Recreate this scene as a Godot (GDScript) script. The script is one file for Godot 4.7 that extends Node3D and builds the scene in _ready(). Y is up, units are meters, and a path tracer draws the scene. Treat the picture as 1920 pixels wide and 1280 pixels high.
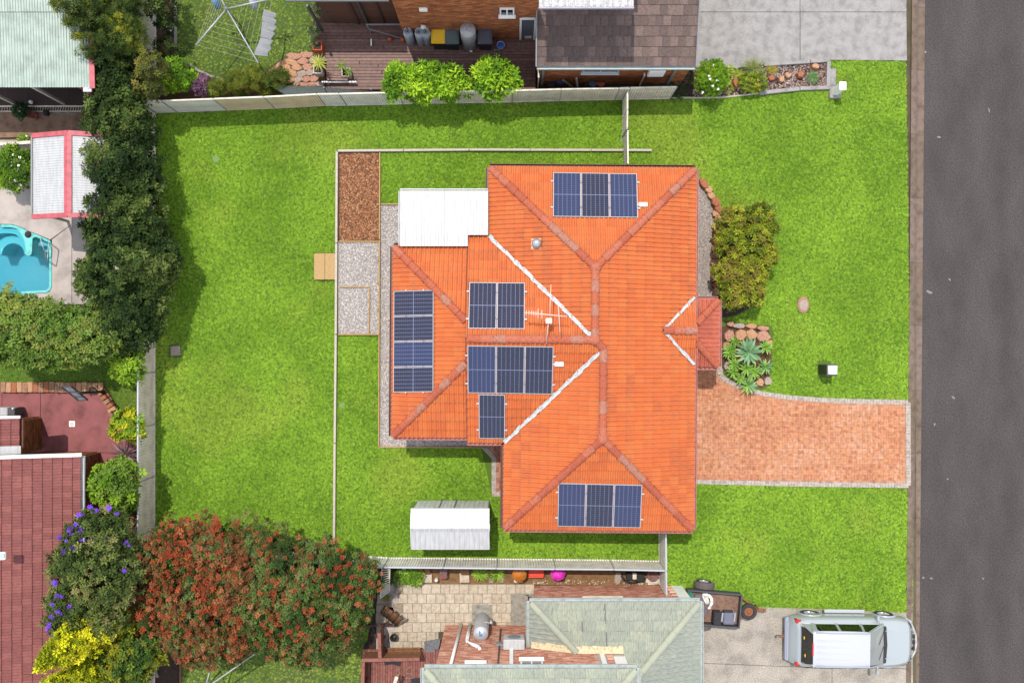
extends Node3D
# A suburban block seen from a drone 34 m up: y is up, x runs towards the street, z towards the lower neighbour.

const EYE := 34.0
const LENS := 1700.0
const PITCH := 0.404
var M := {}
var T := {}
var used := {}
var blot := FastNoiseLite.new()
var house: Node3D
var tiles := []
var R := RandomNumberGenerator.new()
var HOLES := []
var lower: Node3D
var upper: Node3D
var red_house: Node3D


func _ready() -> void:
	R.seed = 20240611
	blot.seed = 5
	blot.frequency = 0.35
	blot.fractal_octaves = 3
	var cam := Camera3D.new()
	cam.name = "camera"
	add_child(cam)
	cam.transform = Transform3D(Basis(Vector3(1, 0, 0), Vector3(0, 0, -1), Vector3(0, 1, 0)), Vector3(0, EYE, 0))
	cam.fov = rad_to_deg(2.0 * atan(640.0 / LENS))
	cam.near = 0.5
	cam.far = 900.0
	cam.current = true
	var env := Environment.new()
	env.background_mode = Environment.BG_SKY
	var sky_look := ProceduralSkyMaterial.new()
	sky_look.sky_top_color = Color(0.665, 0.69, 0.735)
	sky_look.sky_horizon_color = Color(0.86, 0.865, 0.87)
	sky_look.sky_curve = 0.25
	sky_look.ground_bottom_color = Color(0.30, 0.32, 0.24)
	sky_look.ground_horizon_color = Color(0.55, 0.58, 0.55)
	sky_look.sky_energy_multiplier = 1.0
	env.sky = Sky.new()
	env.sky.sky_material = sky_look
	env.background_energy_multiplier = 1.75
	env.tonemap_mode = Environment.TONE_MAPPER_LINEAR
	env.tonemap_exposure = 1.65
	env.sdfgi_enabled = true
	env.ssao_enabled = true
	env.ssil_enabled = true
	var around := WorldEnvironment.new()
	around.name = "surroundings"
	around.environment = env
	add_child(around)
	var sun := DirectionalLight3D.new()
	sun.name = "sun"
	add_child(sun)
	sun.basis = Basis.looking_at(Vector3(0.135, -1.0, 0.37), Vector3(0, 0, -1))
	sun.light_energy = 0.92
	sun.light_color = Color(1.0, 0.965, 0.91)
	sun.light_angular_distance = 0.5
	sun.shadow_enabled = true
	make_textures()
	make_materials()
	ground_and_road()
	lawns_and_beds()
	fences()
	main_house()
	solar()
	main_yard()
	front_garden()
	lower_house()
	lower_yard()
	trailer_and_car()
	upper_house()
	upper_yard()
	left_houses()
	left_yards()
	trees()
	for o in [house, lower, upper, red_house]:
		settle(o)


# ---------------------------------------------------------------- places, colours, materials

func P(px: float, py: float, h := 0.0) -> Vector3:   # a surveyed plan position (1/50 m on the ground) at height h, in metres
	return Vector3((px - 960.0) * (EYE - h) / LENS, h, (py - 640.0) * (EYE - h) / LENS)


func P2(px: float, py: float, h := 0.0) -> Vector2:
	var p := P(px, py, h)
	return Vector2(p.x, p.z)


func poly(flat: Array, h := 0.0) -> PackedVector2Array:
	var out := PackedVector2Array()
	for i in range(0, flat.size(), 2):
		out.append(P2(flat[i], flat[i + 1], h))
	return out


func on_slope(px: float, py: float, o: Vector3, n: Vector3) -> Vector3:   # where a sight line from the survey point meets a roof slope
	var d := Vector3((px - 960.0) / LENS, -1.0, (py - 640.0) / LENS)
	var a := Vector3(0, EYE, 0)
	return a + d * ((o - a).dot(n) / d.dot(n))


func lin(r: float, g: float, b: float, k := 1.0) -> Color:   # albedo (linear) of what looks r, g, b in the sun
	var c := Color(r / 255.0, g / 255.0, b / 255.0).srgb_to_linear() * (k / 1.65)
	return Color(minf(c.r, 0.82), minf(c.g, 0.82), minf(c.b, 0.82))


func col(r: float, g: float, b: float, k := 1.0) -> Color:
	return lin(r, g, b, k).linear_to_srgb()


func ramp_tex(key: String, seed_: int, freq: float, oct: int, stops: Array, size := 512, kind := FastNoiseLite.TYPE_SIMPLEX_SMOOTH) -> void:
	var n := FastNoiseLite.new()
	n.seed = seed_
	n.frequency = freq
	n.noise_type = kind
	n.fractal_octaves = oct
	n.fractal_gain = 0.6
	var g := Gradient.new()
	var offs := PackedFloat32Array()
	var cols := PackedColorArray()
	for s in stops:
		offs.append(s[0])
		cols.append(Color(s[1], s[2], s[3]) if s.size() > 2 else Color(s[1], s[1], s[1]))
	g.offsets = offs
	g.colors = cols
	var t := NoiseTexture2D.new()
	t.width = size
	t.height = size
	t.seamless = true
	t.noise = n
	t.color_ramp = g
	T[key] = t


func make_textures() -> void:
	ramp_tex("fine", 1, 0.12, 3, [[0.2, 0.78], [0.8, 1.0]])
	ramp_tex("speck", 2, 0.30, 2, [[0.2, 0.60], [0.5, 0.88], [0.85, 1.0]])
	ramp_tex("blot", 3, 0.012, 5, [[0.2, 0.84], [0.5, 0.95], [0.8, 1.0]])
	ramp_tex("stain", 4, 0.02, 5, [[0.15, 0.76, 0.73, 0.71], [0.45, 0.92, 0.915, 0.91], [0.8, 1.0, 1.0, 1.0]])
	ramp_tex("streak", 5, 0.02, 4, [[0.25, 0.92], [0.5, 0.97], [0.75, 1.0]])
	ramp_tex("lichen", 6, 0.022, 4, [[0.0, 1.0, 0.55, 0.30], [0.5, 1.0, 0.54, 0.30], [0.66, 0.92, 0.52, 0.34], [0.78, 0.75, 0.55, 0.45], [0.9, 0.68, 0.58, 0.54]])
	ramp_tex("grey_streak", 7, 0.025, 4, [[0.2, 0.82, 0.815, 0.81], [0.45, 0.93, 0.93, 0.92], [0.8, 1.0, 1.0, 0.99]])
	ramp_tex("wood", 8, 0.03, 4, [[0.25, 0.84, 0.79, 0.74], [0.6, 1.0, 1.0, 1.0]])
	ramp_tex("lawn_patch", 9, 0.02, 4, [[0.2, 0.90, 0.96, 0.88], [0.5, 0.97, 0.99, 0.97], [0.8, 1.0, 0.98, 1.0]])
	ramp_tex("rock", 10, 0.03, 5, [[0.2, 0.74, 0.69, 0.66], [0.5, 0.95, 0.91, 0.88], [0.8, 1.0, 1.0, 1.0]])
	ramp_tex("bump", 11, 0.10, 4, [[0.0, 0.0], [1.0, 1.0]])
	ramp_tex("band", 12, 0.010, 5, [[0.2, 0.90], [0.5, 0.96], [0.8, 1.0]])


func mk(key: String, c: Color, rough := 0.8, tex := "", sc := Vector3.ONE, tex2 := "", sc2 := Vector3.ONE, metal := 0.0) -> StandardMaterial3D:
	var m := StandardMaterial3D.new()
	m.resource_name = key
	m.albedo_color = c
	m.roughness = rough
	m.metallic = metal
	if tex:
		m.albedo_texture = T[tex]
		m.uv1_triplanar = true
		m.uv1_world_triplanar = true
		m.uv1_triplanar_sharpness = 6.0
		m.uv1_scale = sc
	if tex2:
		m.detail_enabled = true
		m.detail_albedo = T[tex2]
		m.detail_blend_mode = BaseMaterial3D.BLEND_MODE_MUL
		m.detail_uv_layer = BaseMaterial3D.DETAIL_UV_2
		m.uv2_triplanar = true
		m.uv2_world_triplanar = true
		m.uv2_triplanar_sharpness = 6.0
		m.uv2_scale = sc2
	M[key] = m
	return m


func tinted(key: String, rough := 0.8, tex := "", sc := Vector3.ONE, back := 0.0) -> StandardMaterial3D:   # colour comes with each copy or corner
	var m := mk(key, Color.WHITE, rough, tex, sc)
	m.vertex_color_use_as_albedo = true
	m.metallic_specular = 0.25
	if back > 0.0:
		m.backlight_enabled = true
		m.backlight = Color(0.5, 0.6, 0.1) * back
	return m


func bumpy(m: StandardMaterial3D, cm: float, sc: float) -> void:
	m.heightmap_enabled = true
	m.heightmap_texture = T["bump"]
	m.heightmap_scale = cm
	if not m.uv1_triplanar:
		m.uv1_triplanar = true
		m.uv1_world_triplanar = true
		m.uv1_scale = Vector3.ONE * sc


func V(s: float) -> Vector3:
	return Vector3(s, s, s)


# ---------------------------------------------------------------- mesh building

func tool_(smooth := false) -> SurfaceTool:
	var st := SurfaceTool.new()
	st.begin(Mesh.PRIMITIVE_TRIANGLES)
	st.set_smooth_group(0 if smooth else -1)
	return st


func face(st: SurfaceTool, pts: Array, n: Vector3) -> void:   # a flat convex face that looks along n
	var w: Vector3 = (pts[2] - pts[0]).cross(pts[1] - pts[0])
	if pts.size() > 3:
		w += (pts[3] - pts[0]).cross(pts[2] - pts[0])
	var ok := w.dot(n) >= 0.0
	for i in range(1, pts.size() - 1):
		st.add_vertex(pts[0])
		st.add_vertex(pts[i] if ok else pts[i + 1])
		st.add_vertex(pts[i + 1] if ok else pts[i])


func box(st: SurfaceTool, c: Vector3, s: Vector3, b := Basis()) -> void:
	var h := s * 0.5
	for ax in 3:
		for sg in [-1.0, 1.0]:
			var n := Vector3.ZERO
			n[ax] = sg
			var u := Vector3.ZERO
			u[(ax + 1) % 3] = 1.0
			var v := Vector3.ZERO
			v[(ax + 2) % 3] = 1.0
			var q := []
			for k in [[-1, -1], [1, -1], [1, 1], [-1, 1]]:
				q.append(c + b * ((n + u * k[0] + v * k[1]) * h))
			face(st, q, b * n)


func rbox(st: SurfaceTool, c: Vector3, s: Vector3, r: float, b := Basis()) -> void:   # a box with chamfered edges
	var h := s * 0.5
	r = minf(r, minf(h.x, minf(h.y, h.z)) * 0.9)
	for ax in 3:
		for sg in [-1.0, 1.0]:
			var n := Vector3.ZERO
			n[ax] = sg
			var a1 := (ax + 1) % 3
			var a2 := (ax + 2) % 3
			var q := []
			for k in [[-1, -1], [1, -1], [1, 1], [-1, 1]]:
				var p := Vector3.ZERO
				p[ax] = sg * h[ax]
				p[a1] = k[0] * (h[a1] - r)
				p[a2] = k[1] * (h[a2] - r)
				q.append(c + b * p)
			face(st, q, b * n)
	for ax in 3:
		var a1 := (ax + 1) % 3
		var a2 := (ax + 2) % 3
		for s1 in [-1.0, 1.0]:
			for s2 in [-1.0, 1.0]:
				var q := []
				for k in [[-1, 0], [1, 0], [1, 1], [-1, 1]]:
					var p := Vector3.ZERO
					p[ax] = k[0] * (h[ax] - r)
					p[a1] = s1 * (h[a1] - (r if k[1] else 0.0))
					p[a2] = s2 * (h[a2] - (0.0 if k[1] else r))
					q.append(c + b * p)
				var n := Vector3.ZERO
				n[a1] = s1
				n[a2] = s2
				face(st, q, b * n)
	for sx in [-1.0, 1.0]:
		for sy in [-1.0, 1.0]:
			for sz in [-1.0, 1.0]:
				var sg := Vector3(sx, sy, sz)
				var i := h - V(r)
				face(st, [c + b * (sg * Vector3(h.x, i.y, i.z)), c + b * (sg * Vector3(i.x, h.y, i.z)), c + b * (sg * Vector3(i.x, i.y, h.z))], b * sg)


func along(d: Vector3, up := Vector3.UP) -> Basis:   # x runs along d, y as near up as it can
	var x := d.normalized()
	if absf(x.dot(up)) > 0.99:
		up = Vector3(0, 0, 1)
	var z := x.cross(up).normalized()
	return Basis(x, z.cross(x), z)


func beam(st: SurfaceTool, a: Vector3, b: Vector3, w: float, h: float, up := Vector3.UP) -> void:
	box(st, (a + b) * 0.5, Vector3(a.distance_to(b), h, w), along(b - a, up))


func tube(st: SurfaceTool, a: Vector3, b: Vector3, r: float, n := 8, r2 := -1.0, caps := true) -> void:
	if r2 < 0.0:
		r2 = r
	var f := along(b - a)
	var ra := []
	var rb := []
	for i in n:
		var t := TAU * i / n
		var d := f.y * cos(t) + f.z * sin(t)
		ra.append(a + d * r)
		rb.append(b + d * r2)
	for i in n:
		var j := (i + 1) % n
		face(st, [ra[i], ra[j], rb[j], rb[i]], (ra[i] + ra[j]) * 0.5 - a + ((rb[i] + rb[j]) * 0.5 - b))
	if caps:
		if r > 0.002:
			face(st, ra, a - b)
		if r2 > 0.002:
			face(st, rb, b - a)


func pipe(st: SurfaceTool, pts: Array, r: float, n := 6) -> void:
	for i in pts.size() - 1:
		tube(st, pts[i], pts[i + 1], r, n)


func lathe(st: SurfaceTool, at: Vector3, prof: Array, n := 16, b := Basis()) -> void:   # prof: [radius, height] from below to above
	for k in prof.size() - 1:
		var p0: Array = prof[k]
		var p1: Array = prof[k + 1]
		for i in n:
			var t0 := TAU * i / n
			var t1 := TAU * (i + 1) / n
			var d0 := Vector3(cos(t0), 0, sin(t0))
			var d1 := Vector3(cos(t1), 0, sin(t1))
			var q := []
			for v in [d0 * p0[0] + Vector3(0, p0[1], 0), d1 * p0[0] + Vector3(0, p0[1], 0), d1 * p1[0] + Vector3(0, p1[1], 0), d0 * p1[0] + Vector3(0, p1[1], 0)]:
				if q.is_empty() or (at + b * v).distance_to(q[-1]) > 0.0005:
					q.append(at + b * v)
			if q.size() > 2 and q[0].distance_to(q[-1]) < 0.0005:
				q.pop_back()
			if q.size() > 2:
				var out = (d0 + d1) * (p1[1] - p0[1]) + Vector3(0, 2.0 * (p0[0] - p1[0]), 0)
				face(st, q, b * out)


func ball(st: SurfaceTool, c: Vector3, r: Vector3, n := 10, wob := 0.0) -> void:
	var ring := []
	for j in n / 2 + 1:
		var row := []
		var t := PI * j / (n / 2)
		for i in n:
			var p := TAU * i / n
			var d := Vector3(sin(t) * cos(p), cos(t), sin(t) * sin(p))
			var k := 1.0 + wob * blot.get_noise_3d(c.x * 9.0 + d.x * 3.0, c.z * 9.0 + d.y * 3.0, d.z * 3.0) * 2.0
			row.append(c + d * r * k)
		ring.append(row)
	for j in n / 2:
		for i in n:
			var q := [ring[j][i], ring[j][(i + 1) % n], ring[j + 1][(i + 1) % n], ring[j + 1][i]]
			if j == 0:
				q = [q[0], q[2], q[3]]
			elif j == n / 2 - 1:
				q = [q[0], q[1], q[2]]
			face(st, q, (q[0] + q[1] + q[2]) / 3.0 - c)


func prism(st: SurfaceTool, pl: PackedVector2Array, y0: float, y1: float, under := false) -> void:
	var idx := Geometry2D.triangulate_polygon(pl)
	for i in range(0, idx.size(), 3):
		var q := []
		for k in 3:
			q.append(Vector3(pl[idx[i + k]].x, y1, pl[idx[i + k]].y))
		face(st, q, Vector3.UP)
		if under:
			for k in 3:
				q[k].y = y0
			face(st, q, Vector3.DOWN)
	var turn := 1.0 if Geometry2D.is_polygon_clockwise(pl) else -1.0
	for i in pl.size():
		var a := pl[i]
		var b := pl[(i + 1) % pl.size()]
		var d := b - a
		var n := Vector3(-d.y, 0, d.x) * turn
		face(st, [Vector3(a.x, y0, a.y), Vector3(b.x, y0, b.y), Vector3(b.x, y1, b.y), Vector3(a.x, y1, a.y)], n)


func slab3(st: SurfaceTool, pts: Array, t: float, n: Vector3) -> void:   # a thin plate of thickness t below a flat outline
	n = n.normalized()
	face(st, pts, n)
	var low := []
	var mid := Vector3.ZERO
	for p in pts:
		low.append(p - n * t)
		mid += p / pts.size()
	face(st, low, -n)
	for i in pts.size():
		var j := (i + 1) % pts.size()
		face(st, [pts[i], pts[j], low[j], low[i]], (pts[i] + pts[j]) * 0.5 - mid)


func ribs(st: SurfaceTool, o: Vector3, u: Vector3, v: Vector3, n: Vector3, pitch: float, depth: float, wave := false) -> void:
	# a profiled metal sheet: u is the whole width across the ribs, v the whole length along them
	var count := maxi(1, roundi(u.length() / pitch))
	var prof := [[0.0, 0.0], [0.6, 0.0], [0.7, 1.0], [0.9, 1.0], [1.0, 0.0]]
	if depth > 0.03:
		prof = [[0.0, 0.0], [0.60, 0.0], [0.64, 1.0], [0.96, 1.0], [1.0, 0.0]]
	if wave:
		prof = [[0.0, 0.0], [0.15, 0.2], [0.35, 0.8], [0.5, 1.0], [0.65, 0.8], [0.85, 0.2], [1.0, 0.0]]
	for i in count:
		for k in prof.size() - 1:
			var a = o + u * ((i + prof[k][0]) / count) + n * (depth * prof[k][1])
			var b = o + u * ((i + prof[k + 1][0]) / count) + n * (depth * prof[k + 1][1])
			face(st, [a, b, b + v, a + v], n)


func done(st: SurfaceTool, m: Material) -> ArrayMesh:
	st.generate_normals()
	st.set_material(m)
	return st.commit()


# ---------------------------------------------------------------- objects

func numbered(called: String, parent: Node) -> String:
	var key := str(parent.get_instance_id()) + called
	var k: int = used.get(key, 0)
	used[key] = k + 1
	return called if k == 0 else "%s_%03d" % [called, k]


func put(o: Node3D, called: String, parent: Node) -> void:
	o.name = numbered(called, parent)
	parent.add_child(o, true)


func tag(o: Node3D, label: String, category: String, group := "") -> Node3D:
	o.set_meta("label", label)
	o.set_meta("category", category)
	if group:
		o.set_meta("group", group)
	return o


func thing(called: String, label: String, category: String, at := Vector3.ZERO, group := "") -> Node3D:
	var o := Node3D.new()
	put(o, called, self)
	o.position = at
	return tag(o, label, category, group)


func part(parent: Node3D, called: String, st: SurfaceTool, m: Material) -> MeshInstance3D:   # st holds places in the scene
	return part_mesh(parent, called, done(st, m), parent.global_transform.affine_inverse())


func part_mesh(parent: Node3D, called: String, mesh: Mesh, at := Transform3D(), over: Material = null) -> MeshInstance3D:
	var o := MeshInstance3D.new()
	o.mesh = mesh
	o.material_override = over
	put(o, called, parent)
	o.transform = at
	return o


func single(called: String, st: SurfaceTool, m: Material, label: String, category: String, group := "") -> MeshInstance3D:
	var o := part(self, called, st, m)
	tag(o, label, category, group)
	return o


func structure(called: String, st: SurfaceTool, m: Material) -> MeshInstance3D:
	var o := part(self, called, st, m)
	o.set_meta("kind", "structure")
	return o


func settle(o: Node3D) -> void:   # moves a finished thing's own place to the foot of its walls
	var wall := o.find_child("wall", false, false) as MeshInstance3D
	var c: Vector3 = wall.transform * wall.get_aabb().get_center()
	c.y = 0.0
	o.position = o.transform * c
	for k in o.get_children():
		k.position -= c


func stuff(o: Node3D) -> Node3D:
	o.set_meta("kind", "stuff")
	return o


func many(parent: Node3D, called: String, mesh: Mesh, m: Material, xf: Array, cols: Array) -> MultiMeshInstance3D:
	var mm := MultiMesh.new()
	mm.transform_format = MultiMesh.TRANSFORM_3D
	mm.use_colors = true
	mm.mesh = mesh
	mm.instance_count = xf.size()
	var buf := PackedFloat32Array()
	buf.resize(xf.size() * 16)
	for i in xf.size():
		var t: Transform3D = xf[i]
		var c: Color = cols[i]
		var k := i * 16
		buf[k] = t.basis.x.x; buf[k + 1] = t.basis.y.x; buf[k + 2] = t.basis.z.x; buf[k + 3] = t.origin.x
		buf[k + 4] = t.basis.x.y; buf[k + 5] = t.basis.y.y; buf[k + 6] = t.basis.z.y; buf[k + 7] = t.origin.y
		buf[k + 8] = t.basis.x.z; buf[k + 9] = t.basis.y.z; buf[k + 10] = t.basis.z.z; buf[k + 11] = t.origin.z
		buf[k + 12] = c.r; buf[k + 13] = c.g; buf[k + 14] = c.b; buf[k + 15] = 1.0
	mm.buffer = buf
	var o := MultiMeshInstance3D.new()
	o.multimesh = mm
	o.material_override = m
	put(o, called, parent)
	o.transform = parent.global_transform.affine_inverse()
	return o


func rnd(a: float, b: float) -> float:
	return R.randf_range(a, b)


func rdir() -> Vector3:
	var v := Vector3(R.randfn(), R.randfn(), R.randfn())
	return v.normalized()


func scatter(pl: PackedVector2Array, per_m2: float, holes: Array) -> PackedVector2Array:
	var lo := pl[0]
	var hi := pl[0]
	for p in pl:
		lo = lo.min(p)
		hi = hi.max(p)
	var boxes := []
	for h in holes:
		var r := Rect2(h[0], Vector2.ZERO)
		for p in h:
			r = r.expand(p)
		boxes.append(r)
	var out := PackedVector2Array()
	for i in int((hi.x - lo.x) * (hi.y - lo.y) * per_m2):
		var p := Vector2(rnd(lo.x, hi.x), rnd(lo.y, hi.y))
		if not Geometry2D.is_point_in_polygon(p, pl):
			continue
		var ok := true
		for k in holes.size():
			if boxes[k].has_point(p) and Geometry2D.is_point_in_polygon(p, holes[k]):
				ok = false
				break
		if ok:
			out.append(p)
	return out


func make_materials() -> void:
	mk("earth", col(120, 110, 80), 0.95, "stain", V(0.12), "speck", V(1.3))
	mk("lawn", col(106, 138, 40), 0.95, "speck", V(1.7), "lawn_patch", V(0.07))
	mk("rough_lawn", col(98, 128, 50), 0.95, "speck", V(1.7), "stain", V(0.12))
	mk("asphalt", col(97, 89, 89), 0.92, "speck", V(0.11), "band", Vector3(0.14, 1, 0.06)).vertex_color_use_as_albedo = true
	mk("kerb", col(158, 136, 124), 0.92, "stain", V(0.25), "speck", V(0.3))
	mk("kerb_b", col(148, 128, 112), 0.92, "stain", V(0.25), "speck", V(0.3))
	mk("scuff", col(140, 134, 134), 0.9)
	mk("concrete", col(200, 197, 196), 0.9, "blot", V(0.3), "speck", V(0.2))
	mk("concrete_b", col(206, 196, 184), 0.9, "blot", V(0.16), "fine", V(0.25))
	mk("pool_deck", col(226, 214, 208), 0.85, "blot", V(0.15), "fine", V(0.9))
	mk("red_concrete", col(180, 104, 106), 0.8, "stain", V(0.13), "fine", V(0.8))
	mk("grey_pad", col(170, 166, 156), 0.9, "stain", V(0.4))
	mk("aggregate", col(186, 150, 126), 0.95, "speck", V(0.3), "stain", V(0.2))
	mk("soil", col(120, 84, 62), 0.95, "stain", V(0.5), "speck", V(2.5))
	mk("dark_soil", col(78, 58, 50), 0.95, "stain", V(0.5), "speck", V(2.5))
	mk("sand_soil", col(172, 132, 88), 0.95, "stain", V(0.35), "speck", V(2.5))
	mk("gravel_base", col(186, 178, 174), 0.95, "speck", V(3.0))
	mk("pine", col(226, 190, 130), 0.8, "wood", Vector3(0.7, 3.0, 3.0), "fine", V(1.5))
	mk("pine_grey", col(212, 206, 194), 0.85, "wood", V(1.2))
	mk("brown_deck", col(130, 94, 88), 0.6, "wood", Vector3(0.35, 3, 2.5), "stain", V(0.5))
	mk("brown_deck_b", col(148, 110, 102), 0.6, "wood", Vector3(0.35, 3, 2.5), "stain", V(0.5))
	mk("red_timber", col(166, 104, 94), 0.7, "wood", Vector3(2.5, 3, 0.4), "stain", V(0.5))
	mk("red_timber_b", col(150, 90, 82), 0.7, "wood", Vector3(2.5, 3, 0.4), "stain", V(0.5))
	mk("bench_timber", col(150, 104, 66), 0.75, "wood", Vector3(0.5, 3, 2), "stain", V(0.6))
	mk("white", col(250, 250, 248, 1.15), 0.5)
	mk("white_metal", col(246, 248, 252, 0.67), 0.42, "streak", Vector3(0.7, 1, 0.12))
	mk("cream", col(240, 232, 214), 0.5, "blot", V(0.4))
	mk("fence_beige", Color(0.90, 0.845, 0.80), 0.5, "blot", V(0.25))
	mk("fence_grey", Color(0.90, 0.885, 0.86), 0.5, "blot", V(0.25))
	mk("fence_cream", Color(0.91, 0.875, 0.83), 0.5, "blot", V(0.25))
	mk("fence_tan", Color(0.87, 0.80, 0.69), 0.5, "blot", V(0.25))
	mk("fence_blue", col(198, 204, 214), 0.4)
	mk("fence_post", col(176, 178, 178), 0.5)
	mk("mid_grey", col(138, 142, 146), 0.5)
	mk("dark_grey", col(70, 74, 78), 0.5)
	mk("black", col(34, 34, 38), 0.5)
	mk("black_soft", col(44, 44, 50), 0.85, "blot", V(1.0))
	mk("rubber", col(58, 56, 58), 0.85, "fine", V(2.0))
	mk("steel", col(196, 202, 210), 0.35, "", V(1), "", V(1), 0.6)
	mk("alu", col(214, 218, 224), 0.38, "", V(1), "", V(1), 0.35)
	mk("rust", col(168, 106, 70), 0.9, "stain", V(2.0))
	mk("brown_paint", col(112, 68, 48), 0.8, "blot", V(0.5))
	mk("dark_brown", col(70, 44, 36), 0.8, "blot", V(0.5))
	mk("terracotta", col(206, 96, 54), 0.75, "blot", V(1.0))
	mk("pink_trim", col(206, 92, 104), 0.5, "blot", V(0.5))
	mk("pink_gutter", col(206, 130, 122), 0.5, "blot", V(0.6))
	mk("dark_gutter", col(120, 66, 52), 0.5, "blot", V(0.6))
	mk("rock_pink", col(206, 160, 140), 0.92, "rock", V(0.9))
	mk("rock_tan", col(214, 170, 134), 0.92, "rock", V(1.1))
	mk("rock_red", col(186, 120, 86), 0.92, "rock", V(1.1))
	mk("rock_grey", col(190, 178, 172), 0.92, "rock", V(1.1))
	mk("bark", col(112, 86, 66), 0.95, "rock", V(1.2))
	mk("pale_bark", col(150, 134, 116), 0.95, "rock", V(1.2))
	mk("mortar", col(238, 184, 154), 0.9, "stain", V(0.4), "speck", V(3))
	tinted("leaf", 0.85, "", V(1), 0.22)
	tinted("grass", 0.8, "", V(1), 0.18)
	tinted("stones", 0.9)
	tinted("brickwork", 0.9, "fine", V(2.5))
	tinted("paving", 0.85, "stain", V(0.5))
	tinted("petal", 0.6)
	var g := mk("glass", Color(0.10, 0.12, 0.14), 0.06)
	g.metallic_specular = 0.6
	var c := mk("cells", Color(0.04, 0.058, 0.165), 0.16)
	c.clearcoat_enabled = true
	c.clearcoat = 0.35
	c.clearcoat_roughness = 0.05
	c = mk("cells_b", Color(0.055, 0.05, 0.16), 0.16)
	c.clearcoat_enabled = true
	c.clearcoat = 0.35
	c.clearcoat_roughness = 0.05
	c = mk("cells_c", Color(0.07, 0.12, 0.27), 0.2)
	c.clearcoat_enabled = true
	c.clearcoat = 0.4
	c.clearcoat_roughness = 0.08
	mk("backsheet", col(136, 146, 184, 0.75), 0.4)
	bumpy(M["asphalt"], 0.8, 1.6)
	bumpy(M["aggregate"], 0.8, 2.2)


func sheet(called: String, flat: Array, h: float, m: String, thick := 0.06) -> MeshInstance3D:
	var st := tool_()
	prism(st, poly(flat), h - thick, h)
	return structure(called, st, M[m])


func ground_and_road() -> void:
	var st := tool_()
	# the earth below everything, with the pool's basin and the road's bed left open
	for r in [[-300, -300, -26, 300], [-26, -300, -16.9, -5.1], [-26, -1.0, -16.9, 300], [-16.9, -300, 15.2, 300]]:
		prism(st, PackedVector2Array([Vector2(r[0], r[1]), Vector2(r[2], r[1]), Vector2(r[2], r[3]), Vector2(r[0], r[3])]), -0.3, -0.07)
	structure("ground", st, M["earth"])
	st = tool_()
	prism(st, PackedVector2Array([Vector2(24.6, -300), Vector2(300, -300), Vector2(300, 300), Vector2(24.6, 300)]), -0.3, 0.0)
	structure("verge", st, M["rough_lawn"])
	# road
	st = tool_()
	var cuts := 48
	st = tool_(true)
	var zs := [-300.0]
	for k in 81:
		zs.append(-16.0 + 0.4 * k)
	zs.append(300.0)
	for i in cuts:
		for k in zs.size() - 1:
			var q := []
			var tone := []
			for e in [[0, 0], [1, 0], [1, 1], [0, 1]]:
				var x: float = 15.2 + 9.5 * (i + e[0]) / cuts
				var z: float = zs[k + e[1]]
				q.append(Vector3(x, -0.11 + 0.09 * sin(PI * (x - 15.2) / 9.5), z))
				var w := 1.0 - 0.15 * exp(-pow((x - 18.55 - 0.1 * sin(z * 0.3)) / 0.3, 2.0)) - 0.05 * exp(-pow((x - 17.0) / 0.5, 2.0)) + 0.22 * blot.get_noise_2d(x * 1.4, z * 0.5) + 0.09 * blot.get_noise_2d(x * 4.0 + 30.0, z * 4.0)
				for l in [[15.95, -4.6, 0.5, 0.16], [16.6, -3.6, 0.6, 0.12], [15.8, -1.9, 0.25, 0.25], [16.9, -0.6, 0.5, 0.07]]:
					w += l[3] * exp(-(pow(x - l[0], 2.0) + pow(z - l[1], 2.0)) / (l[2] * l[2]))
				tone.append(Color(w, w, w) * 0.97)
			road_strip(st, q, tone)
	var road := structure("road", st, M["asphalt"])
	for s in [[1745, 547, 15, 6, 0.3], [1783, 524, 7, 4, 0.9], [1856, 206, 3, 13, -0.2], [1755, 796, 4, 9, 0.2], [1779, 898, 4, 4, 0], [1845, 1085, 4, 4, 0], [1790, 745, 10, 4, 0.6], [1763, 256, 10, 4, 0.1], [1738, 96, 5, 5, 0], [1734, 1084, 5, 5, 0], [1749, 1085, 8, 4, 0.2]]:
		st = tool_()
		var c := P(s[0], s[1])
		var up: float = -0.11 + 0.09 * sin(PI * (c.x - 15.2) / 9.5) + 0.012
		var ring := []
		for k in 9:
			var t := TAU * k / 9
			var q := Vector2(cos(t) * s[2], sin(t) * s[3]).rotated(s[4]) * 0.01 * rnd(0.55, 1.15)
			ring.append(Vector3(c.x + q.x, up, c.z + q.y))
		for k in 9:
			face(st, [Vector3(c.x, up, c.z), ring[k], ring[(k + 1) % 9]], Vector3.UP)
		part(road, "scuff_mark", st, M["scuff"])
	# rolled kerb, cast in lengths
	var kerb := Node3D.new()
	put(kerb, "kerb", self)
	kerb.set_meta("kind", "structure")
	kerb.position = Vector3(14.90, 0, 0)
	kerb.rotation.y = -0.0088
	var prof := [[-0.004, -0.08], [-0.004, 0.016], [0.0, 0.02], [0.13, 0.022], [0.15, 0.028], [0.19, 0.012], [0.27, -0.06], [0.31, -0.08], [0.53, -0.085], [0.535, -0.2]]
	var z := -15.0
	var turn := true
	while z < 15.0:
		var l := 2.44 if turn else 2.36
		st = tool_()
		for k in prof.size() - 1:
			var a: Array = prof[k]
			var b: Array = prof[k + 1]
			face(st, [Vector3(a[0], a[1], z), Vector3(b[0], b[1], z), Vector3(b[0], b[1], z + l - 0.012), Vector3(a[0], a[1], z + l - 0.012)], Vector3(a[1] - b[1], b[0] - a[0], 0))
		part_mesh(kerb, "kerb_stone", done(st, M["kerb"] if turn else M["kerb_b"]))
		z += l
		turn = not turn


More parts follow.
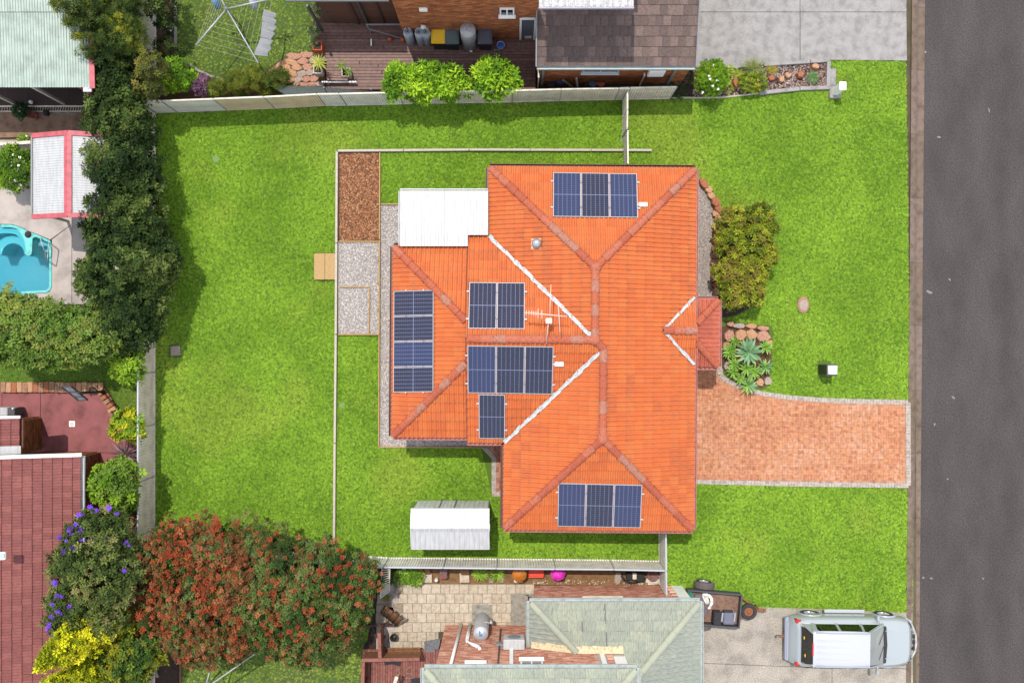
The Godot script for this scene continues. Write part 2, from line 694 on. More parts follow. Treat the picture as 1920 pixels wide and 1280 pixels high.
func road_strip(st: SurfaceTool, q: Array, tone: Array) -> void:
	for k in [0, 1, 2, 0, 2, 3]:
		st.set_color(tone[k])
		st.add_vertex(q[k])


func lawn(called: String, flat: Array, m: String, per_m2: float, tall: float, tones: Array, shift := 0.0) -> void:
	var pl := poly(flat)
	var st := tool_()
	prism(st, pl, -0.08, -0.004)
	structure(called, st, M[m])
	var xf := []
	var cols := []
	for p in scatter(pl, per_m2, HOLES):
		var s := rnd(0.42, 0.8)
		xf.append(Transform3D(Basis(Vector3.UP, rnd(0, TAU)).scaled(Vector3(s, s * tall, s)), Vector3(p.x, -0.006, p.y)))
		var w := blot.get_noise_2d(p.x * 0.9 + shift, p.y * 0.9) * 0.4 + 0.5 + rnd(-0.5, 0.5)
		var c: Color = tones[0].lerp(tones[1], clampf(w, 0, 1))
		var dry := blot.get_noise_2d(p.x * 0.5 + 60.0, p.y * 0.5) - 0.16
		if dry > 0.0:
			c = c.lerp(tones[2], clampf(dry * 0.8, 0, 0.25))
		cols.append(c * rnd(0.62, 1.38))
	stuff(many(self, "grass", tuft_mesh(), M["grass"], xf, cols))


var tuft: ArrayMesh

func tuft_mesh() -> ArrayMesh:
	if tuft:
		return tuft
	var st := tool_()
	for i in 8:
		var t := TAU * i / 8 + rnd(-0.3, 0.3)
		var o := Vector3(cos(t), 0, sin(t)) * rnd(0.0, 0.03)
		var d := Vector3(cos(t + 0.4), 0, sin(t + 0.4))
		var w := d.cross(Vector3.UP) * 0.009
		var tip := o + d * rnd(0.025, 0.06) + Vector3(0, rnd(0.02, 0.045), 0)
		face(st, [o + w, o - w, tip - w * 0.6, tip + w * 0.6], Vector3(0, 1, 0) - d * 0.3)
	tuft = done(st, null)
	return tuft


func lawns_and_beds() -> void:
	for h in [[942, 360, 1252, 360, 1252, 942, 971, 942, 971, 792, 775, 785, 775, 497, 942, 497],
			[632, 283, 713, 283, 713, 630, 632, 630], [710, 383, 752, 383, 752, 470, 740, 470, 740, 818, 890, 818, 905, 840, 710, 840],
			[1298, 688, 1348, 688, 1388, 720, 1430, 735, 1530, 746, 1710, 750, 1710, 916, 1298, 907],
			[1306, 330, 1350, 385, 1346, 420, 1456, 380, 1448, 480, 1420, 575, 1360, 600, 1450, 612, 1446, 690, 1430, 735, 1350, 700, 1350, 560, 1306, 560],
			[770, 940, 914, 940, 914, 1030, 770, 1030], [900, 830, 948, 830, 948, 932, 922, 932], [588, 474, 632, 474, 632, 525, 588, 525],
			[1495, 556, 1518, 556, 1518, 588, 1495, 588], [1532, 676, 1560, 676, 1560, 708, 1532, 708], [1556, 128, 1568, 128, 1568, 182, 1556, 182], [316, 645, 340, 645, 340, 670, 316, 670]]:
		HOLES.append(poly(h))
	lawn("lawn", [289, 209, 480, 203, 610, 196, 860, 191, 1000, 189, 1256, 183, 1350, 183, 1392, 178, 1425, 174, 1500, 167, 1560, 165, 1557, 113, 1699, 115, 1706, 640, 1711, 1149, 1430, 1141, 1300, 1133, 1238, 1100, 1238, 1052, 714, 1047, 640, 1042, 288, 1018], "lawn", 820.0, 1.0,
		[Color(0.082, 0.180, 0.012), Color(0.234, 0.390, 0.034), Color(0.31, 0.34, 0.055)])
	HOLES = []
	lawn("clothesline_lawn", [328, -20, 590, -20, 585, 95, 545, 100, 500, 130, 480, 160, 420, 150, 350, 120, 330, 85], "rough_lawn", 200.0, 1.0,
		[Color(0.09, 0.16, 0.02), Color(0.24, 0.32, 0.05), Color(0.34, 0.27, 0.08)], 30.0)
	lawn("lower_lawn", [338, 1195, 700, 1150, 690, 1190, 677, 1230, 677, 1300, 338, 1300], "rough_lawn", 200.0, 1.0,
		[Color(0.10, 0.17, 0.02), Color(0.27, 0.33, 0.05), Color(0.38, 0.30, 0.10)], 80.0)
	lawn("side_lawn", [-20, 640, 262, 640, 262, 790, 226, 800, 205, 745, 186, 718, 0, 716, -20, 716], "lawn", 220.0, 1.2,
		[Color(0.07, 0.15, 0.012), Color(0.16, 0.28, 0.03), Color(0.3, 0.28, 0.06)], 50.0)
	# plain yards that the crowns and roofs mostly cover
	sheet("upper_yard", [291, -120, 1010, -120, 1010, 166, 720, 182, 291, 200], -0.03, "soil")
	sheet("lower_yard", [288, 1045, 720, 1052, 720, 1330, 288, 1330], -0.03, "dark_soil")


func post_rail(st: SurfaceTool, a: Vector3, b: Vector3, h: float) -> void:
	beam(st, a + Vector3(0, h, 0), b + Vector3(0, h, 0), 0.055, 0.04)


func fence(called: String, label: String, base: Array, h: float, cols: Array, rail := "cream", along_rib := 0.095) -> Node3D:
	# base: posts on the ground; the sheets of each bay, its post and its rails are parts
	var o := thing(called, label, "fence", P(base[0], base[1]))
	var k := 0
	var last := base.size() / 2 - 1
	for i in last:
		var a := P(base[i * 2], base[i * 2 + 1])
		var b := P(base[i * 2 + 2], base[i * 2 + 3])
		var u := b - a
		var n := u.cross(Vector3.UP).normalized()
		var mid := (a + b) * 0.5
		if n.dot(mid) > 0.0:
			n = -n
		var c: String = cols[i % cols.size()]
		var hh := h + rnd(-0.012, 0.012)
		var st := tool_()
		ribs(st, a + Vector3(0, 0.03, 0), u, Vector3(0, hh - 0.05, 0), n, along_rib, 0.042)
		part(o, "fence_sheet", st, M[c])
		st = tool_()
		rbox(st, mid + Vector3(0, hh - 0.012, 0) + n * 0.008, Vector3(u.length() - 0.045, 0.05, 0.062), 0.012, along(u))
		part(o, "top_rail", st, M[rail])
		st = tool_()
		rbox(st, mid + Vector3(0, 0.05, 0) + n * 0.014, Vector3(u.length() - 0.05, 0.06, 0.045), 0.006, along(u))
		part(o, "bottom_rail", st, M[c])
		st = tool_()
		rbox(st, a + Vector3(0, h * 0.5 - 0.02, 0) + n * 0.012, Vector3(0.05, h + 0.02, 0.06), 0.006, along(u))
		part(o, "post", st, M["fence_post"])
		if i == last - 1:
			st = tool_()
			rbox(st, b + Vector3(0, h * 0.5 - 0.02, 0) + n * 0.012, Vector3(0.05, h + 0.02, 0.06), 0.006, along(u))
			part(o, "post", st, M["fence_post"])
	return o


func fences() -> void:
	var down := []
	var y := 211.0
	while y < 1320.0:
		down.append_array([290.0 - (y - 211.0) * 0.0012, y])
		y += 97.2
	fence("metal_fence", "long beige ribbed metal fence with blue capping left of the big lawn", down, 1.55, ["fence_beige", "fence_beige", "fence_beige"], "fence_blue")
	fence("metal_fence", "grey beige ribbed fence beside the clothesline yard, behind the dark trees at the top", [291, 206, 291, 110, 291, 12, 291, -86], 1.55, ["fence_grey"], "fence_beige")
	fence("metal_fence", "patched beige and grey ribbed fence with white capping below the dark timber deck", [292, 210, 332, 209, 425, 205.5, 515, 202, 610, 197, 650, 196.5, 755, 194, 860, 192, 960, 190.5, 1048, 188, 1152, 186, 1171, 185.5, 1255, 184], 1.55,
		["fence_grey", "fence_grey", "fence_tan", "fence_tan", "fence_grey", "fence_grey", "fence_cream", "fence_cream", "fence_cream", "fence_cream", "fence_cream", "fence_cream"], "cream")
	fence("metal_fence", "short cream fence across the grass above the orange roof, ending at a gate", [1169, 187, 1169, 222, 1168.5, 256], 1.3, ["fence_cream"], "cream")
	fence("metal_fence", "silver grey ribbed fence between the white shed's lawn and the square paved patio", [289, 1018, 390, 1025, 490, 1030, 575, 1035, 632, 1040, 728, 1046, 836, 1047, 932, 1048, 1037, 1049, 1143, 1050, 1237, 1052], 1.45, ["fence_grey", "fence_grey", "fence_grey"], "fence_blue")
	fence("metal_fence", "pale grey fence running down from the orange roof's lower corner to the brick garage", [1236.5, 985, 1237, 1051, 1238, 1096], 1.5, ["fence_grey"], "fence_blue")
	# the gate that closes the short fence against the house
	var g := thing("side_gate", "grey lilac metal gate between the short cream fence and the orange roof", "gate", P(1168, 262))
	var a := P(1168.5, 260)
	var b := P(1169, 318)
	var st := tool_()
	ribs(st, a + Vector3(0, 0.08, 0), b - a, Vector3(0, 1.1, 0), Vector3(-1, 0, 0), 0.1, 0.02)
	part(g, "gate_sheet", st, M["fence_grey"])
	st = tool_()
	for h in [0.1, 1.2]:
		beam(st, a + Vector3(0.02, h, 0), b + Vector3(0.02, h, 0), 0.04, 0.05)
	for p in [a, b]:
		tube(st, p + Vector3(0.02, 0, 0), p + Vector3(0.02, 1.26, 0), 0.025)
	part(g, "gate_frame", st, M["fence_beige"])
	st = tool_()
	tube(st, a + Vector3(-0.03, 0.95, 0.1), a + Vector3(-0.26, 1.0, 0.36), 0.016)
	tube(st, a + Vector3(-0.02, 0.95, 0.1), a + Vector3(0.05, 0.95, 0.1), 0.02)
	part(g, "gate_latch", st, M["mid_grey"])


# ---------------------------------------------------------------- tiled roofs

func tile_profile(kind: String, w: float) -> Array:
	if kind == "flat":
		return [[0.0, 0.0], [0.03, 0.012], [w * 0.1, 0.012], [w * 0.12, 0.0], [w * 0.55, 0.003], [w, 0.0]]
	if kind == "low":
		return [[0.0, 0.0], [w * 0.1, 0.014], [w * 0.2, 0.014], [w * 0.28, 0.0], [w * 0.5, 0.0], [w * 0.6, 0.014], [w * 0.7, 0.014], [w * 0.78, 0.0], [w, 0.0]]
	return [[0.0, 0.004], [w * 0.10, 0.0], [w * 0.16, 0.036], [w * 0.25, 0.05], [w * 0.34, 0.036], [w * 0.41, 0.002], [w * 0.60, 0.0], [w * 0.66, 0.036], [w * 0.75, 0.05], [w * 0.84, 0.036], [w * 0.91, 0.002], [w, 0.004]]


func prof_at(pr: Array, x: float) -> float:
	for i in pr.size() - 1:
		if x <= pr[i + 1][0] + 0.0001:
			return lerpf(pr[i][1], pr[i + 1][1], clampf((x - pr[i][0]) / maxf(0.0001, pr[i + 1][0] - pr[i][0]), 0, 1))
	return pr[-1][1]


func whole_tile(pr: Array, g: float, lift: float) -> ArrayMesh:   # x across, y out of the roof, -z up the slope
	var st := tool_()
	for i in pr.size() - 1:
		var a: Array = pr[i]
		var b: Array = pr[i + 1]
		face(st, [Vector3(a[0], a[1] + lift, 0), Vector3(b[0], b[1] + lift, 0), Vector3(b[0], b[1], -g), Vector3(a[0], a[1], -g)], Vector3.UP)
		face(st, [Vector3(a[0], a[1] + lift, 0), Vector3(b[0], b[1] + lift, 0), Vector3(b[0], -0.02, 0), Vector3(a[0], -0.02, 0)], Vector3(0, 0, 1))
	return done(st, null)


# one plane of a tiled roof: corners are [x, z] in the host's own plan, a is the eave's end the plane starts from, up the way it climbs
func tile_slope(host: Node3D, corners: Array, eave: Array, up: Vector2, h: float, pitch: float, tw: float, gauge: float, kind: String, mats: Array, tall := 0.03, tidy := 0.0) -> Array:
	var o := Vector3(eave[0], h, eave[1])
	var v := Vector3(up.x, pitch, up.y).normalized()
	var n := Vector3(-up.x * pitch, 1.0, -up.y * pitch).normalized()
	var u := v.cross(n)
	var flat := PackedVector2Array()
	var lo := Vector2(1e9, 1e9)
	var hi := -lo
	for c in corners:
		var p := Vector3(c[0], h + pitch * ((c[0] - eave[0]) * up.x + (c[1] - eave[1]) * up.y), c[1]) - o
		var q := Vector2(p.dot(u), p.dot(v))
		flat.append(q)
		lo = lo.min(q)
		hi = hi.max(q)
	var pr := tile_profile(kind, tw)
	var whole := whole_tile(pr, gauge, tall)
	var host_in := host.global_transform
	var row := 0
	var y := lo.y - 0.04
	while y < hi.y:
		var x := lo.x - fposmod(tidy * row, 1.0) * tw
		while x < hi.x:
			var rect := PackedVector2Array([Vector2(x, y), Vector2(x + tw, y), Vector2(x + tw, y + gauge), Vector2(x, y + gauge)])
			var inside := true
			for p in rect:
				var shrunk: Vector2 = p.lerp(Vector2(x + tw * 0.5, y + gauge * 0.5), 0.02)
				if not Geometry2D.is_point_in_polygon(shrunk, flat):
					inside = false
			var mesh: ArrayMesh = null
			if inside:
				mesh = whole
			else:
				var st := tool_()
				var some := false
				for i in pr.size() - 1:
					var strip := PackedVector2Array([Vector2(x + pr[i][0], y), Vector2(x + pr[i + 1][0], y), Vector2(x + pr[i + 1][0], y + gauge), Vector2(x + pr[i][0], y + gauge)])
					for bit in Geometry2D.intersect_polygons(strip, flat):
						if bit.size() < 3:
							continue
						var q := []
						for p in bit:
							q.append(Vector3(p.x - x, prof_at(pr, p.x - x) + tall * (1.0 - (p.y - y) / gauge), -(p.y - y)))
						face(st, q, Vector3.UP)
						some = true
					var m := Vector2(x + (pr[i][0] + pr[i + 1][0]) * 0.5, y + 0.002)
					if Geometry2D.is_point_in_polygon(m, flat):
						var a := Vector3(pr[i][0], pr[i][1] + tall, 0)
						var b := Vector3(pr[i + 1][0], pr[i + 1][1] + tall, 0)
						face(st, [a, b, Vector3(b.x, -0.02, 0), Vector3(a.x, -0.02, 0)], Vector3(0, 0, 1))
				if some:
					mesh = done(st, null)
			if mesh:
				var at := Transform3D(Basis(u, n, -v), o + u * (x + rnd(-0.003, 0.003)) + v * (y + rnd(-0.005, 0.005)) + n * (0.012 + rnd(0, 0.004)))
				var w: Vector3 = (host_in * at).origin
				var pick := clampf(blot.get_noise_3d(w.x * 1.7, w.y * 3.0, w.z * 1.7) * 0.55 + 0.5 + rnd(-0.28, 0.28), 0.0, 0.999)
				tiles.append({"host": host, "mesh": mesh, "at": at, "mat": mats[int(pick * mats.size())], "far": Vector2(w.x, w.z).length() + (2.0 if mesh != whole else 0.0)})
			x += tw
		y += gauge
		row += 1
	# the boarding below the tiles
	var st := tool_()
	var under := []
	for c in flat:
		under.append(o + u * c.x + v * c.y)
	var idx := Geometry2D.triangulate_polygon(flat)
	for i in range(0, idx.size(), 3):
		face(st, [under[idx[i]], under[idx[i + 1]], under[idx[i + 2]]], n)
	return [o, u, v, n, done(st, M["dark_brown"])]


func lay_tiles(host: Node3D, roof: Node3D, most := 300) -> void:   # the tiles nearest the middle of the view as parts, the rest as one
	tiles.sort_custom(func(a, b): return a.far < b.far)
	var rest := {}
	var k := 0
	for t in tiles:
		if k < most:
			part_mesh(roof, "roof_tile", t.mesh, t.at, t.mat)
		else:
			if not rest.has(t.mat):
				rest[t.mat] = tool_()
			rest[t.mat].append_from(t.mesh, 0, t.at)
		k += 1
	if rest.size():
		var am := ArrayMesh.new()
		for m in rest:
			rest[m].set_material(m)
			rest[m].commit(am)
		stuff(part_mesh(roof, "outer_roof_tiles", am))
	tiles = []


func cap_mesh(r: float, l: float) -> ArrayMesh:   # a half-round ridge tile along x, slightly wider at its far end
	var st := tool_()
	var n := 7
	for i in n:
		var a := PI * i / n
		var b := PI * (i + 1) / n
		var ra := r * 0.84
		var p := [Vector3(0, sin(a) * ra * 0.75, cos(a) * ra), Vector3(0, sin(b) * ra * 0.75, cos(b) * ra), Vector3(l, sin(b) * r * 0.75, cos(b) * r), Vector3(l, sin(a) * r * 0.75, cos(a) * r)]
		var out := Vector3(0, sin((a + b) * 0.5), cos((a + b) * 0.5))
		face(st, p, out)
		var q := [p[3], p[2], p[2] * Vector3(1, 0.86, 0.86), p[3] * Vector3(1, 0.86, 0.86)]
		face(st, q, Vector3(1, 0, 0))
	return done(st, null)


func ridge_line(roof: Node3D, a: Vector3, b: Vector3, mesh: ArrayMesh, l: float, mats: Array) -> void:
	var d := (b - a).normalized()
	var n := maxi(1, roundi(a.distance_to(b) / l))
	var step := a.distance_to(b) / n
	var f := along(d)
	for i in n:
		var at := Transform3D(f.scaled_local(Vector3(step / l * 1.04, rnd(0.96, 1.06), rnd(0.97, 1.04))), a + d * (step * i) + f.y * (0.01 + rnd(0, 0.006)))
		part_mesh(roof, "ridge_cap", mesh, at, mats[R.randi() % mats.size()])


func gutter(roof: Node3D, a: Vector3, b: Vector3, out: Vector3, m: Material) -> void:
	var st := tool_()
	var u := along(b - a)
	var mid := (a + b) * 0.5
	var l := a.distance_to(b)
	box(st, mid + out * 0.055 + Vector3(0, -0.085, 0), Vector3(l, 0.012, 0.11), u)
	rbox(st, mid + out * 0.113 + Vector3(0, -0.04, 0), Vector3(l, 0.10, 0.022), 0.006, u)
	box(st, mid + out * -0.005 + Vector3(0, -0.06, 0), Vector3(l, 0.10, 0.014), u)
	part_local(roof, "gutter", st, m)


func part_local(parent: Node3D, called: String, st: SurfaceTool, m: Material) -> MeshInstance3D:
	return part_mesh(parent, called, done(st, m))


func valley(roof: Node3D, a: Vector3, b: Vector3, n1: Vector3, n2: Vector3, w: float) -> void:
	var st := tool_()
	var d := (b - a).normalized()
	var s1 := d.cross(n1).normalized()
	var s2 := d.cross(n2).normalized()
	if s1.y < 0.0:
		s1 = -s1
	if s2.y < 0.0:
		s2 = -s2
	var up := Vector3(0, 0.072, 0)
	var n := maxi(2, roundi(a.distance_to(b) / 0.17))
	for i in n:
		var p := a.lerp(b, float(i) / n)
		var q := a.lerp(b, float(i + 1) / n)
		for s in [[s1, n1], [s2, n2]]:
			var side: Vector3 = s[0]
			var w0 := w * rnd(0.6, 1.2)
			face(st, [p + up, q + up, q + side * w0 + up, p + side * w0 + up], s[1])
	part_local(roof, "valley_flashing", st, M["valley"])


func main_house() -> void:
	mk("valley", col(222, 228, 232, 0.85), 0.5, "blot", V(0.6))
	var base := [[252, 131, 78], [250, 128, 75], [247, 129, 80], [252, 135, 82], [244, 124, 74], [236, 122, 78]]
	var ew := []
	var ns := []
	for i in base.size():
		var b: Array = base[i]
		ew.append(mk("tile_x%d" % i, col(b[0], b[1] * 1.80, b[2] * 2.45, 0.98), 0.75, "lichen", Vector3(0.35, 1, 1.9), "fine", V(1.4)))
		ns.append(mk("tile_z%d" % i, col(b[0], b[1] * 1.80, b[2] * 2.45, 0.98), 0.75, "lichen", Vector3(1.9, 1, 0.35), "fine", V(1.4)))
	var porch_m := [mk("tile_p", col(210, 108, 80), 0.75, "blot", Vector3(0.5, 1, 2.0)), mk("tile_p2", col(196, 98, 74), 0.75, "blot", Vector3(0.5, 1, 2.0))]
	var caps := [mk("cap_a", col(196, 100, 68), 0.8, "stain", V(1.1)), mk("cap_b", col(188, 94, 66), 0.8, "stain", V(1.2)), mk("cap_c", col(200, 112, 84), 0.8, "stain", V(1.0)), mk("cap_d", col(190, 128, 108), 0.85, "stain", V(1.0))]
	house = thing("brick_house", "orange tiled brick house with solar panels in the middle of the big lawn", "house", Vector3(0, 0, 0))
	house.rotation.y = -0.00785
	var h := 2.5
	var t := PITCH
	var tw := 0.318
	var ga := 0.345
	var roof := Node3D.new()
	put(roof, "roof", house)
	var bed := []
	var W := -0.835
	var E := 6.33
	var N := -6.054
	var S := 6.5
	var g := 0.05   # tiles stop short of the valleys
	bed.append(tile_slope(house, [[W, N], [E, N], [2.747, -2.474]], [W, N], Vector2(0, 1), h, t, tw, ga, "roll", ns, 0.042))
	bed.append(tile_slope(house, [[E, N], [E, -1.59 - g], [5.16 - g, -0.42], [E, 0.75 + g], [E, S], [3.045, 3.215], [3.045, 0.217], [2.747, -0.08], [2.747, -2.474]], [E, N], Vector2(-1, 0), h, t, tw, ga, "roll", ew, 0.042))
	bed.append(tile_slope(house, [[E, S], [-0.24, S], [3.045, 3.215]], [E, S], Vector2(0, -1), h, t, tw, ga, "roll", ns, 0.042))
	bed.append(tile_slope(house, [[-0.24, S], [-0.24, 3.5 + g], [3.045, 0.217 + g], [3.045, 3.215]], [-0.24, S], Vector2(1, 0), h, t, tw, ga, "roll", ew, 0.042))
	bed.append(tile_slope(house, [[-0.24 - g, 3.5], [-1.53, 3.5], [-1.53, -0.08], [2.747, -0.08], [3.045 - g, 0.217]], [-1.53, 3.5], Vector2(0, -1), h, t, tw, ga, "roll", ns, 0.042))
	bed.append(tile_slope(house, [[-1.53, -0.08], [-1.53, -3.66], [W - g, -3.66], [2.747 - g, -0.08]], [-1.53, -3.66], Vector2(0, 1), h, t, tw, ga, "roll", ns, 0.042))
	bed.append(tile_slope(house, [[W, -3.66 - g], [W, N], [2.747, -2.474], [2.747, -0.08 - g]], [W, N], Vector2(1, 0), h, t, tw, ga, "roll", ew, 0.042))
	bed.append(tile_slope(house, [[-4.14, -3.266], [-4.14, 3.33], [-1.53, 0.72], [-1.53, -0.656]], [-4.14, 3.33], Vector2(1, 0), h, t, tw, ga, "roll", ew, 0.042))
	bed.append(tile_slope(house, [[-4.14, -3.266], [-1.53, -3.266], [-1.53, -0.656]], [-4.14, -3.266], Vector2(0, 1), h, t, tw, ga, "roll", ns, 0.042))
	bed.append(tile_slope(house, [[-4.14, 3.33], [-1.53, 3.33], [-1.53, 0.72]], [-4.14, 3.33], Vector2(0, -1), h, t, tw, ga, "roll", ns, 0.042))
	bed.append(tile_slope(house, [[E, -1.59], [E, -0.42], [5.16, -0.42]], [E, -1.59], Vector2(0, 1), h, t, tw, ga, "roll", ns, 0.042))
	bed.append(tile_slope(house, [[E, 0.75], [E, -0.42], [5.16, -0.42]], [E, 0.75], Vector2(0, -1), h, t, tw, ga, "roll", ns, 0.042))
	# the porch's own lower hip
	var ph := 2.1
	bed.append(tile_slope(house, [[7.26, -1.52], [7.26, 0.825], [6.40, -0.035], [6.40, -0.66]], [7.26, 0.825], Vector2(-1, 0), ph, t, tw, ga, "roll", porch_m))
	bed.append(tile_slope(house, [[6.40, -1.52], [7.26, -1.52], [6.40, -0.66]], [6.40, -1.52], Vector2(0, 1), ph, t, tw, ga, "roll", porch_m))
	bed.append(tile_slope(house, [[7.26, 0.825], [6.40, 0.825], [6.40, -0.035]], [7.26, 0.825], Vector2(0, -1), ph, t, tw, ga, "roll", porch_m))
	for b in bed:
		part_mesh(roof, "roof_boarding", b[4])
	lay_tiles(house, roof)
	var hz := func(x: float, z: float, rise: float, base_h := 2.5) -> Vector3: return Vector3(x, base_h + rise * t + 0.03, z)
	var cm := cap_mesh(0.145, 0.42)
	var top1: Vector3 = hz.call(2.747, -2.474, 3.58)
	var top2: Vector3 = hz.call(2.747, -0.08, 3.58)
	var top3: Vector3 = hz.call(3.045, 0.217, 3.285)
	var top4: Vector3 = hz.call(3.045, 3.215, 3.285)
	for r in [[hz.call(W + 0.05, N + 0.05, 0.05), top1], [hz.call(E - 0.05, N + 0.05, 0.05), top1], [top1, top2], [top2, top3], [top3, top4], [hz.call(E - 0.05, S - 0.05, 0.05), top4], [hz.call(-0.19, S - 0.05, 0.05), top4],
			[hz.call(-1.5, -0.08, 3.58), top2], [hz.call(-4.1, -3.226, 0.04), hz.call(-1.55, -0.676, 2.59)], [hz.call(-4.1, 3.29, 0.04), hz.call(-1.55, 0.74, 2.59)], [hz.call(E - 0.02, -0.42, 1.17), hz.call(5.2, -0.42, 1.17)],
			[hz.call(7.24, -1.5, 0.02, ph), hz.call(6.42, -0.68, 0.84, ph)], [hz.call(7.24, 0.805, 0.02, ph), hz.call(6.42, -0.015, 0.84, ph)]]:
		ridge_line(roof, r[0], r[1], cm, 0.42, caps if r[0].y > 2.2 or r[1].y > 2.6 else [caps[0]])
	var joint := tool_(true)
	for p in [top1, top4, top2]:
		ball(joint, p + Vector3(0, 0.0, 0), Vector3(0.2, 0.14, 0.2), 10)
	part_local(roof, "ridge_junction", joint, caps[2])
	var nN := Vector3(0, 1, -t).normalized()
	var nS := Vector3(0, 1, t).normalized()
	var nE := Vector3(t, 1, 0).normalized()
	var nW := Vector3(-t, 1, 0).normalized()
	valley(roof, hz.call(W, -3.66, 0), hz.call(2.62, -0.2, 3.46), nN, nW, 0.075)
	valley(roof, hz.call(-0.24, 3.5, 0), hz.call(2.92, 0.34, 3.16), nS, nW, 0.075)
	valley(roof, hz.call(E, -1.59, 0), hz.call(5.2, -0.46, 1.13), nN, nE, 0.06)
	valley(roof, hz.call(E, 0.75, 0), hz.call(5.2, -0.38, 1.13), nS, nE, 0.06)
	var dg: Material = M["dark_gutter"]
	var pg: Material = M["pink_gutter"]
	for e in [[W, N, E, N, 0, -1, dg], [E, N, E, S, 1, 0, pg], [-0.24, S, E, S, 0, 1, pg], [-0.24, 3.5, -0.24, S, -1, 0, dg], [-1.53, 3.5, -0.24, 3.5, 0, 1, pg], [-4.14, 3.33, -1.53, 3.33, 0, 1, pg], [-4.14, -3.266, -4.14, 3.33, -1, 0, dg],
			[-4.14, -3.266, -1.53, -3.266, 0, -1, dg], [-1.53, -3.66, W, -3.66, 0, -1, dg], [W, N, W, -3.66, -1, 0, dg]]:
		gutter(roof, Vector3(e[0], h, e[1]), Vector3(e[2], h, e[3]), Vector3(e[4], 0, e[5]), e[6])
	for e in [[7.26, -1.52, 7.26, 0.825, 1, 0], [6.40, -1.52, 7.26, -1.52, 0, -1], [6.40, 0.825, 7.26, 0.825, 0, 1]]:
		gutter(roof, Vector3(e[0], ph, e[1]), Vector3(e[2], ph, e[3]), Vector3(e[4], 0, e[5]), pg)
	# the small upright gable where the wide wing overlaps the hipped end
	var st := tool_()
	var gz := [[-3.66, 0.0], [-0.08, 3.58], [3.5, 0.0]]
	slab3(st, [Vector3(-1.5, h - 0.15, gz[0][0]), Vector3(-1.5, h + 3.56 * t, -0.08), Vector3(-1.5, h - 0.15, gz[2][0])], 0.04, Vector3(-1, 0, 0))
	for s in [[-3.66, -0.08], [3.5, -0.08]]:
		beam(st, Vector3(-1.535, h - 0.03, s[0]), Vector3(-1.535, h + 3.58 * t - 0.03, s[1]), 0.03, 0.16)
	part_local(roof, "gable_board", st, M["dark_gutter"])
	st = tool_()
	slab3(st, [Vector3(E - 0.02, h - 0.02, -1.55), Vector3(E - 0.02, h + 1.14 * t, -0.42), Vector3(E - 0.02, h - 0.02, 0.71)], 0.03, Vector3(1, 0, 0))
	part_local(roof, "porch_gable_board", st, M["cream"])
	# walls and eave linings
	st = tool_()
	prism(st, PackedVector2Array([Vector2(-0.35, -5.6), Vector2(5.85, -5.6), Vector2(5.85, 6.05), Vector2(0.22, 6.05), Vector2(0.22, 3.05), Vector2(-3.7, 2.9), Vector2(-3.7, -2.85), Vector2(-0.35, -2.85)]), -0.1, 2.42)
	part_local(house, "wall", st, mk("house_wall", col(176, 112, 84), 0.9, "stain", V(0.6)))
	st = tool_()
	for q in [[-0.35, N, 5.85, -5.6], [5.85, N, E, S], [-0.24, 6.05, 5.85, S], [-0.24, 3.5, 0.22, 6.05], [-1.53, 3.05, -0.24, 3.5], [-4.14, 2.9, -1.53, 3.33], [-4.14, -2.85, -3.7, 2.9], [-4.14, -3.266, W, -2.85], [W, N, -0.35, -3.3], [6.35, -1.5, 7.24, 0.8]]:
		var y := 2.40 if q[0] < 6.3 else 2.0
		box(st, Vector3((q[0] + q[2]) * 0.5, y, (q[1] + q[3]) * 0.5), Vector3(absf(q[2] - q[0]), 0.02, absf(q[3] - q[1])))
	part_local(house, "eave_lining", st, M["cream"])
	st = tool_()
	tube(st, Vector3(7.1, 0, 0.68), Vector3(7.1, 2.05, 0.68), 0.05)
	tube(st, Vector3(7.1, 0, -1.38), Vector3(7.1, 2.05, -1.38), 0.05)
	part_local(house, "porch_post", st, M["cream"])
	st = tool_()
	box(st, Vector3(5.87, 1.05, -0.4), Vector3(0.05, 2.05, 0.95))
	part_local(house, "front_door", st, M["brown_paint"])
	for w in [[5.865, -4.2, 0], [5.865, -2.6, 0], [5.865, 3.8, 0]]:
		st = tool_()
		box(st, Vector3(w[0], 1.5, w[1]), Vector3(0.05, 1.2, 1.1))
		var win := part_local(house, "window", st, M["white"])
		st = tool_()
		for z in [-0.26, 0.26]:
			box(st, Vector3(w[0] + 0.02, 1.5, w[1] + z), Vector3(0.03, 1.08, 0.46))
		part_local(win, "pane", st, M["glass"])
	# things fixed to the roof
	var vp := on_slope(1006, 457, Vector3(W, h, N), nW)
	var vent := thing("roof_vent", "silver dome vent on a pale square on the upper left roof slope", "vent", vp)
	st = tool_()
	rbox(st, vp + nW * 0.045, Vector3(0.36, 0.02, 0.36), 0.006, along(Vector3(0, 0, -1), nW))
	part(vent, "flashing", st, mk("pale_lead", col(216, 190, 160), 0.7))
	st = tool_(true)
	lathe(st, vp, [[0.10, 0.0], [0.11, 0.12], [0.155, 0.15], [0.165, 0.20], [0.13, 0.27], [0.07, 0.31], [0.0, 0.325]], 18)
	part(vent, "dome", st, M["steel"])
	antenna()


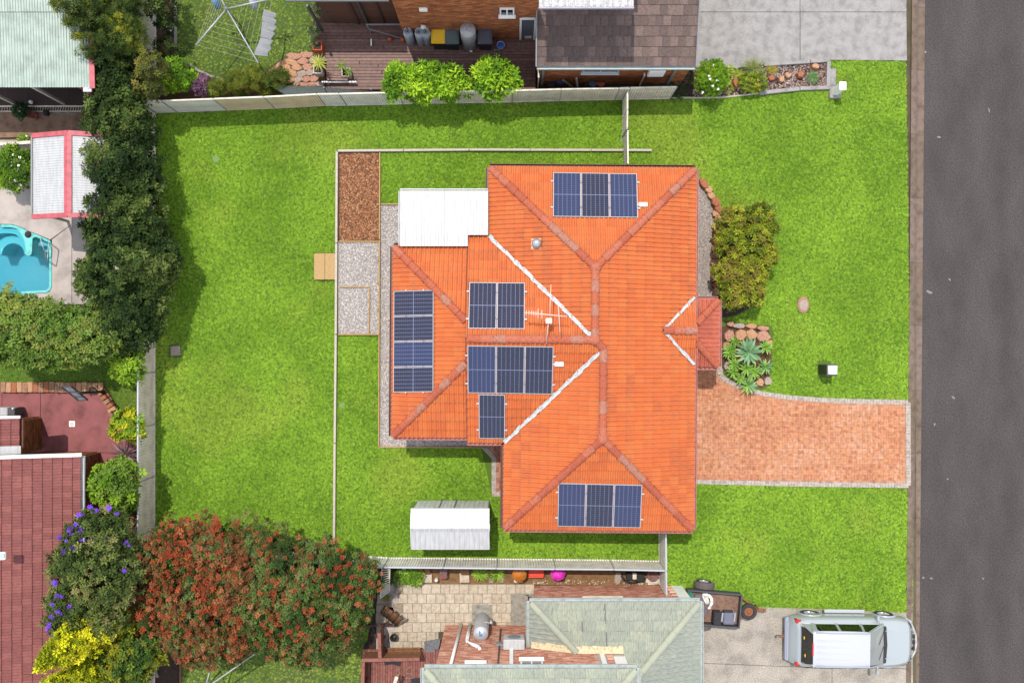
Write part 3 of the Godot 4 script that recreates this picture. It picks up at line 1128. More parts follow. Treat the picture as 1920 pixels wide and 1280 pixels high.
func antenna() -> void:
	var aerial: Material = mk("aerial_metal", col(236, 214, 204), 0.5)
	var n := Vector3(0, 1, -PITCH).normalized()
	var foot := on_slope(1027, 600, Vector3(-1.53, 2.5, -3.66), n)
	var a := thing("television_aerial", "thin metal television aerial on a mast beside the two upright solar panels", "aerial", foot)
	var top := foot + Vector3(0, 1.0, 0)
	var st := tool_(true)
	tube(st, foot, top + Vector3(0, 0.1, 0), 0.025)
	part(a, "mast", st, aerial)
	var q := func(px: float, py: float) -> Vector3: return P(px, py, top.y)
	st = tool_(true)
	tube(st, q.call(984, 586), q.call(1064, 593), 0.02, 6)
	part(a, "boom", st, aerial)
	for e in [[987, 582, 591, 0], [992, 582, 591, 0], [997, 582, 591, 0], [1001, 583, 592, 0], [1005, 583, 593, 0], [1009, 578, 598, 0], [1016, 581, 597, 0], [1031, 533, 589, 2], [1050, 562, 622, -4]]:
		st = tool_(true)
		tube(st, q.call(e[0] + e[3], e[1]) + Vector3(0, 0.02, 0), q.call(e[0], e[2]) + Vector3(0, 0.02, 0), 0.014, 5)
		part(a, "element", st, aerial)
	st = tool_()
	rbox(st, q.call(1029.5, 601) + Vector3(0, -0.15, 0), Vector3(0.2, 0.16, 0.17), 0.02)
	part(a, "amplifier_box", st, M["white"])
	st = tool_(true)
	var stay := on_slope(1021, 646, Vector3(-1.53, 2.5, -0.08), Vector3.UP)
	tube(st, top + Vector3(0, -0.1, 0), Vector3(stay.x, 2.5 + 3.58 * PITCH + 0.1, stay.z * 0.9), 0.016, 5)
	part(a, "stay", st, aerial)


func solar() -> void:
	var h := 2.5
	var hb := house.global_transform
	var slopes := {
		"N": [hb * Vector3(-0.835, h, -6.054), hb.basis * Vector3(0, 1, -PITCH).normalized()], "S": [hb * Vector3(6.33, h, 6.5), hb.basis * Vector3(0, 1, PITCH).normalized()],
		"WS": [hb * Vector3(-1.53, h, 3.5), hb.basis * Vector3(0, 1, PITCH).normalized()], "WN": [hb * Vector3(-1.53, h, -3.66), hb.basis * Vector3(0, 1, -PITCH).normalized()],
		"W": [hb * Vector3(-4.14, h, 3.33), hb.basis * Vector3(-PITCH, 1, 0).normalized()]}
	# corners in the survey plan: upper left, upper right, lower right, lower left; panels across, panels down; where the wide cell rows run
	var sets := [
		["N", [1037, 322.5, 1195, 325, 1197, 408, 1036.5, 406], 3, 1, "three on the roof slope nearest the top fence"],
		["W", [737.5, 545, 813, 543, 812.5, 735, 736.5, 736], 1, 4, "four stacked down the left hipped end"],
		["WN", [879.5, 528.5, 984.5, 529.5, 984, 617, 877.5, 616], 2, 1, "two beside the television aerial"],
		["WS", [876, 647.5, 1038.5, 649.5, 1036, 739.5, 876.5, 737], 3, 1, "three just below the left ridge"],
		["WS", [897, 739, 947.5, 740, 947, 823, 897.5, 822.5], 1, 1, "lone one below the three"],
		["S", [1046.5, 905.5, 1205, 909, 1201.5, 990, 1045, 987], 3, 1, "three on the roof slope nearest the white shed"]]
	var where := {1: ["single"], 2: ["left", "right"], 3: ["left", "middle", "right"], 4: ["top", "second", "third", "bottom"]}
	for s in sets:
		var o: Vector3 = slopes[s[0]][0]
		var n: Vector3 = slopes[s[0]][1]
		var c := []
		for i in 4:
			c.append(on_slope(s[1][i * 2], s[1][i * 2 + 1], o + n * 0.11, n))
		var across: int = s[2]
		var down: int = s[3]
		for i in across:
			for j in down:
				var q := []
				for k in [[0, 0], [1, 0], [1, 1], [0, 1]]:
					var fx = (i + k[0]) / float(across)
					var fy = (j + k[1]) / float(down)
					q.append(c[0].lerp(c[1], fx).lerp(c[3].lerp(c[2], fx), fy))
				var count := across * down
				var pos: String = where[count][i if across > 1 else j]
				var lab: String = "dark blue solar panel, the %s" % s[4] if count == 1 else "dark blue solar panel, %s of the %s" % [pos, s[4]]
				solar_panel(q, n, lab, s[0] == "W", i == 0, i == across - 1)
	# white isolator boxes
	for b in [[1206, 383.5, "N", "beside the upper three solar panels"], [1048.5, 682.5, "WS", "beside the three solar panels below the left ridge"]]:
		var o: Vector3 = slopes[b[2]][0]
		var n: Vector3 = slopes[b[2]][1]
		var p := on_slope(b[0], b[1], o + n * 0.1, n)
		var t := thing("isolator_box", "small white electrical box " + b[3], "switch box", p)
		var st := tool_()
		rbox(st, p, Vector3(0.30, 0.09, 0.15), 0.015, along(Vector3(1, 0, 0), n))
		part(t, "case", st, M["white"])
		st = tool_(true)
		tube(st, p + Vector3(-0.15, -0.01, 0), p + Vector3(-0.24, -0.03, 0), 0.02)
		part(t, "conduit", st, M["white"])


func solar_panel(q: Array, n: Vector3, label: String, wide: bool, first: bool, last: bool) -> void:
	var mid: Vector3 = (q[0] + q[1] + q[2] + q[3]) * 0.25
	var o := thing("solar_panel", label, "solar panel", mid, "solar panels on the orange roof")
	var at := func(fx: float, fy: float, up := 0.0) -> Vector3: return q[0].lerp(q[1], fx).lerp(q[3].lerp(q[2], fx), fy) + n * up
	var w: float = q[0].distance_to(q[1])
	var l: float = q[0].distance_to(q[3])
	var gx := 0.012 / w
	var gy := 0.012 / l
	var fx := 0.03 / w
	var fy := 0.03 / l
	var st := tool_()
	for r in [[gx, gy, 1.0 - gx, fy], [gx, 1.0 - fy, 1.0 - gx, 1.0 - gy], [gx, fy, fx, 1.0 - fy], [1.0 - fx, fy, 1.0 - gx, 1.0 - fy]]:
		slab3(st, [at.call(r[0], r[1]), at.call(r[2], r[1]), at.call(r[2], r[3]), at.call(r[0], r[3])], 0.04, n)
	part(o, "frame", st, M["alu"])
	st = tool_()
	slab3(st, [at.call(fx, fy, -0.008), at.call(1.0 - fx, fy, -0.008), at.call(1.0 - fx, 1.0 - fy, -0.008), at.call(fx, 1.0 - fy, -0.008)], 0.02, n)
	part(o, "backsheet", st, M["backsheet"])
	var m: String = ["cells", "cells", "cells_b", "cells_c"][R.randi() % 4]
	for half in 2:
		var a0 := fx if wide and half == 0 else (0.5 + 0.012 / w if wide else fx)
		var a1 := (0.5 - 0.012 / w if half == 0 else 1.0 - fx) if wide else 1.0 - fx
		var b0 := fy if wide or half == 0 else 0.5 + 0.012 / l
		var b1 := 1.0 - fy if wide or half == 1 else 0.5 - 0.012 / l
		var nx := 10 if wide else 6
		var ny := 6 if wide else 10
		var cx := (a1 - a0) / nx
		var cy := (b1 - b0) / ny
		st = tool_()
		for i in nx:
			for j in ny:
				var mx := (0.003 if wide else 0.007) / w
				var my := (0.007 if wide else 0.003) / l
				face(st, [at.call(a0 + cx * i + mx, b0 + cy * j + my, -0.003), at.call(a0 + cx * (i + 1) - mx, b0 + cy * j + my, -0.003), at.call(a0 + cx * (i + 1) - mx, b0 + cy * (j + 1) - my, -0.003), at.call(a0 + cx * i + mx, b0 + cy * (j + 1) - my, -0.003)], n)
		stuff(part(o, "cell_block", st, M[m]))
	st = tool_()
	var ends := []
	if wide:
		ends = [[0.32, 0.0], [0.32, 1.0], [0.75, 0.0], [0.75, 1.0]]
	else:
		ends = [[0.0, 0.22], [1.0, 0.22], [0.0, 0.78], [1.0, 0.78]]
	for e in ends:
		var out := 0.02
		if not wide and ((e[0] == 0.0 and first) or (e[0] == 1.0 and last)):
			out = 0.055
		var p: Vector3 = at.call(e[0], e[1], 0.006)
		rbox(st, p + (p - mid).normalized() * (out - 0.02), Vector3(0.05 + out, 0.03, 0.05), 0.006, along(q[1] - q[0] if not wide else q[3] - q[0], n))
	part(o, "clamp", st, M["alu"])


# ---------------------------------------------------------------- pieces of garden

func pebble() -> ArrayMesh:
	var st := tool_()
	var p := [Vector3(1, 0.1, 0.2), Vector3(0.3, 0, 1), Vector3(-0.8, 0.1, 0.6), Vector3(-0.9, 0, -0.5), Vector3(0.2, 0.1, -1), Vector3(0.1, 0.65, 0.05)]
	for i in 5:
		face(st, [p[i], p[(i + 1) % 5], p[5]], p[i] + p[(i + 1) % 5] + Vector3(0, 1, 0))
	return done(st, null)


func chips(called: String, flat: Array, h: float, per_m2: float, size: float, tones: Array, holes := [], stretch := 1.0) -> void:
	var xf := []
	var cols := []
	for p in scatter(poly(flat), per_m2, holes):
		var s := size * rnd(0.55, 1.4)
		xf.append(Transform3D(Basis(Vector3.UP, rnd(0, TAU)).scaled_local(Vector3(s * stretch, s * 0.8, s)), Vector3(p.x, h, p.y)))
		cols.append(tones[R.randi() % tones.size()] * rnd(0.7, 1.3))
	stuff(many(self, called, pebble(), M["stones"], xf, cols))


func plank(parent: Node3D, called: String, a: Vector3, b: Vector3, w: float, h: float, m: String) -> MeshInstance3D:
	var st := tool_()
	rbox(st, (a + b) * 0.5, Vector3(a.distance_to(b), h, w), 0.008, along(b - a))
	return part(parent, called, st, M[m])


func edging(called: String, label: String, px: Array, w: float, h: float, m: String, piece: float) -> Node3D:
	var o := thing(called, label, "edging", P(px[0], px[1]))
	for i in px.size() / 2 - 1:
		var a := P(px[i * 2], px[i * 2 + 1])
		var b := P(px[i * 2 + 2], px[i * 2 + 3])
		var n := maxi(1, roundi(a.distance_to(b) / piece))
		for k in n:
			var p := a.lerp(b, (k + 0.004) / n)
			var q := a.lerp(b, (k + 0.996) / n)
			var y := h * 0.5 - 0.06 + rnd(-0.006, 0.006)
			plank(o, "edging_board", p + Vector3(0, y, 0), q + Vector3(0, y, 0), w, h + 0.12, m)
	return o


func stone(st: SurfaceTool, ring: PackedVector2Array, y0: float, y1: float) -> void:   # an uneven slab: chamfered top, sloping sides
	var c := Vector2.ZERO
	for p in ring:
		c += p / ring.size()
	var top := []
	for p in ring:
		top.append(Vector3(lerpf(p.x, c.x, 0.13), y1 + rnd(-0.015, 0.015), lerpf(p.y, c.y, 0.13)))
	var mid := Vector3(c.x, y1 + 0.012, c.y)
	for i in ring.size():
		var j := (i + 1) % ring.size()
		var out := Vector3(ring[i].x + ring[j].x - 2 * c.x, 0, ring[i].y + ring[j].y - 2 * c.y)
		face(st, [mid, top[i], top[j]], Vector3.UP)
		var e0 := Vector3(ring[i].x, lerpf(y0, y1, 0.75), ring[i].y)
		var e1 := Vector3(ring[j].x, lerpf(y0, y1, 0.75), ring[j].y)
		face(st, [top[i], top[j], e1, e0], out.normalized() + Vector3.UP)
		face(st, [e0, e1, Vector3(e1.x, y0, e1.z), Vector3(e0.x, y0, e0.z)], out)


func ring_at(c: Vector2, rx: float, ry: float, turn: float, n := 7, wob := 0.18) -> PackedVector2Array:
	var out := PackedVector2Array()
	for i in n:
		var t := TAU * (i + rnd(-0.2, 0.2)) / n
		out.append(c + Vector2(cos(t) * rx, sin(t) * ry).rotated(turn) * rnd(1.0 - wob, 1.0 + wob))
	return out


func main_yard() -> void:
	# bark bed and gravel strips left of the house
	sheet("bark_bed", [635, 286, 712, 286, 712, 453, 635, 453], 0.03, "soil")
	chips("bark_chips", [637, 288, 710, 288, 710, 451, 637, 451], 0.03, 900.0, 0.022, [Color(0.16, 0.068, 0.033), Color(0.22, 0.095, 0.048), Color(0.11, 0.048, 0.025), Color(0.30, 0.16, 0.085)], [], 1.9)
	var greys := [Color(0.34, 0.31, 0.295), Color(0.27, 0.25, 0.245), Color(0.40, 0.36, 0.34), Color(0.20, 0.185, 0.19), Color(0.44, 0.41, 0.39)]
	sheet("gravel_bed", [634, 453, 712, 453, 712, 627, 634, 627], 0.03, "gravel_base")
	chips("gravel", [635, 455, 710, 455, 710, 625, 635, 625], 0.03, 1100.0, 0.019, greys)
	var path := [713, 384, 750, 384, 752, 470, 745, 470, 745, 812, 890, 812, 905, 838, 712, 838]
	sheet("gravel_path", path, 0.0, "gravel_base")
	chips("gravel", path, 0.0, 1100.0, 0.019, greys)
	edging("retaining_edge", "long weathered white timber edge running down the lawn left of the house", [632.5, 285, 630.5, 627, 628.5, 830, 627, 1042], 0.085, 0.16, "pine_grey", 2.9)
	edging("retaining_edge", "weathered white timber edge running across the lawn above the house", [634, 283.5, 880, 281.5, 1222, 282.5], 0.085, 0.14, "pine_grey", 2.4)
	edging("timber_edging", "new yellow pine edge between the bark bed and the gravel path", [712.5, 286, 711.8, 450, 711.2, 627, 710.5, 838], 0.05, 0.10, "pine", 2.4)
	edging("timber_edging", "new pine edge along the foot of the gravel path", [711, 838, 810, 838, 906, 838.5], 0.05, 0.07, "pine", 2.4)
	edging("timber_edging", "pine board between the bark bed and the wide gravel square", [635, 453, 711, 453], 0.045, 0.10, "pine", 2.0)
	edging("timber_edging", "pine board across the middle of the gravel square", [636, 538, 694, 538], 0.045, 0.09, "pine", 2.0)
	edging("timber_edging", "pine board running down inside the lower gravel square", [693, 539, 692, 626], 0.045, 0.09, "pine", 2.0)
	edging("timber_edging", "pine board closing the gravel square at its foot", [634, 627, 711, 627], 0.05, 0.10, "pine", 2.0)
	edging("timber_edging", "short pine board closing the gravel path beside the white patio roof", [714, 383, 750, 383], 0.05, 0.07, "pine", 2.0)
	for y in [303, 384, 432, 488, 531, 580]:
		var st := tool_()
		rbox(st, P(708.8, y) + Vector3(0, 0.06, 0), Vector3(0.07, 0.14, 0.07), 0.008)
		var lab: String = {303: "small pine peg beside the bark bed's upper corner", 384: "small pine peg beside the bark bed at the path's end board", 432: "small pine peg beside the bark bed's lower corner", 488: "small pine peg beside the upper gravel square", 531: "small pine peg beside the gravel square at its cross board", 580: "small pine peg beside the lower gravel square"}[y]
		single("edging_peg", st, M["pine"], lab, "peg", "pine pegs along the gravel edging")
	# timber landing
	var land := thing("timber_landing", "small new pine landing on the lawn beside the gravel square", "landing", P(610, 500))
	for i in 2:
		plank(land, "plank", P(600 + 20.5 * i, 475.5) + Vector3(0, 0.12, 0), P(600 + 20.5 * i, 524.5) + Vector3(0, 0.12, 0), 0.40, 0.05, "pine")
	for y in [482, 518]:
		plank(land, "bearer", P(590, y) + Vector3(0, 0.045, 0), P(630, y) + Vector3(0, 0.045, 0), 0.07, 0.09, "pine")
	# white patio roof on posts
	var pr := thing("patio_roof", "white ribbed patio roof against the orange roof's left side", "patio cover", P(832, 408))
	var h := 2.72
	for b in [[750, 791, 461.5], [791, 833, 461.5], [833, 877.5, 461.5], [877.5, 915.5, 440.5]]:
		var a := P(b[0], 357, h)
		var st := tool_()
		ribs(st, a + Vector3(0.004, -0.03, 0), Vector3(P(b[1], 357, h).x - a.x - 0.004, 0, 0), Vector3(0, 0.04, P(750, b[2], h).z - a.z), Vector3.UP, 0.098, 0.024)
		part(pr, "roof_sheet", st, M["white_metal"])
	var st := tool_()
	rbox(st, P(832, 356, h) + Vector3(0, -0.06, -0.03), Vector3(3.05, 0.1, 0.05), 0.01)
	rbox(st, P(749, 409, h) + Vector3(-0.02, -0.06, 0), Vector3(0.04, 0.1, 1.9), 0.01)
	part(pr, "fascia", st, M["white_metal"])
	for p in [[756, 366], [905, 366]]:
		st = tool_()
		var q := P(p[0], p[1], h)
		rbox(st, Vector3(q.x, 1.32, q.z), Vector3(0.09, 2.64, 0.09), 0.01)
		part(pr, "post", st, M["white_metal"])
	sheet("patio_slab", [752, 384, 905, 384, 905, 470, 752, 470], 0.03, "concrete")
	# white shed
	shed()
	# hot water tank half under the eave
	st = tool_(true)
	var tp := P(825, 812.5, 1.35)
	tp.y = 0.0
	lathe(st, tp, [[0.25, 0.0], [0.26, 0.04], [0.26, 1.30], [0.245, 1.345], [0.0, 1.37]], 22)
	single("hot_water_tank", st, mk("tank_blue", col(206, 214, 226), 0.4), "pale blue round water tank half hidden under the house's lower left eave", "water tank")
	# side path of pale edging and red paving by the lower left wall
	sheet("side_path", [902, 832, 950, 832, 950, 931, 922, 931, 922, 860], 0.006, "mortar")
	var o := thing("paved_path", "short red paved path with pale border tucked under the house's lower left eave", "path", P(936, 890))
	brick_bed(o, [925, 835, 948, 835, 948, 922, 931, 922, 931, 857], 0.006, 0.2, [Color(0.33, 0.15, 0.10), Color(0.28, 0.12, 0.085), Color(0.38, 0.19, 0.13)])
	border(o, [903, 834, 926, 858, 926, 926, 946, 926], 0.006, 0.17)
	# small things on the lawn
	st = tool_()
	stone(st, PackedVector2Array([P2(319, 649), P2(337, 648), P2(338, 666), P2(320, 667)]), -0.02, 0.03)
	single("stepping_stone", st, M["rock_grey"], "square grey slab sunk in the lawn near the left fence", "slab")
	for s in [[641, 760, 0.12, "pale round patch cover in the grass beside the long timber edge"], [404, 298, 0.14, "small pale cover in the grass of the upper left lawn"]]:
		st = tool_(true)
		lathe(st, P(s[0], s[1]), [[s[2], -0.02], [s[2], 0.008], [s[2] * 0.85, 0.016], [0.0, 0.018]], 14)
		single("drain_cover", st, mk("cover_green" + str(s[0]), col(150, 186, 110), 0.9, "speck", V(3)), s[3], "drain cover")


func shed() -> void:
	var x0 := -3.52
	var x1 := -0.86
	var z0 := 5.97
	var z1 := 7.30
	var zr := 6.56
	var hn := 1.93
	var hs := 1.88
	var hr := 2.14
	var o := thing("garden_shed", "white ribbed metal garden shed on the lawn below the orange roof", "shed", Vector3((x0 + x1) * 0.5, 0, (z0 + z1) * 0.5))
	var st := tool_()
	var wall: Material = mk("shed_wall", col(250, 250, 255), 0.45, "blot", V(0.4))
	for w in [[x0, z1, x1 - x0, 0.0, 0, 1], [x0, z0, 0.0, z1 - z0, -1, 0], [x1, z0, 0.0, z1 - z0, 1, 0], [x0, z0, 0.9, 0.0, 0, -1], [x0 + 1.44, z0, 1.22, 0.0, 0, -1]]:
		ribs(st, Vector3(w[0], 0.02, w[1]), Vector3(w[2], 0, w[3]), Vector3(0, 1.86, 0), Vector3(w[4], 0, w[5]), 0.165, 0.014)
	part(o, "wall", st, wall)
	st = tool_()
	ribs(st, Vector3(x0 + 0.9, 0.03, z0 - 0.01), Vector3(0.54, 0, 0), Vector3(0, 1.82, 0), Vector3(0, 0, -1), 0.135, 0.014)
	part(o, "door", st, wall)
	st = tool_()
	for x in [x0 + 0.9, x0 + 1.44]:
		box(st, Vector3(x, 0.95, z0 - 0.02), Vector3(0.03, 1.86, 0.05))
	part(o, "door_channel", st, M["mid_grey"])
	for s in [[z0 - 0.06, hn, zr], [z1 + 0.06, hs, zr]]:
		st = tool_()
		var v := Vector3(0, hr - s[1], s[2] - s[0])
		ribs(st, Vector3(x0 - 0.05, s[1], s[0]), Vector3(x1 - x0 + 0.1, 0, 0), v, Vector3(0, 1, 0), 0.172, 0.016)
		var pnl := part(o, "roof_panel", st, M["white_metal"])
		st = tool_()
		rbox(st, Vector3((x0 + x1) * 0.5, s[1] - 0.02, s[0]), Vector3(x1 - x0 + 0.12, 0.06, 0.03), 0.008)
		part(pnl, "eave_trim", st, M["white_metal"])
	st = tool_()
	for s in [[-0.15, -0.035, 0.0, 0.03], [0.0, 0.03, 0.09, -0.02]]:
		slab3(st, [Vector3(x0 - 0.06, hr + s[1], zr + s[0]), Vector3(x1 + 0.08, hr + s[1], zr + s[0]), Vector3(x1 + 0.08, hr + s[3], zr + s[2]), Vector3(x0 - 0.06, hr + s[3], zr + s[2])], 0.012, Vector3(0, s[2] - s[0], s[1] - s[3]))
	box(st, Vector3((x0 + x1) * 0.5 + 0.01, hr - 0.01, zr + 0.095), Vector3(x1 - x0 + 0.14, 0.05, 0.012))
	part(o, "ridge_cap", st, M["white_metal"])
	for x in [x0 - 0.05, x1 + 0.05]:
		st = tool_()
		beam(st, Vector3(x, hn, z0 - 0.05), Vector3(x, hr, zr), 0.02, 0.06)
		beam(st, Vector3(x, hs, z1 + 0.05), Vector3(x, hr, zr), 0.02, 0.06)
		part(o, "barge_trim", st, wall)


func brick_bed(o: Node3D, flat: Array, h: float, cell: float, tones: Array) -> void:   # a basket weave of pavers, joined: too small to pick apart
	var pl := poly(flat)
	var lo := pl[0]
	var hi := pl[0]
	for p in pl:
		lo = lo.min(p)
		hi = hi.max(p)
	var st := tool_()
	var nx := int((hi.x - lo.x) / cell) + 1
	var nz := int((hi.y - lo.y) / cell) + 1
	for i in nx:
		for j in nz:
			for k in 2:
				var flip := (i + j) % 2 == 0
				var c := lo + Vector2(i + (0.25 + 0.5 * k if flip else 0.5), j + (0.5 if flip else 0.25 + 0.5 * k)) * cell
				if not Geometry2D.is_point_in_polygon(c, pl):
					continue
				var s := Vector2(cell * 0.5, cell) if flip else Vector2(cell, cell * 0.5)
				s -= V2(0.008)
				var w := clampf(blot.get_noise_2d(c.x * 1.3, c.y * 1.3) * 0.6 + 0.5 + rnd(-0.3, 0.3), 0, 0.999)
				var t: Color = tones[int(w * tones.size())] * rnd(0.93, 1.07)
				st.set_color(t)
				var y := h + 0.010 + rnd(-0.0015, 0.0025)
				var a := Vector3(c.x - s.x * 0.5, y, c.y - s.y * 0.5)
				var q := [a, a + Vector3(s.x, 0, 0), a + Vector3(s.x, 0, s.y), a + Vector3(0, 0, s.y)]
				face(st, q, Vector3.UP)
				for e in 4:
					var b0: Vector3 = q[e]
					var b1: Vector3 = q[(e + 1) % 4]
					var out := (b0 + b1) * 0.5 - Vector3(c.x, y, c.y)
					face(st, [b0, b1, b1 + out.normalized() * 0.004 - Vector3(0, 0.012, 0), b0 + out.normalized() * 0.004 - Vector3(0, 0.012, 0)], out)
	stuff(part(o, "paving_bricks", st, M["paving"]))


func V2(s: float) -> Vector2:
	return Vector2(s, s)


func border(o: Node3D, px: Array, h: float, w: float) -> void:   # a course of pale bricks laid across the edge, joined
	var st := tool_()
	for i in px.size() / 2 - 1:
		var a := P(px[i * 2], px[i * 2 + 1])
		var b := P(px[i * 2 + 2], px[i * 2 + 3])
		var n := maxi(1, roundi(a.distance_to(b) / 0.108))
		var f := along(b - a)
		for k in n:
			var t := rnd(0.96, 1.04)
			st.set_color(Color(0.345, 0.305, 0.275) * t)
			rbox(st, a.lerp(b, (k + 0.5) / n) + Vector3(0, h - 0.01 + rnd(0, 0.004), 0), Vector3(a.distance_to(b) / n - 0.006, 0.06, w), 0.004, f)
	stuff(part(o, "border_bricks", st, M["paving"]))


func front_garden() -> void:
	# driveway
	var edge := [1297, 690, 1346, 690, 1346, 702, 1360, 712, 1386, 724, 1430, 737, 1480, 743, 1540, 748, 1600, 750, 1707, 752, 1709, 915, 1500, 912, 1297, 907]
	sheet("driveway", edge, 0.006, "mortar")
	var dr := thing("paved_driveway", "orange pink brick driveway with pale border from the house to the kerb", "driveway", P(1500, 830))
	brick_bed(dr, [1297, 690, 1341, 690, 1342, 704, 1356, 716, 1384, 729, 1428, 742, 1480, 749, 1540, 754, 1600, 756, 1697, 758, 1698, 905, 1500, 902, 1297, 898], 0.006, 0.2,
		[Color(0.365, 0.160, 0.092), Color(0.405, 0.184, 0.104), Color(0.425, 0.198, 0.110), Color(0.415, 0.208, 0.128), Color(0.44, 0.230, 0.150)])
	border(dr, [1349, 640, 1349, 690, 1351, 702, 1362, 712.5, 1388, 725, 1430, 738, 1480, 745, 1540, 750, 1600, 752, 1703, 754, 1704, 910, 1500, 907.5, 1297, 902.5], 0.006, 0.18)
	# gravel beside the wall and stones that hold the bed
	sheet("gravel_bed", [1302, 335, 1312, 342, 1336, 385, 1340, 420, 1340, 560, 1302, 560], 0.006, "gravel_base")
	chips("gravel", [1302, 338, 1310, 346, 1332, 390, 1336, 420, 1336, 560, 1302, 560], 0.006, 1200.0, 0.019, [Color(0.30, 0.26, 0.235), Color(0.24, 0.205, 0.185), Color(0.36, 0.31, 0.28), Color(0.17, 0.15, 0.14)])
	sheet("front_bed", [1336, 385, 1352, 392, 1380, 390, 1440, 385, 1450, 430, 1446, 500, 1420, 570, 1380, 590, 1352, 596, 1344, 560, 1340, 420], 0.01, "dark_soil")
	sheet("agave_bed", [1353, 612, 1440, 612, 1447, 640, 1446, 700, 1436, 728, 1400, 722, 1362, 700, 1354, 690], 0.01, "soil")
	sheet("porch_path", [1296, 560, 1352, 560, 1356, 700, 1296, 700], 0.002, "concrete_b")
	var wall := thing("rock_wall", "curved wall of tan boulders between the gravel strip and the clipped bush", "rock wall", P(1330, 400))
	for s in [[1318, 346, 11, 7, 0.9], [1327, 357, 8, 7, 0.8], [1332, 368, 9, 7, 0.9], [1340, 380, 9, 8, 0.8], [1345, 391, 9, 7, 0.9], [1341, 402, 9, 6, 0.7], [1345, 412, 8, 8, 0.3], [1341, 424, 8, 7, 0.2], [1342, 438, 8, 8, 0], [1340, 452, 7, 7, 0.2], [1341, 466, 8, 8, 0],
			[1339, 480, 8, 7, 0], [1339, 494, 8, 8, 0.2], [1338, 508, 7, 7, 0.1], [1339, 521, 8, 8, 0.2], [1340, 534, 7, 6, 0], [1341, 546, 7, 8, 0]]:
		var st := tool_()
		stone(st, ring_at(P2(s[0], s[1]), s[2] * 0.0205, s[3] * 0.0205, s[4]), -0.03, rnd(0.18, 0.34))
		part(wall, "stone", st, M[["rock_tan", "rock_red", "rock_pink", "rock_tan"][R.randi() % 4]])
	var wall2 := thing("rock_wall", "low wall of broad flat pink boulders above the spiky agave plants", "rock wall", P(1400, 628))
	for s in [[1368, 607, 7, 5, 0], [1385, 611, 12, 5, 0], [1408, 611, 12, 5, 0.1], [1430, 616, 12, 5, 0.1], [1366, 630, 10, 11, 0], [1388, 629, 11, 11, 0.1], [1408, 627, 11, 10, 0.1], [1431, 630, 13, 11, 0.2], [1441, 645, 7, 9, 0.3], [1362, 648, 8, 7, 0], [1424, 716, 9, 7, 0.2], [1438, 714, 8, 8, 0.1], [1363, 685, 7, 8, 0.2]]:
		var st := tool_()
		stone(st, ring_at(P2(s[0], s[1]), s[2] * 0.0205, s[3] * 0.0205, s[4]), -0.03, rnd(0.12, 0.24))
		part(wall2, "stone", st, M[["rock_pink", "rock_tan", "rock_pink", "rock_grey"][R.randi() % 4]])
	# letter box and tap cover in the lawn
	var lb := thing("letter_box", "grey letter box with a curved white lid standing alone on the front lawn", "letter box", P(1543, 692))
	var st := tool_()
	rbox(st, P(1543, 692) + Vector3(0, 0.42, 0), Vector3(0.34, 0.86, 0.36), 0.02)
	part(lb, "pillar", st, M["black"])
	st = tool_()
	rbox(st, P(1543, 692) + Vector3(0.03, 0.88, 0), Vector3(0.38, 0.06, 0.44), 0.01)
	part(lb, "cap_stone", st, M["dark_grey"])
	st = tool_(true)
	for i in 6:
		var a := PI * i / 6
		var b := PI * (i + 1) / 6
		var c := P(1543, 692) + Vector3(0.05, 0.91, 0)
		var r := 0.155
		var q := [c + Vector3(cos(a) * r * 1.1, sin(a) * r, -0.16), c + Vector3(cos(b) * r * 1.1, sin(b) * r, -0.16), c + Vector3(cos(b) * r * 1.1, sin(b) * r, 0.16), c + Vector3(cos(a) * r * 1.1, sin(a) * r, 0.16)]
		face(st, q, Vector3(cos((a + b) * 0.5), sin((a + b) * 0.5), 0))
		face(st, [c + Vector3(0, 0, -0.16), q[0], q[1]], Vector3(0, 0, -1))
		face(st, [c + Vector3(0, 0, 0.16), q[3], q[2]], Vector3(0, 0, 1))
	part(lb, "lid", st, M["white"])
	var tc := thing("tap_cover", "round pinkish concrete service cover in the front lawn", "service cover", P(1507, 571))
	st = tool_(true)
	lathe(st, P(1507, 571), [[0.25, -0.03], [0.25, 0.0], [0.21, 0.02], [0.0, 0.022]], 18, Basis().scaled(Vector3(0.9, 1, 1.3)))
	part(tc, "collar", st, mk("worn_earth", col(206, 160, 128), 0.95, "speck", V(3)))
	st = tool_()
	stone(st, ring_at(P2(1507, 572), 0.17, 0.21, 0, 9, 0.05), 0.0, 0.035)
	part(tc, "lid", st, M["rock_grey"])
	# street corner bed of the upper neighbour
	sheet("rockery_bed", [1285, 183, 1300, 128, 1380, 132, 1440, 120, 1556, 115, 1557, 166, 1425, 176, 1350, 184], 0.01, "dark_soil")
	chips("mulch", [1300, 130, 1380, 134, 1440, 122, 1553, 118, 1553, 162, 1425, 172, 1350, 182, 1300, 182], 0.01, 500.0, 0.03, [Color(0.13, 0.085, 0.075), Color(0.2, 0.15, 0.14), Color(0.3, 0.26, 0.26), Color(0.08, 0.06, 0.055), Color(0.27, 0.15, 0.11)])
	var kb := thing("garden_kerb", "white masonry kerb framing the rockery bed at the concrete drive's corner", "kerb", P(1550, 140))
	for e in [[1432, 122, 1518, 116.5], [1519, 116.5, 1555, 113.5], [1553, 115, 1551.5, 166], [1424, 175.5, 1498, 167.5], [1499, 167, 1556, 165]]:
		var a := P(e[0], e[1])
		var b := P(e[2], e[3])
		st = tool_()
		rbox(st, (a + b) * 0.5 + Vector3(0, 0.05, 0), Vector3(a.distance_to(b), 0.16, 0.14), 0.012, along(b - a))
		part(kb, "kerb_block", st, M["concrete"])
	st = tool_()
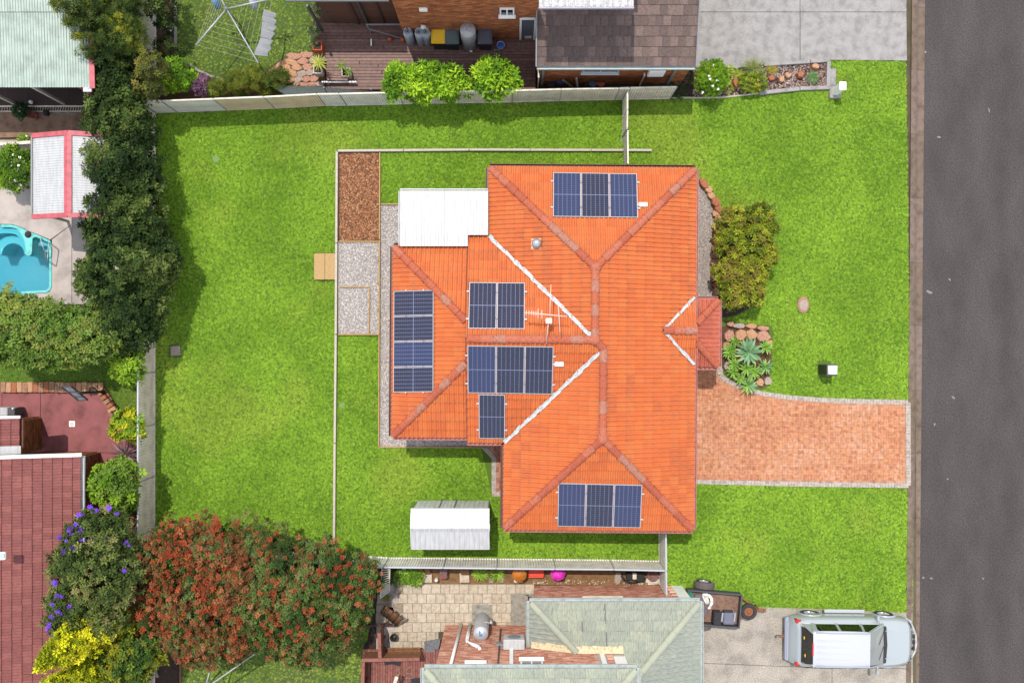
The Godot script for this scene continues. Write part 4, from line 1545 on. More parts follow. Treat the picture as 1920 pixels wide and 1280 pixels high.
	pipe(st, [P(1256, 183) + Vector3(0, 0.03, 0), P(1310, 183.5) + Vector3(0, 0.03, 0), P(1350, 183) + Vector3(0, 0.03, 0), P(1390, 179) + Vector3(0, 0.03, 0), P(1424, 175) + Vector3(0, 0.03, 0)], 0.035, 6)
	single("border_strip", st, M["pine_grey"], "thin pale edging strip along the lawn below the round flowering shrub", "edging")
	var names := ["dark red rock beside the round flowering shrub", "orange rock nearest the street in the rockery", "tan rock lying left in the rockery", "long tan rock in the rockery's middle", "square brown rock left of the small grass tuft", "pale rock under the yellow grass tuft"]
	var k := 0
	for s in [[1377, 158, 5, 10, -0.25, "rock_red", 0.3], [1527, 126, 8, 5, 0.2, "rock_tan", 0.2], [1464, 150, 6, 7, 0.3, "rock_tan", 0.18], [1475, 143, 7, 5, 0.9, "rock_tan", 0.2], [1498, 142, 6, 7, 0.1, "rock_red", 0.24], [1445, 147, 6, 5, 0, "rock_red", 0.14]]:
		st = tool_()
		stone(st, ring_at(P2(s[0], s[1]), s[2] * 0.021, s[3] * 0.021, s[4], 6), -0.02, s[6])
		single("rock", st, M[s[5]], names[k], "rock", "rocks in the corner rockery")
		k += 1
	# the neighbour's letter box pillar
	sheet("letter_box_pad", [1556, 128, 1568, 128, 1568, 160, 1556, 160], 0.012, "concrete")
	var lp := thing("letter_box", "white rendered letter box pillar at the corner of the rockery kerb", "letter box", P(1563, 176))
	var lc := P(1565, 172)
	st = tool_()
	rbox(st, lc + Vector3(0, 0.42, 0.02), Vector3(0.22, 0.84, 0.26), 0.02)
	part(lp, "pillar", st, M["white"])
	st = tool_()
	rbox(st, lc + Vector3(0, 0.06, 0.03), Vector3(0.42, 0.12, 0.46), 0.02)
	part(lp, "footing", st, M["concrete"])
	st = tool_()
	rbox(st, lc + Vector3(0.0, 0.86, 0.02), Vector3(0.26, 0.05, 0.3), 0.012)
	part(lp, "cap", st, M["white"])
	st = tool_()
	box(st, lc + Vector3(0.113, 0.66, 0.02), Vector3(0.01, 0.05, 0.2))
	part(lp, "slot", st, M["black"])
	# concrete drives of both neighbours
	for s in [[1296, -110, 1500, -110, 1500, 22, 1296, 22], [1501, -110, 1699.5, -110, 1700, 22, 1501, 22], [1296, 23, 1500, 23, 1500, 117, 1440, 119, 1380, 128, 1296, 128], [1501, 23, 1700, 23, 1701, 113.5, 1558, 112, 1501, 115]]:
		sheet("concrete_drive", s, 0.012, "concrete", 0.09)
	for s in [[1310, 1130, 1430, 1138, 1560, 1142, 1560, 1252, 1310, 1242], [1561, 1142, 1711, 1149, 1712, 1252, 1561, 1252], [1310, 1243, 1560, 1253, 1560, 1380, 1310, 1380], [1561, 1253, 1712, 1253, 1713, 1380, 1561, 1380]]:
		sheet("concrete_drive", s, 0.012, "concrete_b", 0.09)


# ---------------------------------------------------------------- the lower neighbour

func brick_wall(o: Node3D, a: Vector3, b: Vector3, h: float, out: Vector3, tones: Array, mortar: Material, gaps := []) -> void:
	# gaps: [from, to, low, high] along the wall; a core of mortar and one joined skin of bricks
	var u := (b - a).normalized()
	var l := a.distance_to(b)
	var st := tool_()
	box(st, (a + b) * 0.5 + Vector3(0, h * 0.5, 0) - out * 0.06, Vector3(l, h, 0.12), along(u))
	part(o, "wall", st, mortar)
	st = tool_()
	var rows := int(h / 0.086)
	for r in rows:
		var x := -0.12 if r % 2 else 0.0
		while x < l:
			var x0 := maxf(0.0, x) + 0.005
			var x1 := minf(l, x + 0.24) - 0.005
			x += 0.24
			var y := r * 0.086
			var skip := x1 - x0 < 0.02
			for g in gaps:
				if x1 > g[0] and x0 < g[1] and y + 0.07 > g[2] and y < g[3]:
					skip = true
			if skip:
				continue
			st.set_color(tones[R.randi() % tones.size()] * rnd(0.82, 1.18))
			var d := 0.010 + rnd(-0.002, 0.003)
			var q := []
			for k in [[x0, y + 0.005], [x1, y + 0.005], [x1, y + 0.081], [x0, y + 0.081]]:
				q.append(a + u * k[0] + Vector3(0, k[1], 0) + out * d)
			face(st, q, out)
			for e in 4:
				var m: Vector3 = (q[e] + q[(e + 1) % 4]) * 0.5
				face(st, [q[e], q[(e + 1) % 4], q[(e + 1) % 4] - out * d, q[e] - out * d], m - (q[0] + q[2]) * 0.5)
	stuff(part(o, "brickwork", st, M["brickwork"]))


func wall_window(o: Node3D, c: Vector3, w: float, h: float, out: Vector3, frame: String, panes := 2) -> void:
	var u := Vector3.UP.cross(out).normalized()
	var f := along(u)
	var st := tool_()
	for s in [-1, 1]:
		rbox(st, c + u * (s * (w * 0.5 - 0.025)) + out * 0.02, Vector3(0.05, h, 0.07), 0.006, f)
		rbox(st, c + Vector3(0, s * (h * 0.5 - 0.025), 0) + out * 0.02, Vector3(w - 0.1, 0.05, 0.07), 0.006, f)
	for k in range(1, panes):
		rbox(st, c + u * (w * (float(k) / panes - 0.5)) + out * 0.018, Vector3(0.05, h - 0.1, 0.06), 0.006, f)
	rbox(st, c + Vector3(0, -h * 0.5 - 0.03, 0) + out * 0.05, Vector3(w + 0.1, 0.05, 0.14), 0.01, f)
	var win := part(o, "window", st, M[frame])
	for k in panes:
		st = tool_()
		box(st, c + u * (w * ((k + 0.5) / panes - 0.5)) + out * 0.012, Vector3(w / panes - 0.06, h - 0.08, 0.012), f)
		part(win, "pane", st, M["glass"])


func lower_house() -> void:
	var pale: Array = [mk("pale_tile_a", col(192, 200, 184), 0.8, "grey_streak", Vector3(1.6, 1, 0.3), "fine", V(1.2)), mk("pale_tile_b", col(184, 192, 178), 0.8, "grey_streak", Vector3(1.7, 1, 0.32), "fine", V(1.2)), mk("pale_tile_c", col(198, 204, 186), 0.8, "grey_streak", Vector3(1.5, 1, 0.35), "fine", V(1.2))]
	var pale_x: Array = [mk("pale_tile_d", col(188, 194, 184), 0.8, "grey_streak", Vector3(0.3, 1, 1.6), "fine", V(1.2)), mk("pale_tile_e", col(180, 188, 178), 0.8, "grey_streak", Vector3(0.32, 1, 1.7), "fine", V(1.2))]
	var caps := [mk("pale_cap", col(196, 202, 180), 0.8, "fine", V(1)), mk("pale_cap_b", col(190, 196, 178), 0.8, "fine", V(1))]
	var house2 := thing("brick_house", "brick house with a pale grey green tiled roof at the bottom edge", "house", Vector3(0, 0, 0))
	lower = house2
	var mortar: Material = mk("mortar_pale", col(232, 214, 200), 0.9, "fine", V(2))
	var bricks := [Color(0.56, 0.25, 0.17), Color(0.50, 0.21, 0.14), Color(0.62, 0.32, 0.23), Color(0.42, 0.19, 0.14), Color(0.64, 0.38, 0.28)]
	var north := Vector3(0, 0, -1)
	var wz := 10.64
	# two storey wall, garage wall and their returns
	brick_wall(house2, Vector3(-2.5, 0, wz), Vector3(3.75, 0, wz), 4.95, north, bricks, mortar, [[5.4, 6.3, 3.2, 5.0], [5.98, 6.3, 0.0, 5.0]])
	brick_wall(house2, Vector3(-2.5, 0, 16), Vector3(-2.5, 0, wz + 0.13), 4.95, Vector3(-1, 0, 0), bricks, mortar)
	brick_wall(house2, Vector3(0.82, 0, 9.16), Vector3(5.75, 0, 9.16), 2.42, north, bricks, mortar)
	brick_wall(house2, Vector3(0.82, 0, wz), Vector3(0.82, 0, 9.29), 2.42, Vector3(-1, 0, 0), bricks, mortar)
	var st := tool_()
	box(st, Vector3(6.07, 1.2, 9.22), Vector3(0.62, 2.4, 0.13))
	box(st, Vector3(6.33, 1.2, 12.6), Vector3(0.1, 2.4, 6.6))
	part(house2, "rendered_corner", st, M["white"])
	st = tool_()
	for i in 12:
		if i % 2 == 0:
			st.set_color(bricks[i % 5])
			rbox(st, Vector3(5.85, 0.12 + i * 0.18, 9.17), Vector3(0.2, 0.15, 0.12), 0.008)
			st.set_color(bricks[(i + 2) % 5])
			rbox(st, Vector3(3.3, 3.35 + i * 0.13, wz - 0.02), Vector3(0.2, 0.1, 0.06), 0.008)
	stuff(part(house2, "quoin_bricks", st, M["brickwork"]))
	st = tool_()
	box(st, Vector3(3.60, 4.2, wz - 0.01), Vector3(0.36, 1.5, 0.05))
	box(st, Vector3(3.78, 4.2, 13.2), Vector3(0.06, 1.5, 5.2))
	part(house2, "rendered_corner", st, M["white"])
	# garage roof
	var roof := Node3D.new()
	put(roof, "garage_roof", house2)
	var h := 2.5
	var t := 0.364
	var tw := 0.33
	var ga := 0.34
	var bed := []
	bed.append(tile_slope(house2, [[0.61, 9.04], [6.54, 9.04], [3.79, 11.79], [3.79, wz - 0.02], [2.21, wz - 0.02]], [0.61, 9.04], Vector2(0, 1), h, t, tw, ga, "low", pale, 0.022, 0.5))
	bed.append(tile_slope(house2, [[0.61, 9.04], [2.19, wz - 0.02], [0.61, wz - 0.02]], [0.61, wz], Vector2(1, 0), h, t, tw, ga, "low", pale_x, 0.022, 0.5))
	bed.append(tile_slope(house2, [[6.54, 9.04], [6.54, 16.0], [3.79, 16.0], [3.79, 11.79]], [6.54, 9.04], Vector2(-1, 0), h, t, tw, ga, "low", pale_x, 0.022, 0.5))
	for b in bed:
		part_mesh(roof, "roof_boarding", b[4])
	lay_tiles(house2, roof, 230)
	var cm := cap_mesh(0.125, 0.42)
	ridge_line(roof, Vector3(0.65, h + 0.04, 9.08), Vector3(2.2, h + 1.59 * t + 0.03, 10.6), cm, 0.42, caps)
	ridge_line(roof, Vector3(6.5, h + 0.04, 9.08), Vector3(3.82, h + 2.7 * t + 0.03, 11.76), cm, 0.42, caps)
	var gm: Material = mk("grey_gutter", col(196, 208, 208), 0.5, "blot", V(0.5))
	for e in [[0.61, 9.04, 6.54, 9.04, 0, -1], [0.61, 9.04, 0.61, wz, -1, 0], [6.54, 9.04, 6.54, 16.0, 1, 0]]:
		gutter(roof, Vector3(e[0], h, e[1]), Vector3(e[2], h, e[3]), Vector3(e[4], 0, e[5]), gm)
	st = tool_()
	for s in [[0.66, 2.2], [2.2, 3.8]]:
		var n := 9
		for i in n:
			var x0: float = lerpf(s[0], s[1], float(i) / n)
			var x1: float = lerpf(s[0], s[1], float(i + 1) / n)
			var f := func(x: float, z: float) -> float: return h + t * minf(z - 9.04, x - 0.61 + 0.02) + 0.045
			var zf := wz - 0.24 + rnd(-0.02, 0.02)
			face(st, [Vector3(x0, f.call(x0, zf), zf), Vector3(x1, f.call(x1, zf), zf), Vector3(x1, f.call(x1, wz) + 0.03, wz - 0.02), Vector3(x0, f.call(x0, wz) + 0.03, wz - 0.02)], Vector3.UP)
	part(roof, "wall_flashing", st, mk("flashing_cream", col(236, 220, 180), 0.7, "stain", V(0.8)))
	st = tool_()
	for e in [[3.22, 9.08, 9.72], [3.24, 9.98, 10.42], [2.42, 9.66, 9.98]]:
		beam(st, Vector3(e[0], h + t * (e[1] - 9.04) + 0.03, e[1]), Vector3(e[0], h + t * (e[2] - 9.04) + 0.03, e[2]), 0.05, 0.03)
	part(roof, "open_joint", st, M["dark_grey"])
	# main upper roof
	var top := Node3D.new()
	put(top, "upper_roof", house2)
	var ue := 5.0
	bed = []
	bed.append(tile_slope(house2, [[-2.81, 10.46], [4.0, 10.46], [0.6, 13.86]], [-2.81, 10.46], Vector2(0, 1), ue, t, tw, ga, "low", pale, 0.022, 0.5))
	bed.append(tile_slope(house2, [[-2.81, 10.46], [0.6, 13.86], [0.6, 16], [-2.81, 16]], [-2.81, 16], Vector2(1, 0), ue, t, tw, ga, "low", pale_x, 0.022, 0.5))
	bed.append(tile_slope(house2, [[4.0, 10.46], [4.0, 16], [0.6, 16], [0.6, 13.86]], [4.0, 10.46], Vector2(-1, 0), ue, t, tw, ga, "low", pale_x, 0.022, 0.5))
	for b in bed:
		part_mesh(top, "roof_boarding", b[4])
	lay_tiles(house2, top, 60)
	ridge_line(top, Vector3(-2.77, ue + 0.04, 10.5), Vector3(0.6, ue + 3.4 * t, 13.86), cm, 0.42, caps)
	ridge_line(top, Vector3(3.96, ue + 0.04, 10.5), Vector3(0.6, ue + 3.4 * t, 13.86), cm, 0.42, caps)
	for e in [[-2.81, 10.46, 4.0, 10.46, 0, -1], [-2.81, 10.46, -2.81, 16, -1, 0], [4.0, 10.46, 4.0, 16, 1, 0]]:
		gutter(top, Vector3(e[0], ue, e[1]), Vector3(e[2], ue, e[3]), Vector3(e[4], 0, e[5]), gm)
	# garage window with its row of sill bricks, upper windows
	wall_window(house2, Vector3(3.22, 2.12, 9.15), 1.35, 0.5, north, "cream", 2)
	st = tool_()
	for i in 16:
		st.set_color(bricks[i % 5] * 1.1)
		rbox(st, Vector3(2.56 + i * 0.088, 1.8, 9.12), Vector3(0.075, 0.12, 0.12), 0.006)
	stuff(part(house2, "sill_bricks", st, M["brickwork"]))
	wall_window(house2, Vector3(-1.2, 4.45, wz - 0.01), 0.62, 0.62, north, "white", 2)
	wall_window(house2, Vector3(0.65, 4.25, wz - 0.01), 0.74, 0.85, north, "white", 2)
	# pipes on the wall
	st = tool_(true)
	pipe(st, [Vector3(-1.9, 0.05, wz - 0.07), Vector3(-2.02, 4.9, wz - 0.07)], 0.055, 8)
	part(house2, "downpipe", st, M["white"])
	st = tool_(true)
	pipe(st, [Vector3(-1.55, 0.1, wz - 0.06), Vector3(-1.60, 1.9, wz - 0.06), Vector3(-1.55, 2.15, wz - 0.06), Vector3(-1.15, 2.6, wz - 0.06), Vector3(-1.1, 2.75, wz - 0.02)], 0.06, 8)
	part(house2, "waste_pipe", st, M["white"])
	st = tool_(true)
	pipe(st, [Vector3(-0.42, 0.6, wz - 0.05), Vector3(-0.47, 4.9, wz - 0.05)], 0.028, 6)
	part(house2, "dark_pipe", st, M["dark_grey"])
	st = tool_()
	rbox(st, Vector3(-0.02, 3.9, wz - 0.05), Vector3(0.13, 2.1, 0.08), 0.01)
	part(house2, "duct", st, M["white"])
	st = tool_()
	rbox(st, Vector3(3.05, 3.85, wz - 0.04), Vector3(0.16, 1.1, 0.08), 0.01)
	part(house2, "downpipe", st, M["white"])
	# air conditioner on the wall
	var ac := thing("air_conditioner", "white air conditioner box on the brick wall beside the grey green garage roof", "air conditioner", Vector3(0.1, 2.2, 10.4))
	st = tool_()
	rbox(st, Vector3(0.07, 2.55, 10.43), Vector3(0.74, 0.62, 0.36), 0.03)
	part(ac, "case", st, M["white_metal"])
	st = tool_(true)
	lathe(st, Vector3(0.07, 2.55, 10.25), [[0.23, -0.008], [0.23, 0.008], [0.19, 0.014], [0.0, 0.016]], 20, Basis(Vector3(1, 0, 0), Vector3(0, 0, -1), Vector3(0, 1, 0)))
	part(ac, "fan_grille", st, M["mid_grey"])
	st = tool_()
	for x in [-0.2, 0.34]:
		beam(st, Vector3(x, 2.22, 10.62), Vector3(x, 2.22, 10.28), 0.04, 0.04)
	box(st, Vector3(-0.42, 2.35, 10.56), Vector3(0.26, 0.24, 0.1))
	part(ac, "bracket", st, M["mid_grey"])


func lower_yard() -> void:
	sheet("paving_bed", [718, 1090, 1002, 1092, 1002, 1180, 822, 1180, 822, 1222, 705, 1222, 706, 1130], -0.02, "pool_deck", 0.04)
	sheet("fence_bed", [716, 1050, 1240, 1054, 1240, 1100, 1000, 1096, 716, 1094], -0.01, "sand_soil", 0.05)
	# square pavers in half-bond rows
	var patio := thing("paved_patio", "cream square-paved patio behind the lower brick house", "patio", P(860, 1150))
	var shapes := []
	for k in 3:
		var st := tool_()
		rbox(st, Vector3.ZERO, Vector3(0.342 - k * 0.002, 0.05, 0.348), 0.008)
		shapes.append(done(st, null))
	var mats := [mk("paver_a", col(240, 224, 200), 0.85, "blot", V(0.8), "fine", V(2)), mk("paver_b", col(234, 216, 192), 0.85, "blot", V(0.7), "fine", V(2)), mk("paver_c", col(246, 230, 206), 0.85, "blot", V(0.6), "fine", V(2)), mk("paver_d", col(196, 180, 162), 0.85, "stain", V(0.8), "fine", V(2))]
	for r in 7:
		var y := 1104.0 + r * 17.9
		var x := 738.0 + (0.0 if r % 2 else 8.8)
		while x < 1000.0:
			var px := x
			x += 17.6
			if r >= 5 and px > 826.0 - (r - 4) * 4.0:
				continue
			if r == 4 and px > 838.0 and px < 886.0:
				pass
			if px > 893.0 and px < 915.0 and y > 1140.0 and y < 1168.0:
				continue
			if px > 968.0 and y > 1118.0:
				continue
			if px < 752.0 and y > 1120.0 and y < 1160.0 and px < 742.0:
				continue
			var m: Material = mats[3] if px < 752.0 and R.randf() < 0.7 and y < 1150.0 else mats[R.randi() % 3]
			part_mesh(patio, "paver", shapes[R.randi() % 3], Transform3D(Basis(Vector3.UP, rnd(-0.006, 0.006)), P(px, y) - patio.position + Vector3(0, rnd(-0.004, 0.003), 0)), m)
	for s in [[714, 1142], [729, 1140], [713, 1159], [730, 1160], [716, 1123], [738, 1146]]:
		part_mesh(patio, "paver", shapes[0], Transform3D(Basis(), P(s[0], s[1]) - patio.position), mats[3])
	sheet("tank_pad", [885, 1133, 923, 1133, 923, 1176, 885, 1176], 0.045, "grey_pad")
	sheet("wall_pad", [958, 1112, 1003, 1112, 1003, 1175, 958, 1175], 0.04, "grey_pad")
	# hot water tank
	var tank := thing("hot_water_tank", "tall silver hot water tank with a blue label on its lid", "water tank", P(904, 1162))
	var c := P(904.5, 1160)
	var st := tool_(true)
	lathe(st, c, [[0.26, 0.03], [0.27, 0.06], [0.27, 1.72], [0.25, 1.76], [0.0, 1.79]], 26)
	part(tank, "cylinder", st, M["alu"])
	st = tool_()
	box(st, c + Vector3(-0.03, 1.782, -0.02), Vector3(0.06, 0.012, 0.2), Basis(Vector3.UP, 0.1))
	box(st, c + Vector3(0.03, 1.782, 0.03), Vector3(0.05, 0.012, 0.1), Basis(Vector3.UP, 0.1))
	part(tank, "label", st, mk("label_blue", col(70, 130, 210), 0.5))
	st = tool_(true)
	pipe(st, [c + Vector3(0.1, 1.2, -0.25), c + Vector3(0.25, 1.25, -0.25), c + Vector3(0.33, 1.1, -0.14), c + Vector3(0.33, 0.3, -0.1)], 0.02, 6)
	rbox(st, c + Vector3(0.34, 0.9, -0.16), Vector3(0.1, 0.3, 0.12), 0.03)
	part(tank, "valve", st, M["white_metal"])
	# thin things along the fence
	trellis("white_trellis", "white timber trellis lying tilted over the green plants along the lower fence", [[746, 1071], [769, 1061], [793, 1074], [776, 1095]], 0.45, "white", 6, 3)
	trellis("garden_gate", "pale slatted gate at the end of the lower fence beside the red leaved tree", [[716, 1063], [731, 1063], [728, 1112], [711, 1125]], 1.15, "cream", 2, 13)
	var names := ["cream square paver lying loose beside the white trellis", "cream square paver lying loose between the red box and the strappy plants"]
	var k := 0
	for s in [[801, 1082, 19], [871, 1082, 18]]:
		st = tool_()
		rbox(st, P(s[0], s[1]) + Vector3(0, 0.06, 0), Vector3(0.36, 0.06, 0.36), 0.01, Basis(Vector3.UP, 0.03))
		single("loose_paver", st, mats[2], names[k], "paver", "loose pavers along the lower fence")
		k += 1
	for s in [[790, 1066, 10, 8, "brown plank end propped on the fence behind the loose paver"], [803, 1067, 10, 8, "second brown plank end propped on the fence behind the loose paver"], [873, 1068, 16, 6, "terracotta offcut propped on the fence behind a loose paver"]]:
		st = tool_()
		rbox(st, P(s[0], s[1]) + Vector3(0, 0.35, 0), Vector3(s[2] * 0.02, 0.05, 0.4), 0.01, Basis(Vector3(1, 0, 0), 0.9))
		single("timber_offcut", st, M["bench_timber"] if k < 5 else M["terracotta"], s[4], "timber")
	var bx := thing("red_box", "weathered dark red box under a folded cover beside the lower fence", "box", P(831, 1077))
	st = tool_()
	rbox(st, P(832, 1072) + Vector3(0, 0.2, 0), Vector3(0.25, 0.4, 0.34), 0.02)
	part(bx, "case", st, mk("faded_red", col(186, 84, 66), 0.8, "stain", V(1)))
	st = tool_()
	slab3(st, [P(824, 1068, 0.44), P(838, 1064, 0.42), P(838.5, 1083, 0.42), P(826, 1084, 0.44)], 0.02, Vector3(0.1, 1, 0))
	part(bx, "cover", st, mk("plum", col(126, 92, 96), 0.8, "stain", V(1.2)))
	st = tool_(true)
	lathe(st, P(819, 1084), [[0.05, 0.0], [0.07, 0.12], [0.04, 0.2], [0.07, 0.3], [0.0, 0.34]], 10)
	single("garden_ornament", st, M["white"], "small white ornament beside the red box", "ornament")
	st = tool_()
	for s in [[921, 1087], [940, 1086.5]]:
		rbox(st, P(s[0], s[1]) + Vector3(0, 0.04, 0), Vector3(0.17, 0.08, 0.19), 0.01)
	single("edging_blocks", st, M["grey_pad"], "pair of grey blocks at the edge of the strappy green plants", "blocks")
	# orange round table, red tray, pink umbrella
	var tb := thing("round_table", "round orange table with a cream stand against the lower fence", "table", P(973, 1075))
	st = tool_(true)
	lathe(st, P(973.5, 1069, 0.0), [[0.0, 0.62], [0.26, 0.62], [0.27, 0.64], [0.26, 0.66], [0.0, 0.662]], 26)
	part(tb, "top", st, mk("orange_top", col(206, 122, 26), 0.6, "blot", V(0.9)))
	st = tool_(true)
	tube(st, P(973.5, 1069), P(973.5, 1069) + Vector3(0, 0.62, 0), 0.03)
	part(tb, "leg", st, M["cream"])
	st = tool_()
	rbox(st, P(972, 1086) + Vector3(0, 0.05, 0), Vector3(0.34, 0.08, 0.2), 0.015)
	part(tb, "foot", st, M["cream"])
	var tr := thing("red_tub", "bright red plastic tub lying between the orange table and the pink parasol", "tub", P(1005, 1071))
	st = tool_()
	rbox(st, P(1004.5, 1071) + Vector3(0, 0.14, 0), Vector3(0.54, 0.12, 0.3), 0.03)
	part(tr, "base", st, mk("red_plastic", col(246, 80, 54), 0.4))
	st = tool_()
	for z in [-0.15, 0.15]:
		rbox(st, P(1004.5, 1071) + Vector3(0, 0.23, z), Vector3(0.56, 0.08, 0.05), 0.015)
	rbox(st, P(1004.5, 1071) + Vector3(0.27, 0.23, 0), Vector3(0.05, 0.08, 0.27), 0.015)
	part(tr, "rim", st, mk("red_plastic_b", col(250, 100, 74), 0.4))
	var um := thing("parasol", "small bright pink parasol standing in the bare bed by the lower fence", "parasol", P(1046, 1072))
	var uc := P(1046.5, 1074.5, 0.62)
	var uf := Basis(Vector3(1, 0, 0), -0.25)
	for i in 8:
		var a0 := TAU * i / 8
		var a1 := TAU * (i + 1) / 8
		st = tool_()
		slab3(st, [uc + uf * Vector3(0, 0.16, 0), uc + uf * Vector3(cos(a0) * 0.17, 0.08, sin(a0) * 0.17), uc + uf * Vector3(cos(a1) * 0.17, 0.08, sin(a1) * 0.17)], 0.006, uf * Vector3(cos(a0 + 0.39), 1, sin(a0 + 0.39)))
		slab3(st, [uc + uf * Vector3(cos(a0) * 0.17, 0.08, sin(a0) * 0.17), uc + uf * Vector3(cos(a0) * 0.285, -0.05, sin(a0) * 0.285), uc + uf * Vector3(cos((a0 + a1) * 0.5) * 0.255, -0.035, sin((a0 + a1) * 0.5) * 0.255), uc + uf * Vector3(cos(a1) * 0.285, -0.05, sin(a1) * 0.285), uc + uf * Vector3(cos(a1) * 0.17, 0.08, sin(a1) * 0.17)], 0.006, uf * Vector3(cos(a0 + 0.39), 0.8, sin(a0 + 0.39)))
		part(um, "panel", st, mk("magenta%d" % (i % 2), col(236, 40 + 20 * (i % 2), 200), 0.6))
	st = tool_(true)
	tube(st, P(1046.5, 1076), uc + Vector3(0, 0.15, 0.02), 0.012, 6)
	part(um, "pole", st, M["white"])
	# odds and ends at the right end
	var nm := ["black plastic tub beside the cream post at the lower fence's right end", "second black plastic tub left of the round plum pot"]
	k = 0
	for s in [[1179, 1077, 12, 14], [1199, 1078, 16, 18]]:
		st = tool_()
		rbox(st, P(s[0], s[1]) + Vector3(0, 0.16, 0), Vector3(s[2] * 0.02, 0.3, s[3] * 0.02), 0.03)
		single("plastic_tub", st, M["black_soft"], nm[k], "tub", "black tubs by the lower fence")
		k += 1
	st = tool_()
	rbox(st, P(1188, 1076) + Vector3(0, 0.3, 0), Vector3(0.15, 0.04, 0.24), 0.01)
	single("cream_board", st, M["cream"], "short cream board lying across the black tubs", "board")
	st = tool_(true)
	lathe(st, P(1223, 1076), [[0.16, 0.0], [0.22, 0.22], [0.215, 0.25], [0.15, 0.25], [0.13, 0.16], [0.0, 0.15]], 20)
	single("plant_pot", st, mk("plum_pot", col(150, 112, 108), 0.8, "blot", V(1)), "round plum plant pot in the corner of the lower fence", "pot")
	st = tool_()
	rbox(st, P(1222, 1088) + Vector3(0.02, 0.06, 0), Vector3(0.5, 0.06, 0.16), 0.012, Basis(Vector3.UP, -0.06))
	rbox(st, P(1226, 1091) + Vector3(0.0, 0.03, 0.02), Vector3(0.46, 0.05, 0.12), 0.012, Basis(Vector3.UP, 0.1))
	single("board_stack", st, M["cream"], "two cream boards lying below the plum pot", "boards")
	st = tool_(true)
	pipe(st, [P(1165, 1079, 0.1), P(1172, 1089, 0.06), P(1183, 1093, 0.05), P(1194, 1091, 0.05), P(1204, 1088, 0.06), P(1211, 1084, 0.08)], 0.05, 7)
	single("rubber_hose", st, M["rubber"], "thick black hose curving below the black tubs", "hose")
	st = tool_()
	stone(st, ring_at(P2(1158, 1083), 0.16, 0.28, 0, 7), -0.02, 0.12)
	single("rubble", st, M["rock_grey"], "grey lump of rubble left of the black hose", "rubble")
	chips("gravel", [1000, 1088, 1160, 1086, 1236, 1092, 1236, 1097, 1000, 1095], 0.0, 180.0, 0.026, [Color(0.36, 0.30, 0.23), Color(0.26, 0.21, 0.16), Color(0.40, 0.34, 0.28)])
	# bamboo screen fallen over, bucket, grey cover, dark post pile
	var bs := thing("bamboo_screen", "rolled brown bamboo screen collapsed beside the red leaved tree", "screen", P(735, 1150))
	for i in 14:
		var f := i / 13.0
		st = tool_(true)
		var a := P(lerpf(722, 756, f), lerpf(1136, 1160, f), 0.75 + 0.12 * sin(i * 1.7))
		var b := P(lerpf(713, 742, f), lerpf(1149, 1174, f), 0.35 + 0.1 * sin(i * 2.3))
		tube(st, a, b.lerp(a, -0.04 + rnd(0, 0.1)), 0.033, 7, 0.03)
		part(bs, "cane", st, M["bench_timber"] if i % 3 else M["bark"])
	var bk := thing("bucket", "small black bucket standing on the cream pavers", "bucket", P(740, 1192))
	st = tool_(true)
	lathe(st, P(739.5, 1191), [[0.10, 0.0], [0.135, 0.30], [0.14, 0.31], [0.125, 0.305], [0.1, 0.05], [0.0, 0.045]], 18)
	part(bk, "pail", st, M["black"])
	st = tool_(true)
	var hb := P(739.5, 1191, 0.3)
	pipe(st, [hb + Vector3(-0.135, 0, 0), hb + Vector3(-0.1, 0.03, -0.1), hb + Vector3(0, 0.04, -0.15), hb + Vector3(0.1, 0.03, -0.1), hb + Vector3(0.135, 0, 0)], 0.006, 5)
	part(bk, "handle", st, M["mid_grey"])
	st = tool_()
	slab3(st, [P(795, 1203, 0.5), P(826, 1197, 0.55), P(822, 1217, 0.5), P(796, 1217, 0.45)], 0.04, Vector3.UP)
	box(st, P(808, 1210, 0.0) + Vector3(0, 0.22, 0), Vector3(0.4, 0.44, 0.2))
	single("covered_stand", st, mk("slate_cover", col(120, 122, 128), 0.6, "stain", V(0.8)), "grey topped stand tucked into the corner of the two storey brick wall", "stand")
	st = tool_()
	for s in [[690, 1171, 735, 1172, 0.5], [686, 1174, 728, 1169, 0.62], [697, 1190, 704, 1170, 0.4], [699, 1176, 706, 1196, 0.5]]:
		beam(st, P(s[0], s[1], s[4]), P(s[2], s[3], s[4]), 0.08, 0.06)
	single("timber_pile", st, M["dark_brown"], "dark timber offcuts stacked at the end of the red timber screen", "timber")
	# scooter against the garage
	var sc := thing("scooter", "small pink and black scooter leaning on the garage's left wall", "scooter", P(990, 1130))
	st = tool_(true)
	tube(st, P(986, 1116, 0.75), P(992, 1116, 0.75), 0.018)
	tube(st, P(990, 1116, 0.75), P(991, 1122, 0.08), 0.015)
	part(sc, "handlebar", st, M["black"])
	st = tool_()
	rbox(st, P(990.5, 1134) + Vector3(0, 0.09, 0), Vector3(0.09, 0.03, 0.5), 0.01)
	part(sc, "deck", st, mk("pink_metal", col(216, 120, 150), 0.5))
	for y in [1121, 1147]:
		st = tool_(true)
		lathe(st, P(990.5, y) + Vector3(-0.015, 0.07, 0), [[0.02, 0.0], [0.07, 0.0], [0.07, 0.03], [0.02, 0.03]], 14, Basis(Vector3(0, 1, 0), Vector3(1, 0, 0), Vector3(0, 0, -1)))
		part(sc, "wheel", st, M["black"])
	st = tool_(true)
	lathe(st, P(990, 1177) + Vector3(0, 0.3, 0), [[0.0, -0.08], [0.18, -0.08], [0.21, 0.0], [0.18, 0.08], [0.0, 0.08]], 18, Basis(Vector3(0, 1, 0), Vector3(1, 0, 0), Vector3(0, 0, -1)))
	single("tyre", st, M["rubber"], "black tyre leaning where the garage meets the two storey wall", "tyre")
